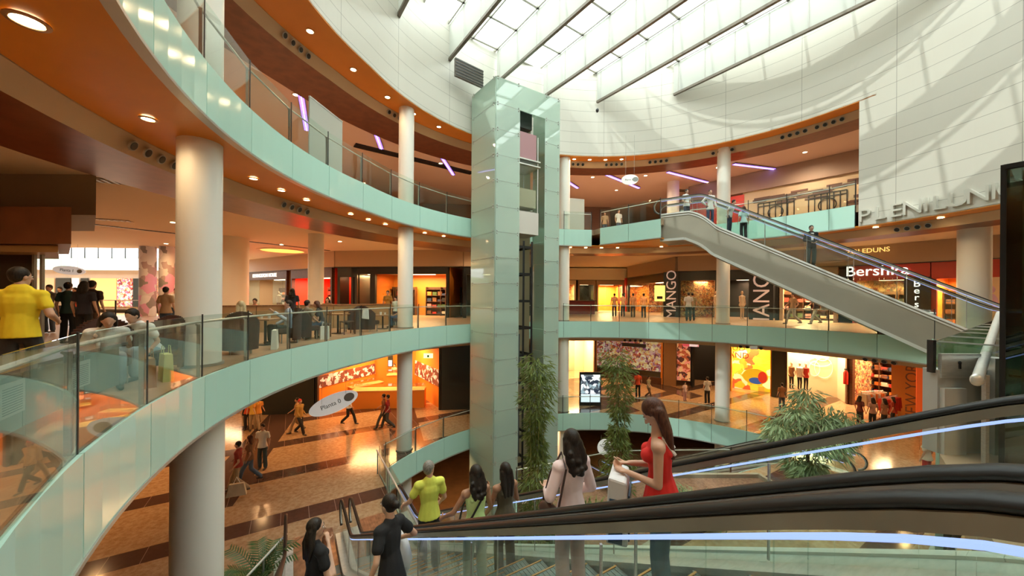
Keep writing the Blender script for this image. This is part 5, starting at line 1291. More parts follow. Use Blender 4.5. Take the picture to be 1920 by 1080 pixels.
def human(label, loc, face, h=1.70, female=False, pose='stand', shirt='white', sc=(.7, .7, .68), sleeve='short', pants='denim', pc=(.06, .09, .14), hair=None, hstyle='short', skin=None,
          vox=.026, lean=0.0, bend=(0, 0), J=None, head=(0, 0), shoe=(.05, .04, .035), group=None, detail=False, skirt=False, hem=.86, cat='person', legs=True, slim=1.0, extra=None):
    """face: plan direction the person looks; J overrides joints in the local frame (x right, y forward, z up)"""
    k = h / 1.72; f = Vector((face[0], face[1])).normalized(); rz = math.atan2(-f.x, f.y)
    t = thing('person', label, cat, loc, rz, group)
    P = dict(pel=(0, 0, .95), wai=(0, .0, 1.10), che=(0, .0, 1.30), nek=(0, -.01, 1.45), sl=(-.175, 0, 1.40), sr=(.175, 0, 1.40),
             el=(-.235, -.03, 1.13), hl=(-.25, .05, .90), er=(.235, -.03, 1.13), hr=(.25, .05, .90),
             hil=(-.085, 0, .90), hir=(.085, 0, .90), kl=(-.10, .02, .50), kr=(.10, .02, .50), al=(-.10, -.02, .10), ar=(.10, -.02, .10))
    pz = dict(POSES[pose]); pz.pop('mirror_legs', None)
    if pose == 'walk': pz['kl'], pz['al'], pz['kr'], pz['ar'] = (-.10, .02, .49), (-.10, -.34, .16), (.10, .20, .50), (.09, .30, .11)
    drop = pz.pop('drop', 0)
    if female:
        for a in ('sl', 'sr'): P[a] = (P[a][0] * .9, P[a][1], P[a][2])
    for a, v in pz.items(): P[a] = v
    if J:
        for a, v in J.items(): P[a] = v
    up = ('pel', 'wai', 'che', 'nek', 'sl', 'sr', 'el', 'er', 'hl', 'hr', 'hil', 'hir')
    piv = Vector((0, 0, .93)); Mx = Matrix.Rotation(R(-bend[0]), 3, 'X') @ Matrix.Rotation(R(bend[1]), 3, 'Y')
    Q = {}
    for a, v in P.items():
        v = Vector(v)
        if a in up and a not in ('pel', 'hil', 'hir') and not (J and a in J and a in ('hl', 'hr')): v = Mx @ (v - piv) + piv
        if a in up and not (J and a in J and a in ('hl', 'hr')): v.z -= drop
        Q[a] = v * k
    fm = .92 if female else 1.0; fm *= slim
    hd = Q['nek'] + (Mx @ Vector((0, .025, .175))) * k
    HM = Matrix.Rotation(R(head[0]), 3, 'Z') @ Matrix.Rotation(R(-head[1] - bend[0] * .6), 3, 'X')
    H = lambda x, y, z: hd + HM @ (Vector((x, y, z)) * k)
    sk = skin or SKIN
    b = MB()
    side = Vector((1, 0, 0))
    # torso
    rc(b, Q['pel'], Q['wai'], .145 * k * (1.08 if female else 1) , .118 * k * fm, .72, side); rc(b, Q['wai'], Q['che'], .12 * k * fm, .150 * k * fm, .66, side); rc(b, Q['che'], Q['nek'] - (Q['nek'] - Q['che']) * .3, .150 * k * fm, .11 * k * fm, .62, side)
    rc(b, Q['sl'], Q['sr'], .058 * k, .058 * k); rc(b, Q['nek'] - Vector((0, 0, .05 * k)), Q['nek'] + Vector((0, .01, .10)) * k, .062 * k, .050 * k)
    if female:
        for s in (-1, 1): c = Q['che'] + Mx @ Vector((s * .065, .085, .0)) * k; b.ell(c, (.06 * k, .055 * k, .055 * k))
    # head: skull, jaw, nose, ears
    b.ell(H(0, -.005, .02), (.074 * k, .092 * k, .098 * k), 14, 10, M=HM); b.ell(H(0, .022, -.045), (.054 * k, .062 * k, .068 * k), 12, 8, M=HM)
    rc(b, H(0, .082, .012), H(0, .104, -.022), .011 * k, .015 * k, 1, side, 8); b.ell(H(0, .058, -.088), (.022 * k, .022 * k, .018 * k), 8, 6)
    for s in (-1, 1): b.ell(H(s * .077, -.005, -.005), (.010 * k, .020 * k, .030 * k), 8, 6, M=HM)
    ua, fa = .047 * (fm if female else 1), .036 * (fm if female else 1)
    for s, S, E, Hn in ((-1, 'sl', 'el', 'hl'), (1, 'sr', 'er', 'hr')):
        rc(b, Q[S], Q[E], ua * k, .038 * k * fm); rc(b, Q[E], Q[Hn], .038 * k * fm, .026 * k * fm)
        d = (Q[Hn] - Q[E]).normalized(); sd = Vector((0, 1, 0)) - d * d.y
        if sd.length < .3: sd = Vector((1, 0, 0)) * -s - d * (d.x * -s)
        sd.normalize(); n = d.cross(sd) * (-s); pr = Q[Hn] + d * .05 * k
        rc(b, Q[Hn] + d * .01, pr + d * .03 * k, .030 * k, .034 * k, .45, sd)
        for i, (o, ln) in enumerate(((-.030, .060), (-.010, .074), (.010, .078), (.029, .070))):
            q0 = pr + d * .035 * k + sd * o * k; q1 = q0 + (d * .8 + n * .35) * ln * .55 * k; q2 = q1 + (d * .45 + n * .85) * ln * .5 * k
            rc(b, q0, q1, .0090 * k, .0085 * k, 1, sd, 7); rc(b, q1, q2, .0085 * k, .0075 * k, 1, sd, 7)
        q0 = Q[Hn] + d * .03 * k + sd * .030 * k; q1 = q0 + (d * .5 + sd * .7 + n * .25) * .05 * k; q2 = q1 + (d * .8 + sd * .2 + n * .4) * .035 * k
        rc(b, q0, q1, .0125 * k, .0105 * k, 1, n, 7); rc(b, q1, q2, .0105 * k, .009 * k, 1, n, 7)
    for hp, kn, an in (('hil', 'kl', 'al'), ('hir', 'kr', 'ar')):
        rc(b, Q[hp], Q[kn], .078 * k, .052 * k); rc(b, Q[kn], Q[an], .052 * k, .034 * k)
        ft = Vector((0, 1, 0)); rc(b, Q[an] + Vector((0, -.02, -.045)) * k, Q[an] + Vector((0, .14, -.065)) * k, .034 * k, .028 * k)
    fuse(b, 'body', sk, t, vox)
    # top
    g = .013 * k; c = MB()
    low = Q['pel'] + (Q['wai'] - Q['pel']) * ((hem - .95) / .15)
    rc(c, low, Q['wai'], .170 * k * (1.06 if female else 1) + g, .120 * k * fm + g, .82, side, cut=True)
    rc(c, Q['wai'], Q['che'], .122 * k * fm + g, .152 * k * fm + g, .68, side)
    if sleeve == 'none':
        rc(c, Q['che'], Q['che'] + (Q['nek'] - Q['che']) * .35, .148 * k * fm + g * .8, .118 * k * fm + g * .5, .66, side)
        for s in (-1, 1):
            a0 = Q['che'] + (Q['nek'] - Q['che']) * .3 + Vector((s * .085 * k, .05 * k, 0)); a1 = Q['nek'] + Vector((s * .085 * k, -.005, -.005 * k)); a2 = Q['che'] + Vector((s * .085 * k, -.075 * k, .03 * k))
            rc(c, a0, a1, .030 * k, .024 * k); rc(c, a1, a2, .024 * k, .030 * k)
    else:
        rc(c, Q['che'], Q['nek'] - (Q['nek'] - Q['che']) * .28, .152 * k * fm + g, .112 * k * fm + g, .66, side); rc(c, Q['sl'], Q['sr'], .060 * k + g, .060 * k + g)
        for S, E, Hn in (('sl', 'el', 'hl'), ('sr', 'er', 'hr')):
            if sleeve == 'short': rc(c, Q[S], Q[S].lerp(Q[E], .55), .050 * k + g, .054 * k + g)
            else: rc(c, Q[S], Q[E], .050 * k + g, .043 * k + g); rc(c, Q[E], Q[E].lerp(Q[Hn], .86), .043 * k + g, .034 * k + g)
        rc(c, Q['nek'] - Vector((0, 0, .03 * k)), Q['nek'] + Vector((0, 0, .012 * k)), .066 * k, .060 * k)
    if female:
        for s in (-1, 1): q = Q['che'] + Mx @ Vector((s * .065, .088, .0)) * k; c.ell(q, (.066 * k, .060 * k, .060 * k))
    fuse(c, 'shirt', cloth(shirt, sc), t, vox, 3)
    # trousers or skirt
    if legs:
        c = MB(); g = .016 * k
        rc(c, Q['pel'] + Vector((0, 0, -.02 * k)), Q['pel'] + (Q['wai'] - Q['pel']) * .25, .136 * k * (1.07 if female else 1) + g * .6, .135 * k + g * .3, .76, side)
        for hp, kn, an in (('hil', 'kl', 'al'), ('hir', 'kr', 'ar')):
            rc(c, Q[hp], Q[kn], .078 * k + g * .6, .058 * k + g); rc(c, Q[kn], Q[kn].lerp(Q[an], .93), .058 * k + g, .056 * k + g)
        fuse(c, 'trousers', cloth(pants, pc), t, vox, 3)
        for an in ('al', 'ar'):
            c = MB(); rc(c, Q[an] + Vector((0, -.03, -.048)) * k, Q[an] + Vector((0, .145, -.062)) * k, .046 * k, .036 * k, .95, side); fuse(c, 'shoe', mat('shoe_%d' % int(shoe[0] * 100), shoe, .5), t, max(vox, .016), 2)
    # hair
    c = MB()
    c.ell(H(0, -.022, .040), (.085 * k, .098 * k, .098 * k), 14, 10, M=HM)
    if hstyle == 'short': c.ell(H(0, -.045, .0), (.078 * k, .062 * k, .075 * k), 12, 8, M=HM)
    elif hstyle == 'bun': c.ell(H(0, -.045, .0), (.078 * k, .062 * k, .075 * k), 12, 8, M=HM); c.ell(H(0, -.12, .03), (.045 * k, .045 * k, .045 * k))
    elif hstyle in ('long', 'mid', 'curly'):
        L = {'long': .27, 'mid': .14, 'curly': .22}[hstyle]
        for s in (-1, 0, 1):
            a = H(s * .055, -.05, .0); e2 = Q['nek'] + Mx @ Vector((s * .055, -.095, .11 - L)) * k; m_ = Q['nek'] + Mx @ Vector((s * .075, -.07, .02)) * k
            w = .040 if hstyle != 'curly' else .052
            rc(c, a, m_, .050 * k, w * k); rc(c, m_, e2, w * k, .020 * k)
        for s in (-1, 1): rc(c, H(s * .072, -.015, .04), H(s * .082, -.03, -.10), .026 * k, .022 * k)
        if hstyle == 'curly':
            rn = random.Random(5)
            for i in range(16): c.ell(Q['nek'] + Mx @ Vector((rn.uniform(-.1, .1), rn.uniform(-.13, -.04), rn.uniform(.12 - L, .12))) * k, (.032 * k,) * 3, 7, 5)
    fuse(c, 'hair', hair or HAIR, t, max(vox * .8, .009), 2)
    if detail:
        for s in (-1, 1):
            e = MB().ell(H(s * .030, .078, .012), (.013 * k, .010 * k, .008 * k), 10, 7, M=HM).obj('eye', EYEW, t, smooth=True)
            MB().ell(H(s * .030, .086, .012), (.006 * k, .004 * k, .006 * k), 8, 6, M=HM).obj('iris', EYED, e, smooth=True)
            MB().tube([H(s * .016, .088, .028), H(s * .032, .084, .034), H(s * .046, .072, .028)], .0035 * k, 5).obj('eyebrow', hair or HAIR, t)
        MB().ell(H(0, .083, -.052), (.024 * k, .008 * k, .007 * k), 10, 6, M=HM).obj('lips', LIPS, t, smooth=True)
    if extra: extra(t, Q, k, H)
    t['_h'] = h
    return t, Q, k
def wloc(t, v):
    return Matrix.Rotation(t.rotation_euler.z, 3, 'Z') @ Vector(v) + t.location
def strap_tube(pts, r=.012): return MB().tube(pts, r, 6)
# ---- riders on the escalators -------------------------------------------------
ZlC = EC[2]; ZlE = EE[2]
def on(px, py_feet_guess, p, a, lane='C'):
    q = uv(p, a); return (q.x, q.y, round(ZlC(a), 3))
def lanept(px, p):
    """point of the escalator lane p seen in picture column px"""
    kx = ray(px, 800)[0]; Y = p / (V.x * kx + V.y); q = Vector((kx * Y, Y, 0)); a = q.dot(U)
    stepa = .04 + .4 * math.floor((a - .04) / .4) + .2
    return q.x, q.y, ZlC(stepa) + (.10 if p > 1.3 else .04), a
dwn = (U.x, U.y)
x, y, z, a = lanept(1242, 2.38)
red, Qr, kr_ = human('woman in a red vest with long brown hair looking down at her shopping bag', (x, y, z), (-.93, .36), 1.54, True, shirt='red', sc=(.62, .02, .015), sleeve='none', pants='jeans', pc=(.10, .17, .24), hair=HAIRB, hstyle='long',
    vox=.0085, detail=True, J=dict(el=(-.20, .02, 1.12), hl=(-.06, .27, 1.12), er=(.20, .04, 1.12), hr=(.08, .27, 1.14)), head=(-4, 38), hem=.90, bend=(4, 0))
def tank_under(t, Q, k, H): pass
b = MB()
for s in (-1, 1): b.tube([Vector((s * .075, .075, 1.36)) * kr_, Vector((s * .085, .0, 1.455)) * kr_, Vector((s * .075, -.095, 1.33)) * kr_], .014, 6)
b.obj('white_strap', mat('strap_white', (.8, .78, .75), .7), red)
c = wloc(red, Vector((.0, .36, .88)) * kr_)
t = thing('shopping_bag', 'white and dark blue shopping bag held by the woman in the red vest', 'bag', tuple(c + Vector((0, 0, -.30))), red.rotation_euler.z)
b = MB(); b.hexa([(-.16, -.09, 0), (.16, -.09, 0), (.16, .07, 0), (-.16, .07, 0), (-.20, -.08, .50), (.18, -.08, .46), (.18, .05, .48), (-.20, .05, .52)]); b.obj('bag', mat('bag_white', (.72, .72, .74), .5), t, bevel=.02)
b = MB(); b.hexa([(-.165, -.05, .02), (-.155, -.05, .02), (-.155, .05, .02), (-.165, .05, .02), (-.195, -.06, .36), (-.185, -.06, .36), (-.185, .04, .36), (-.195, .04, .36)]); b.box((.0, -.094, .20), (.24, .012, .34)); b.obj('blue_print', mat('bag_blue', (.02, .06, .13), .4), t)
x, y, z, a = lanept(1072, 2.20)
pink, Q_, k_ = human('woman in a pale pink blouse and trousers with curly black hair on the escalator', (x, y, z), (-.5, .86), 1.55, True, shirt='pale_pink', sc=(.78, .62, .62), sleeve='long', pants='pale_pink_trousers', pc=(.62, .44, .44), hair=HAIR, hstyle='curly',
    vox=.010, J=dict(el=(-.27, .0, 1.14), hl=(-.16, .20, 1.10), er=(.25, -.02, 1.12), hr=(.22, .16, 1.02)), head=(-10, 4), hem=.84, shoe=(.5, .3, .3))
c = wloc(pink, Vector((-.26, .02, .98)) * k_)
t = thing('handbag', 'small dark brown shoulder bag hanging at the pink woman\'s left side', 'bag', tuple(c), pink.rotation_euler.z)
MB().ell((0, 0, 0), (.06, .14, .085), 12, 8).obj('pouch', mat('leather_brown', (.05, .02, .015), .4), t, smooth=True)
strap_tube([Vector((0, .1, .05)), Vector((.07, .08, .3)), Vector((.13, .0, .50)), Vector((.10, -.11, .40)), Vector((.02, -.1, .05))], .010).obj('strap', mat('leather_brown', (.05, .02, .015), .4), t)
x, y, z, a = lanept(893, 1.98)
green, Qg, kg = human('woman in a lime vest with long black hair and a black strap, seen from behind', (x, y, z), dwn, 1.58, True, shirt='lime', sc=(.58, .80, .34), sleeve='none', pants='pale_jeans', pc=(.45, .50, .45), hair=HAIR, hstyle='curly', skin=SKIND,
    vox=.011, J=dict(el=(-.30, .06, 1.16), hl=(-.36, .26, 1.02), er=(.24, .02, 1.10), hr=(.22, .16, .92)), hem=.86)
t = thing('handbag', 'black cross-body bag of the woman in the lime vest', 'bag', tuple(wloc(green, Vector((-.22, .02, .92)) * kg)), green.rotation_euler.z)
MB().ell((0, 0, 0), (.06, .13, .09), 12, 8).obj('pouch', M_BLK, t, smooth=True)
strap_tube([Vector((.02, -.05, .06)), Vector((.10, -.13, .20)), Vector((.24, -.135, .40)), Vector((.33, -.06, .54)), Vector((.30, .07, .50)), Vector((.10, .15, .2)), Vector((.02, .08, .05))], .014).obj('strap', M_BLK, t)
x, y, z, a = lanept(948, 2.42)
human('girl in a dark olive strappy top with straight black hair, seen from behind', (x, y, z), dwn, 1.50, True, shirt='olive', sc=(.09, .075, .05), sleeve='none', pants='dark_shorts', pc=(.05, .05, .055), hair=HAIR, hstyle='long', skin=SKIND,
      vox=.011, J=dict(el=(-.22, .05, 1.12), hl=(-.16, .22, 1.28), er=(.24, .04, 1.12), hr=(.18, .22, 1.22)), hem=.9)
x, y, z, a = lanept(806, 1.90)
human('grey haired man in a yellow-green checked shirt holding the rail, seen from behind', (x, y, z), (U.x + .1, U.y), 1.74, False, shirt='yellow_green', sc=(.62, .66, .10), sleeve='short', pants='dark_trousers', pc=(.02, .02, .022), hair=HAIRG, hstyle='short',
      vox=.011, J=dict(el=(-.30, .04, 1.16), hl=(-.36, .22, 1.02), er=(.25, .02, 1.12), hr=(.24, .18, .98)), head=(-50, 0), detail=True, hem=.88)
# two women on the near escalator
def laneA(px, p): return lanept(px, p)
x, y, z, a = laneA(735, .86)
w2, Qw, kw = human('woman in a black T-shirt with tied hair leaning her arm on the handrail', (x, y, z), (-.80, .35), 1.50, True, bend=(8, 6), shirt='black_tee', sc=(.008, .008, .010), sleeve='short', pants='beige_trousers', pc=(.42, .40, .30), hair=HAIR, hstyle='bun',
    vox=.009, detail=True, J=dict(el=(-.26, -.04, 1.14), hl=(-.28, .10, .86), er=(.38, -.04, 1.16), hr=(.36, .22, 1.02)), head=(0, -4), hem=.80)
t = thing('shopping_bag', 'white plastic bag hanging from the hand of the woman leaning on the rail', 'bag', tuple(wloc(w2, Vector((.36, .24, .42)))), w2.rotation_euler.z)
b = MB(); b.lathe((0, 0, 0), [(.001, 0), (.12, .02), (.17, .18), (.13, .36), (.05, .50), (.02, .56)], 14); b.obj('bag', cloth('plastic_white', (.72, .70, .68)), t, smooth=True); MB().tube([(0, -.04, .54), (0, 0, .62), (0, .04, .54)], .01, 5).obj('handle', M_PAPER, t)
t = thing('shopping_bag', 'pale yellow-green bag held low by the woman leaning on the rail', 'bag', tuple(wloc(w2, Vector((-.28, .12, .36)))), w2.rotation_euler.z)
MB().lathe((0, 0, 0), [(.001, 0), (.09, .02), (.13, .2), (.09, .36), (.03, .46)], 12).obj('bag', cloth('plastic_green', (.55, .58, .36)), t, smooth=True)
x, y, z, a = laneA(592, .235)
human('woman in a black T-shirt with long dark hair lifting her hand, lower left', (x, y, z), (.5, .72), 1.50, True, shirt='black_tee', sc=(.008, .008, .010), sleeve='short', pants='pale_jeans2', pc=(.35, .38, .42), hair=HAIR, hstyle='long',
      vox=.010, detail=True, J=dict(el=(.26, .10, 1.10), hr=(.30, .16, .86), er=(.27, .02, 1.12), hl=(-.02, .18, 1.36)), head=(-28, 0), hem=.82)
# ---- climbing escalator
def onE(px, p=.65):
    kx = ray(px, 450)[0]; O = Vector((8.7, 18.0)) + Vector((.582, .813)) * p; e_ = Vector((.813, -.582))
    tt = (kx * O.y - O.x) / (e_.x - kx * e_.y); q = O + e_ * tt; return (q.x, q.y, ZlE(tt) - .24)
upd = (.813, -.582)
human('man in a dark suit standing alone on the climbing escalator', onE(1521, .35), (-.35, -1), 1.74, shirt='dark_suit', sc=(.010, .012, .014), sleeve='long', pants='dark_green_trousers', pc=(.015, .03, .025), hair=HAIR, vox=.016, detail=True, J=dict(hr=(.06, .22, 1.0), hl=(-.1, .22, 1.02)), hem=.8,
      extra=lambda t, Q, k, H: MB().hexa([(-.035, .118, 1.12), (.035, .118, 1.12), (.035, .10, 1.12), (-.035, .10, 1.12), (-.05, .125, 1.42), (.05, .125, 1.42), (.05, .08, 1.44), (-.05, .08, 1.44)]).obj('shirt_front', M_PAPER, t))
human('man in a white shirt and dark trousers highest on the climbing escalator', (*onE(1287)[:2], 5.25), (.3, -1), 1.72, shirt='white', pants='navy_trousers', pc=(.02, .03, .06), vox=.02, hem=.86, J=dict(hl=(-.1, .2, 1.0), hr=(.1, .2, 1.0)))
human('woman in a loose white blouse with hand on hip on the climbing escalator', onE(1331), (-.1, -1), 1.76, True, shirt='blouse', sc=(.75, .70, .66), sleeve='long', pants='blue_jeans', pc=(.05, .08, .17), vox=.02, hem=.76, J=dict(er=(.36, -.02, 1.16), hr=(.2, .05, .98)), hair=HAIRB)
human('person in a white top bending forward on the climbing escalator', onE(1367), (.6, -.8), 1.60, shirt='white', pants='navy_trousers', pc=(.02, .03, .06), vox=.02, bend=(18, 0))
human('girl in a pale blue top, lowest of the group on the climbing escalator', onE(1394), (.2, .9), 1.56, True, shirt='pale_blue', sc=(.55, .75, .75), pants='dark_trousers', pc=(.03, .03, .03), hair=HAIRB, hstyle='mid', vox=.02)
# ---- ground floor walkers
def foot(px, py, z): p = onz(px, py, z); return (p.x, p.y, z)
G = Z0
def spec(label, px, py, z, face, h=1.7, **kw):
    kw.setdefault('vox', .026); return human(label, foot(px, py, z), face, h, **kw)
spec('man in a white shirt and grey-blue trousers walking on the ground floor at left', 492, 880, G, (.1, -1), 1.74, shirt='white', pants='grey_blue', pc=(.05, .08, .09), vox=.02, detail=True)
a1_, _, _ = spec('person in a dark red top walking at the lower left of the ground floor', 446, 922, G, (-1, -.3), 1.72, pose='walk', shirt='dark_red', sc=(.28, .03, .02), pants='beige', pc=(.35, .25, .15))
spec('person in a brown top and blue jeans striding beside the dark red top', 468, 905, G, (-1, -.2), 1.70, pose='walk2', shirt='brown_top', sc=(.20, .09, .04), pants='blue_grey_jeans', pc=(.09, .13, .20), female=True, hstyle='mid', hair=HAIRB)
q = foot(450, 925, G); t = thing('shopping_bag', 'large cream bag swinging low beside the walking couple at lower left', 'bag', (q[0] + .15, q[1] - .35, G + .12), .4); MB().hexa([(-.28, -.07, 0), (.28, -.07, 0), (.28, .07, 0), (-.28, .07, 0), (-.2, -.05, .40), (.2, -.05, .40), (.2, .05, .40), (-.2, .05, .40)]).obj('bag', cloth('cream_bag', (.52, .42, .28)), t); MB().tube([(-.1, 0, .39), (0, 0, .62), (.1, 0, .39)], .012, 5).obj('handle', M_PAPER, t)
spec('person in a red top, left of three people by the far rack', 464, 806, G, (.2, -1), 1.66, shirt='red_top', sc=(.6, .08, .03), pants='dark_trousers', pc=(.02, .02, .022), female=True)
spec('person in a yellow top, middle of three by the far rack on the ground floor', 474, 808, G, (.5, -1), 1.68, shirt='yellow_top', sc=(.7, .45, .08), pants='beige', pc=(.35, .25, .15))
spec('person in an orange top and pale trousers, right of three by the far rack', 484, 806, G, (.9, -.5), 1.66, pose='walk', shirt='orange_top', sc=(.65, .28, .05), pants='beige', pc=(.35, .25, .15))
spec('person in a red cap and yellow-brown jacket walking left of the oval sign', 562, 815, G, (1, -.2), 1.72, pose='walk', shirt='ochre', sc=(.38, .22, .05), sleeve='long', pants='dark_trousers', pc=(.02, .02, .022), hair=cloth('cap_red', (.6, .05, .04)))
spec('person in a tan shirt walking just behind the red cap', 557, 810, G, (-.8, -.6), 1.68, pose='walk2', shirt='tan_shirt', sc=(.42, .25, .10), pants='beige', pc=(.35, .25, .15))
spec('man in a white shirt and dark trousers walking behind the oval sign', 654, 796, G, (1, -.1), 1.76, pose='walk2', shirt='white', pants='dark_trousers', pc=(.02, .02, .022))
spec('person in a dark red top walking before the orange shop counter', 727, 804, G, (-1, -.2), 1.72, pose='walk', shirt='crimson', sc=(.40, .03, .03), pants='grey_trousers', pc=(.08, .08, .07), female=True)
spec('person in a brown shirt walking beside the dark red top near the orange shop', 719, 803, G, (-1, -.1), 1.74, pose='walk2', shirt='brown_shirt', sc=(.22, .08, .03), pants='grey_trousers', pc=(.08, .08, .07))
q = GA.p(GA.at(715), 3.6); human('shop assistant in a pink top behind the rear desk of the orange shop', (q.x, q.y, G + .45), (0, -1), 1.66, True, shirt='pink_top', sc=(.75, .30, .22), vox=.03)
q = GA.p(GA.at(738), 3.5); human('shop assistant in dark clothes behind the rear desk of the orange shop', (q.x, q.y, G + .35), (0, -1), 1.60, True, shirt='black_top', sc=(.02, .02, .03), vox=.03)
spec('person in a red shirt looking into the collage window on the ground floor', 1196, 745, G, (0, 1), 1.74, shirt='red_top', sc=(.6, .08, .03), pants='dark_trousers', pc=(.03, .025, .022))
spec('person in a grey-green top and shorts left of the escalator column, near the collage window', 1216, 748, G, (.6, -.8), 1.52, pose='walk', shirt='sage', sc=(.30, .28, .18), pants='brown_trousers', pc=(.12, .07, .04))
spec('person with white top and dark skirt standing before the dark shop front', 1326, 757, G, (0, 1), 1.72, shirt='white', pants='dark_trousers', pc=(.02, .02, .022), female=True)
spec('child in pale pink near the picture panels on the ground floor', 1284, 752, G, (.3, -1), 1.25, shirt='pale_pink', sc=(.78, .62, .62), pants='pink_trousers', pc=(.5, .3, .3))
spec('person with dark hair passing before the cream shop window', 1466, 770, G, (.2, 1), 1.66, shirt='brown_top', sc=(.20, .09, .04), female=True)
for px, py, l, c_, nm, fc in ((1612, 800, 'person in a dark maroon top left of the group by the clothes rails', (.10, .02, .02), 'maroon', (1, .1)), (1636, 804, 'person in a grey-pink top in the group by the clothes rails', (.35, .22, .2), 'grey_pink', (.2, 1)),
                        (1658, 806, 'person in a striped brown top in the group by the red clothes', (.22, .10, .07), 'brown_striped', (-.2, 1)), (1674, 802, 'person in a dark red top right of the group by the red clothes', (.25, .03, .03), 'dark_red', (-.6, .8))):
    spec(l, px, py, G, fc, 1.62, shirt=nm, sc=c_, pants='dark_trousers', pc=(.02, .02, .022), female=True, hstyle='mid')
human('person in a cream top and red trousers on the ground floor behind the escalator glass', foot(1738, 905, G), (-.3, 1), 1.72, True, shirt='cream_top', sc=(.65, .55, .42), pants='red_trousers', pc=(.45, .02, .02), vox=.02)
human('person in orange standing in the lowest level below the rail', (11.0, 24.5, ZM), (0, -1), 1.7, shirt='orange_top', sc=(.65, .28, .05), vox=.03)
# ---- middle gallery walkers
def mid(label, px, Y, face, h=1.7, **kw): q = at(px, 560, Y); kw.setdefault('vox', .026); return human(label, (q.x, q.y, 0), face, h, **kw)
human('man in a yellow polo shirt walking away at far left', (at(38, 560, 4.55).x, 4.55, 0), (-.55, .85), 1.70, pose='walk', shirt='polo_yellow', sc=(.78, .60, .02), pants='dark_grey', pc=(.03, .03, .03), vox=.012, detail=True, J=dict(er=(.27, -.06, 1.15), hr=(.25, .18, 1.06), el=(-.27, -.03, 1.13)), head=(-40, 0), hem=.86, slim=1.16)
mid('person in a dark green top and black skirt walking away, left of the pair', 128, 10.2, (-.3, 1), 1.70, shirt='dark_green', sc=(.02, .05, .045), pants='black_trousers', pc=(.01, .01, .01), vox=.02)
mid('person in black walking away, middle of the dark dressed trio', 158, 9.8, (-.3, 1), 1.72, shirt='black_top', sc=(.012, .01, .01), pants='black_trousers', pc=(.01, .01, .01), vox=.02, hstyle='mid')
mid('person in dark brown walking away, right of the dark dressed trio', 173, 10.4, (-.2, 1), 1.76, shirt='dark_brown', sc=(.04, .02, .015), pants='brown_trousers', pc=(.12, .07, .04), vox=.02)
mid('person in a red top far behind the dark dressed trio', 140, 16, (.2, -1), 1.66, shirt='red_top', sc=(.6, .08, .03))
mid('person in a white shirt far behind the yellow polo', 112, 17, (.2, -1), 1.7, shirt='white')
mid('person in a grey top just right of the yellow polo', 92, 13, (.2, -1), 1.7, shirt='grey_top', sc=(.2, .2, .2))
mid('person in a tan top beside a dark chair left of the nearest column', 311, 11.5, (-.2, 1), 1.62, shirt='tan_top', sc=(.40, .26, .15), female=True, vox=.02)
mid('person in a white top partly behind the nearest white column', 330, 16, (.3, -1), 1.66, shirt='white')
for px, Y, l, nm, c_ in ((1152, 27, 'person in an orange lit shirt in the side passage, first of four', 'amber_a', (.45, .22, .1)), (1168, 27, 'person in a pale top bending at a stand in the side passage', 'amber_b', (.6, .35, .2)), (1187, 26, 'person in a brown top and cap in the side passage', 'amber_c', (.4, .2, .1)), (1207, 25.5, 'person in an orange top nearest in the side passage', 'amber_d', (.6, .3, .14))):
    mid(l, px, Y, (0, 1), 1.7, shirt=nm, sc=c_, pants='dark_trousers', pc=(.02, .02, .022))
mid('man in a white T-shirt walking away on the far middle gallery', 1291, 22.2, (.2, 1), 1.74, shirt='white', pants='teal_jeans', pc=(.03, .07, .08))
mid('person in a grey-green T-shirt beside the white T-shirt on the far gallery', 1298, 22.6, (.2, 1), 1.72, shirt='sage', sc=(.30, .28, .18), pants='teal_jeans', pc=(.03, .07, .08))
mid('person in pale trousers striding left under the climbing escalator', 1487, 20.0, (-1, .1), 1.72, pose='walk', shirt='tan_top', sc=(.40, .26, .15), pants='pale_trousers', pc=(.45, .45, .4))
mid('person in pale jeans striding behind the other walker under the escalator', 1530, 20.3, (-1, .1), 1.70, pose='walk2', shirt='black_top', sc=(.02, .02, .03), pants='pale_jeans3', pc=(.30, .36, .36))
def upr(label, px, Y, face, h=1.68, **kw): q = at(px, 400, Y); human(label, (q.x, q.y, Z2), face, h, vox=.026, **kw)
upr('person in a white top on the upper gallery left of the escalator head', 1160, 23.5, (.3, -1), shirt='white')
upr('person in a pale brown top on the upper gallery near the frosted screen', 1134, 23.8, (-.3, -1), 1.6, shirt='tan_top', sc=(.40, .26, .15))
# ================================================================== CAFE ON THE MIDDLE GALLERY
M_LEATH = noisy('brown_leatherette', (.06, .028, .022), (.09, .042, .032), 5, .6, spec=.25)
M_TABLE = noisy('table_wood', (.25, .13, .06), (.33, .18, .09), 3, .35, stretch=(1, 6, 1))
M_GREYP = mat('grey_green_panel', (.16, .19, .175), .3)
def armchair(p, face, label):
    f = Vector(face).normalized(); t = thing('armchair', label, 'armchair', (p[0], p[1], 0), math.atan2(-f.x, f.y), None)
    MB().box((0, .02, .36), (.52, .54, .16)).obj('seat', M_LEATH, t, bevel=.04)
    b = MB(); n = 22
    for i in range(n):       # curved wrap-around back
        a0, a1 = R(190 + 160 * i / n), R(190 + 160 * (i + 1) / n); h0 = .72 + .30 * math.sin(math.pi * (i + .5) / n)
        q = [(r * math.cos(a), r * .92 * math.sin(a)) for a, r in ((a0, .36), (a1, .36), (a1, .29), (a0, .29))]; w = 1.06
        b.hexa([(x, y, .10) for x, y in q] + [(x * w, y * w, h0) for x, y in q])
    b.obj('backrest', M_LEATH, t, smooth=False)
    for sx in (-1, 1):
        for sy in (-1, 1): MB().cyl((sx * .2, sy * .2), .02, 0, .28, 8).obj('leg', M_STEEL, t)
    return t
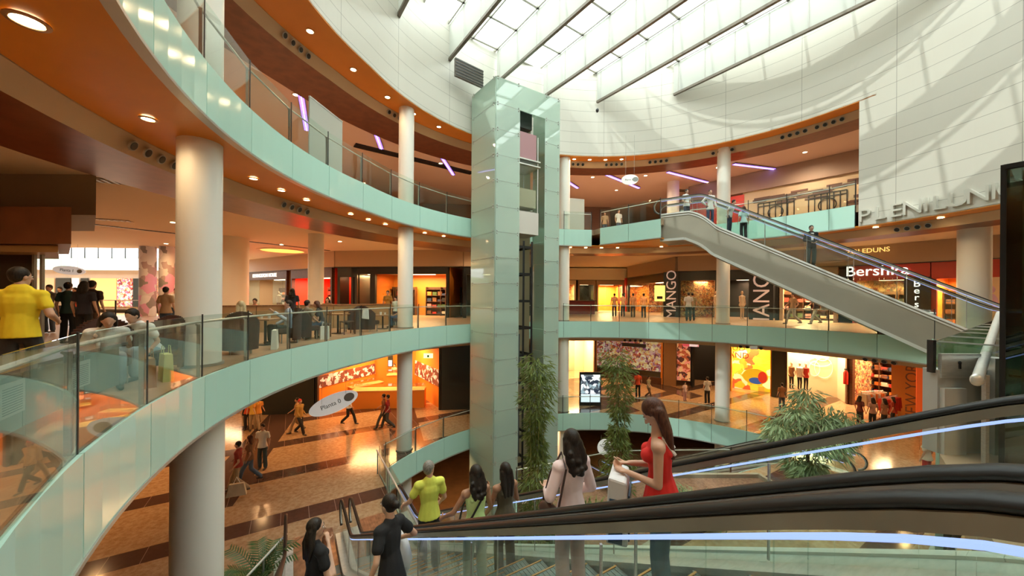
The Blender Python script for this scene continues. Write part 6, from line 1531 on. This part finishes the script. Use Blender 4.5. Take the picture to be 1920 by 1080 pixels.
def table(p, label, r=.32, h=.74, sq=True, rz=0):
    t = thing('cafe_table', label, 'table', (p[0], p[1], 0), rz)
    (MB().box((0, 0, h - .02), (r * 2, r * 2, .04)) if sq else MB().cyl((0, 0), r, h - .04, h, 28)).obj('tabletop', M_TABLE, t)
    MB().cyl((0, 0), .035, .02, h - .04, 12).obj('pedestal', M_BLK, t); MB().cyl((0, 0), .22, 0, .025, 20).obj('foot_plate', M_BLK, t); return t
def chair(p, face, label):
    f = Vector(face).normalized(); t = thing('wooden_chair', label, 'chair', (p[0], p[1], 0), math.atan2(-f.x, f.y))
    MB().box((0, 0, .45), (.42, .42, .035)).obj('seat', M_WOOD, t)
    b = MB(); b.box((0, -.21, .88), (.42, .025, .10))
    b.obj('backrest', M_WOOD, t)
    for sx in (-1, 1):
        MB().bar((sx * .19, .19, 0), (sx * .19, .19, .44), .035, .035).obj('leg', M_WOOD, t); MB().bar((sx * .19, -.2, 0), (sx * .19, -.215, .92), .035, .035).obj('leg', M_WOOD, t)
    MB().bar((-.19, .19, .2), (.19, .19, .2), .02, .02).obj('stretcher', M_WOOD, t)
    return t
def cup(p, label, z=.74, r=.045, h=.12, m=None):
    t = thing('cup', label, 'cup', (p[0], p[1], z)); MB().lathe((0, 0, 0), [(.001, 0), (r * .75, 0), (r, h), (r * .9, h), (r * .7, .01)], 16).obj('cup_body', m or M_PAPER, t, smooth=True); MB().cyl((0, 0), r * 1.04, h, h + .012, 16).obj('lid', m or M_PAPER, t)
def paperbag(p, label, rz=0, w=.30, h=.36, m=None, mark=False, z=0):
    t = thing('shopping_bag', label, 'bag', (p[0], p[1], z), rz); mm = m or M_PAPER
    MB().hexa([(-w / 2, -.07, 0), (w / 2, -.07, 0), (w / 2, .07, 0), (-w / 2, .07, 0), (-w / 2 * .96, -.05, h), (w / 2 * .96, -.05, h), (w / 2 * .96, .05, h), (-w / 2 * .96, .05, h)]).obj('bag', mm, t)
    for s in (-1, 1): MB().tube([(-.07, s * .045, h), (-.05, s * .04, h + .13), (.05, s * .04, h + .13), (.07, s * .045, h)], .006, 5).obj('handle', M_BLK if mark else mm, t)
    if mark: MB().tube([(.02 + .06 * math.cos(a), -.075, .2 + .13 * math.sin(a)) for a in [R(x) for x in range(50, 320, 22)]], .014, 5).obj('curved_mark', M_BLK, t)
    return t
def rq(th, off): q = rp(th, off); return (q.x, q.y)
# grey panelled counter table along the rail, nearest at left
t = wthing('counter_table', 'long grey panelled counter table behind the rail at far left', 'table', (*rq(222, .75), 0))
ths = [242, 236, 230, 224, 218.5, 213.5, 210]
for i in range(len(ths) - 1):
    a, b = Vector(rq(ths[i], .55)), Vector(rq(ths[i + 1], .55)); wpart(MB().quadwall(a, b + (a - b) * .01, .16, .70, .03), 'panel', M_GREYP, t)
g = MB()
for i in range(len(ths) - 1):
    p = [rq(ths[i], .45), rq(ths[i + 1], .45), rq(ths[i + 1], 1.05), rq(ths[i], 1.05)]; g.hexa([(x, y, .70) for x, y in p] + [(x, y, .74) for x, y in p])
wpart(g, 'tabletop', mat('table_dark', (.10, .06, .05), .25), t)
for th in (238, 226, 214): q = rq(th, .9); wpart(MB().cyl(q, .04, 0, .70, 10), 'leg', M_BLK, t)
for i, (t0, w) in enumerate(((219.6, 'left'), (214.2, 'right'))):
    a, b = Vector(rq(t0 + .9, .51)), Vector(rq(t0 - .9, .51)); tt = wthing('menu_sheet', 'printed menu sheet fixed on the grey counter panel, %s one of two' % w, 'menu', (a.x, a.y, .3)); wpart(MB().quadwall(a, b, .32, .62, .006), 'sheet', mat('menu_grey', (.42, .45, .42), .6), tt)
    g = MB()
    for k in range(11):
        a2, b2 = a.lerp(b, .12), a.lerp(b, .88); n = (Vector((CX, CY)) - a).normalized() * .006; g.bar((*(a2 + n), .35 + k * .022), (*(b2 + n), .35 + k * .022), .003, .006)
    wpart(g, 'printed_lines', mat('menu_ink', (.12, .12, .12), .7), tt)
q = rq(230.5, .72); t = thing('iced_drink', 'clear plastic cup of iced coffee with a green straw at far left', 'drink', (*q, .74))
MB().lathe((0, 0, 0), [(.001, 0), (.03, 0), (.045, .13)], 16).obj('cup_body', mat('coffee_cream', (.50, .36, .22), .3), t, smooth=True); MB().ell((0, 0, .135), (.045, .045, .04), 14, 8).obj('dome_lid', M_GLASST, t, smooth=True); MB().bar((0, 0, .1), (.02, 0, .28), .008, .008).obj('straw', mat('straw_green', (.02, .35, .15), .4), t)
q = rq(226, .7); t = thing('newspaper', 'folded newspaper lying on the grey counter table', 'newspaper', (*q, .74), .6); MB().box((0, 0, .012), (.34, .24, .02)).obj('pages', M_PAPER, t); MB().box((.03, .02, .028), (.3, .2, .008)).obj('front_page', mat('news_grey', (.4, .4, .38), .7), t)
q = rq(217, .75); t = thing('glass_bottle', 'small salt shaker standing on the grey counter table', 'shaker', (*rq(211.5, .6), .74)); MB().lathe((0, 0, 0), [(.001, 0), (.02, 0), (.022, .06), (.014, .08)], 12).obj('body', M_PAPER, t, smooth=True); MB().cyl((0, 0), .015, .08, .095, 12).obj('cap', M_STEEL, t)
# seated people and their seats
def seated(label, p, face, **kw):
    kw.setdefault('vox', .014); return human(label, (p[0], p[1], 0), face, kw.pop('h', 1.68), pose='sit', **kw)
pA = (at(198, 600, 5.55).x, 5.55); seated('person in a white striped shirt bent over the counter table, far left', pA, (.45, -.35), shirt='white', bend=(34, 0), hstyle='mid', pants='pale_blue_jeans', pc=(.25, .33, .38), J=dict(hl=(-.2, .5, .78), hr=(.15, .52, .78)))
pB = (at(283, 600, 6.3).x, 6.3); seated('person in a white shirt and jeans bent forward beside the nearest column', pB, (.1, -1), shirt='white', bend=(30, 0), pants='pale_blue_jeans', pc=(.25, .33, .38))
armchair((pA[0] - .12, pA[1] + .12), (.45, -.35), 'brown armchair under the bent person in the striped shirt'); armchair((pB[0], pB[1] + .12), (.1, -1), 'brown armchair left of the nearest white column')
def p_at(px, off_y): 
    q = at(px, 600, 1); th = None
    # first gallery point behind the rail in that picture column
    Y = 3.0
    while Y < 30:
        x = q.x * Y; r = math.hypot(x - CX, Y - CY); t_ = math.degrees(math.atan2(Y - CY, x - CX)) % 360
        if r > rr(t_) + .01 and Y > 4: break
        Y += .02
    return None
def beh(px, off):
    "point at distance off behind the rail line, in picture column px"
    lo, hi = 130.0, 236.0
    for _ in range(40):
        m = (lo + hi) / 2; x, y = rq(m, off); X = 960 + FPX * x / y
        if X > px: lo = m
        else: hi = m
    return rq((lo + hi) / 2, off)
pC = beh(452, .75); armchair(pC, (-.6, .8), 'brown armchair of the blonde woman behind the rail'); seated('blonde woman in a white blouse sitting with her back to the rail', pC, (-.6, .8), female=True, shirt='white', hair=HAIRY, hstyle='mid')
pD = beh(541, .90); armchair(pD, (-.75, -.66), 'brown armchair of the man in the pale blue shirt'); seated('man in a pale blue shirt lounging with outstretched legs in the cafe', pD, (-.75, -.66), shirt='blue_shirt', sc=(.42, .50, .62), sleeve='long', pants='dark_trousers', pc=(.02, .025, .03), J=dict(hl=(-.35, .45, .98)))
table(beh(498, 1.2), 'small square cafe table with a white cup, between the blonde woman and the blue shirt'); cup(beh(505, 1.15), 'white takeaway cup on the table beside the blue shirted man'); cup(beh(490, 1.3), 'small white cup on the table beside the blonde woman', h=.07)
paperbag(beh(516, .40), 'white shopping bag with a black curved mark on the floor behind the rail', rz=-1.1, mark=True, w=.42, h=.50)
pE = beh(576, .95); armchair(pE, (.5, .86), 'brown armchair of the man in the brown shirt'); seated('man in a grey-brown shirt seated with his back to the blue shirt', pE, (.4, .9), shirt='grey_brown', sc=(.20, .15, .10))
pF = beh(606, .80); chair(pF, (-.9, -.3), 'dark wooden chair of the woman in black'); seated('woman in black leaning forward with crossed arms in the cafe', pF, (-.9, -.3), female=True, shirt='black_top', sc=(.02, .02, .03), pants='dark_green_trousers', pc=(.015, .03, .025), hair=HAIRB, hstyle='mid', bend=(16, 0))
paperbag(beh(609, .42), 'crumpled white plastic bag on the floor beside the woman in black', rz=.7, w=.26, h=.42)
table(beh(634, 1.3), 'square wooden cafe table standing empty in the middle of the cafe'); chair(beh(652, .85), (-.7, .7), 'slim wooden chair beside the empty cafe table')
armchair(beh(664, 1.2), (-.9, .4), 'empty brown armchair right of the empty table'); armchair(beh(693, .70), (.4, .9), 'brown armchair with a white cloth on its back, right part of the cafe')
q = beh(686, .48); t = thing('white_cloth', 'white jacket hung over the back of an armchair', 'jacket', (q[0], q[1], .55), .4); MB().hexa([(-.14, -.05, 0), (.12, -.05, -.04), (.12, .05, -.04), (-.14, .05, 0), (-.12, -.06, .36), (.1, -.06, .34), (.1, .06, .34), (-.12, .06, .36)]).obj('cloth', cloth('white', (.7, .7, .68)), t, bevel=.02)
table(beh(718, 1.0), 'low table with cups between the two right hand armchairs', h=.6); cup(beh(714, .95), 'white cup on the right hand cafe table', z=.6); cup(beh(722, 1.1), 'second white cup on the right hand cafe table', z=.6, h=.08)
pG = beh(752, .85); armchair(pG, (-.95, -.1), 'brown armchair of the woman in the floral blouse, before the second column'); seated('woman in a floral cream blouse sitting before the second white column', pG, (-.95, -.1), female=True, shirt='floral', sc=(.5, .42, .28), pants='blue_jeans', pc=(.05, .08, .17), hair=HAIRB)
human('person in a mustard top standing behind the floral blouse', (*beh(727, 3.2), 0), (0, -1), 1.66, True, shirt='mustard', sc=(.40, .22, .04), vox=.02, hstyle='bun')
human('child in white and blue sitting up behind the floral blouse', (*beh(742, 1.9), 0), (-.3, -1), 1.35, False, shirt='pale_blue', sc=(.55, .75, .75), vox=.02)
human('person in black standing behind the low cafe wall', (at(548, 560, 14.3).x, 14.3, 0), (-.5, 1), 1.66, shirt='black_top', sc=(.02, .02, .03), vox=.02, hstyle='curly')
human('person with dark hair sitting behind the low cafe wall at left', (at(478, 560, 14).x, 14, -.35), (.3, -1), 1.6, shirt='pink_top', sc=(.75, .30, .22), vox=.02)
human('person in brown behind the low cafe wall at its right part', (at(614, 560, 16.2).x, 16.2, -.3), (.3, -1), 1.6, shirt='brown_top', sc=(.20, .09, .04), vox=.02, hstyle='curly')
# low wall
t = wthing('low_wall', 'long low wooden partition behind the cafe seats', 'partition', (-9, 14.5, 0))
lw = Wall((-10.6, 12.6), (-6.0, 18.0))
for k in range(5): wpart(MB().quadwall(lw.p(lw.L * k / 5 + .01), lw.p(lw.L * (k + 1) / 5 - .01), 0, .98, .25), 'panel', mat('partition_oak', (.42, .26, .12), .45), t)
wpart(MB().quadwall(lw.p(0), lw.p(lw.L), .98, 1.03, .32), 'top_cap', M_TABLE, t)
for th, off, l, m_ in ((205.6, .42, 'green and white shopping bag with a peaked top at the foot of the nearest column', cloth('bag_lime', (.45, .5, .2))), (207.6, .45, 'brown patterned paper bag on the floor left of the nearest column', cloth('bag_brown', (.35, .17, .06)))):
    paperbag(rq(th, off), l, rz=-.6, w=.30, h=.44, m=m_)
# ================================================================== PLANTS
def leafcloud(name, pts, m, parent, n, ln=.22, wd=.03, seed=1, droop=.5, spread=.35):
    rn = random.Random(seed); b = MB()
    for i in range(n):
        c, rad = rn.choice(pts); d = Vector((rn.gauss(0, 1), rn.gauss(0, 1), rn.gauss(0, .7))).normalized(); p = Vector(c) + d * rad * rn.random() ** .5
        dr = Vector((d.x * 1.2 + rn.gauss(0, .4), d.y * 1.2 + rn.gauss(0, .4), rn.gauss(-droop, .45))).normalized(); L = ln * rn.uniform(.6, 1.3); s = dr.cross(Vector((rn.gauss(0, 1), rn.gauss(0, 1), 1))).normalized() * wd * rn.uniform(.6, 1.2)
        m1 = p + dr * L * .45; e = p + dr * L + Vector((0, 0, -L * .15)); b.add([p, m1 + s, e, m1 - s], [(0, 1, 2, 3)])
    return b.obj(name, m, parent)
def leafmat(name, a, c):
    m = noisy(name, a, c, 3.0, .5, lo=.3, hi=.7); x = bsdf(m); tr = N(m, 'ShaderNodeBsdfTranslucent'); tr.inputs[0].default_value = (*c, 1); mx = N(m, 'ShaderNodeMixShader'); mx.inputs[0].default_value = .25
    LK(m, x, 0, mx, 1); LK(m, tr, 0, mx, 2); LK(m, mx, 0, m.node_tree.nodes['Material Output'], 0); return m
ML1 = leafmat('bamboo_leaf', (.06, .11, .02), (.22, .28, .07)); ML2 = leafmat('pale_leaf', (.12, .20, .08), (.38, .48, .26)); ML3 = leafmat('palm_leaf', (.03, .07, .02), (.10, .18, .05))
M_CANE = mat('cane', (.30, .30, .10), .5)
def bamboo(label, base, ztop, rad, n, seed, ln=.2):
    t = thing('bamboo', label, 'plant', base); h = ztop - base[2]; rn = random.Random(seed)
    for k in range(6):
        a = rn.uniform(0, 6.28); r0 = rn.uniform(.03, rad * .45); x, y = r0 * math.cos(a), r0 * math.sin(a); hh = h * rn.uniform(.8, .98)
        MB().tube([(x, y, 0), (x * 1.2, y * 1.2, hh * .5), (x * 1.6, y * 1.6, hh)], [.018, .015, .006], 6).obj('cane', M_CANE, t, smooth=True)
    pts = [((rn.uniform(-.3, .3) * rad, rn.uniform(-.3, .3) * rad, z * h), rad * (.75 + .25 * math.sin(z * 9))) for z in [.04 + .94 * i / 13 for i in range(14)]]
    leafcloud('foliage', pts, ML1, t, n, ln, .022, seed)
b1 = at(1003, 965, 10.9); bamboo('tall slim bamboo in front of the lift tower', (b1.x, b1.y, Z0), at(1018, 680, 10.9).z, .50, 3600, 3)
b2 = at(1156, 900, 12.7); bamboo('tall bamboo between the pink woman and the red vest, before the poster stand', (b2.x, b2.y, Z0), at(1160, 668, 12.7).z, .55, 3400, 4)
tb = at(1512, 890, 12.4); t = thing('weeping_tree', 'bushy weeping tree with narrow pale leaves in the ground floor planting', 'tree', (tb.x, tb.y, Z0)); hh = at(1512, 722, 12.4).z - Z0
MB().tube([(0, 0, 0), (.05, 0, hh * .4), (-.02, .03, hh * .7)], [.06, .05, .03], 8).obj('trunk', mat('bark', (.12, .08, .05), .8), t, smooth=True)
rn = random.Random(8); pts = [((rn.uniform(-.9, 1.0), rn.uniform(-.8, .8), hh * .62 + rn.uniform(-.5, .65)), .45) for i in range(16)] + [((0, 0, hh - .4), .4)] + [((rn.uniform(-.35, .35), rn.uniform(-.3, .3), hh * .25 + rn.uniform(-.3, .3)), .35) for i in range(6)]
for i in range(7): a = i * .9; MB().tube([(0, 0, hh * .5), (.5 * math.cos(a), .5 * math.sin(a), hh * .72), (.95 * math.cos(a), .8 * math.sin(a), hh * .66)], [.03, .02, .008], 6).obj('branch', mat('bark', (.12, .08, .05), .8), t, smooth=True)
leafcloud('foliage', pts, ML2, t, 4200, .30, .028, 9, droop=.8)
# island bed
t = wthing('planting_bed', 'low stone edged planting bed on the ground floor island', 'planter', (4, 11, Z0))
bed = [(.4, 8.6), (2.2, 8.6), (5.5, 11.0), (9.5, 12.2), (9.3, 13.6), (4.1, 13.5), (.45, 11.9)]
wpart(MB().slab(bed, [], Z0, Z0 + .12), 'soil', noisy('soil_gravel', (.22, .10, .06), (.34, .18, .11), 14, .9, bump=.4), t)
g = MB()
for i in range(len(bed)): g.quadwall(bed[i], bed[(i + 1) % len(bed)], Z0, Z0 + .25, .14)
wpart(g, 'stone_edge', mat('edge_stone', (.4, .34, .26), .5), t)
def tuft(label, p, r, h, n, m, seed, name='grass_plant'):
    t = thing(name, label, 'plant', (p.x, p.y, p.z)); rn = random.Random(seed); b = MB()
    for i in range(n):
        a = rn.uniform(0, 6.28); q = Vector((rn.gauss(0, r * .4), rn.gauss(0, r * .4), 0)); d = Vector((math.cos(a), math.sin(a), 0)); L = h * rn.uniform(.6, 1.1); s = Vector((-d.y, d.x, 0)) * .018
        m1 = q + d * L * .25 + Vector((0, 0, L * .7)); e = q + d * L * .75 + Vector((0, 0, L * .75)); b.add([q - s, q + s, m1 + s, m1 - s, e], [(0, 1, 2, 3), (3, 2, 4)])
    b.obj('leaves', m, t); MB().ell((0, 0, .0), (r * .3, r * .3, .04), 10, 6).obj('root_crown', mat('root_brown', (.1, .06, .03), .9), t)
for px, py, Y, r, h, n, l in ((1318, 925, 10.9, .6, .75, 260, 'tuft of pale strap leaves right of the red vest'), (1285, 920, 11.6, .5, .6, 160, 'smaller tuft of strap leaves behind the red vest'), (985, 975, 9.6, .5, .6, 200, 'low leafy tuft at the foot of the tall slim bamboo'), (1040, 968, 9.9, .45, .5, 160, 'low leafy tuft beside the pink woman'), (1120, 940, 11, .45, .5, 160, 'grassy tuft under the second bamboo'), (1160, 935, 11.2, .4, .4, 120, 'small yellowish tuft at the base of the second bamboo')):
    q = at(px, py, Y); q.z = Z0 + .12; tuft(l, q, r, h, n, ML2 if px > 1200 else ML1, px)
# palm, bottom left
q = at(487, 1085, 8.0); q.z = Z0; t = thing('potted_palm', 'feathery potted palm on the ground floor at bottom left', 'plant', tuple(q)); rn = random.Random(2)
MB().lathe((0, 0, 0), [(.001, 0), (.20, 0), (.26, .42), (.23, .42), (.22, .38), (.001, .38)], 20).obj('pot', mat('pot_brown', (.18, .09, .05), .5), t, smooth=True)
for k in range(11):
    a = k * .571 + rn.uniform(-.2, .2); ln = rn.uniform(.8, 1.15); el = rn.uniform(.9, 1.35); pts = []
    for i in range(9):
        u_ = i / 8; pts.append(Vector((math.cos(a) * ln * .62 * u_ ** 1.3, math.sin(a) * ln * .62 * u_ ** 1.3, .4 + ln * el * (u_ - .42 * u_ * u_))))
    b = MB().tube(pts, [.012 * (1 - i / 10) for i in range(9)], 5)
    for i in range(2, 9):
        for j in range(2):
            p = pts[i].lerp(pts[i - 1], j * .5); d = (pts[i] - pts[i - 1]).normalized(); s = d.cross(Vector((0, 0, 1))).normalized()
            for sg in (-1, 1): e = p + (s * sg * .8 + d * .6 + Vector((0, 0, -.25))) * .26; w = d * .014; b.add([p - w, p + w, p.lerp(e, .5) + w * 1.4, e, p.lerp(e, .5) - w * 1.4], [(0, 1, 2, 3, 4)])
    b.obj('frond', ML3, t)
t = wthing('guard_rail', 'short steel handrail beside the potted palm at bottom left', 'handrail', tuple(at(490, 1066, 8.0)))
a, b = at(440, 1092, 7.2), at(537, 1052, 8.9); a.z = b.z = -4.45; wpart(MB().tube([a, b], .025, 8), 'tube', M_STEELL, t, smooth=True)
for u_ in (.05, .5, .95): q = a.lerp(b, u_); wpart(MB().bar((q.x, q.y, Z0), (q.x, q.y, -4.46), .03, .03), 'post', M_STEEL, t)
wpart(MB().quadwall(a.to_2d(), b.to_2d(), Z0 + .05, -4.5, .012), 'glass_pane', M_GLASS, t)
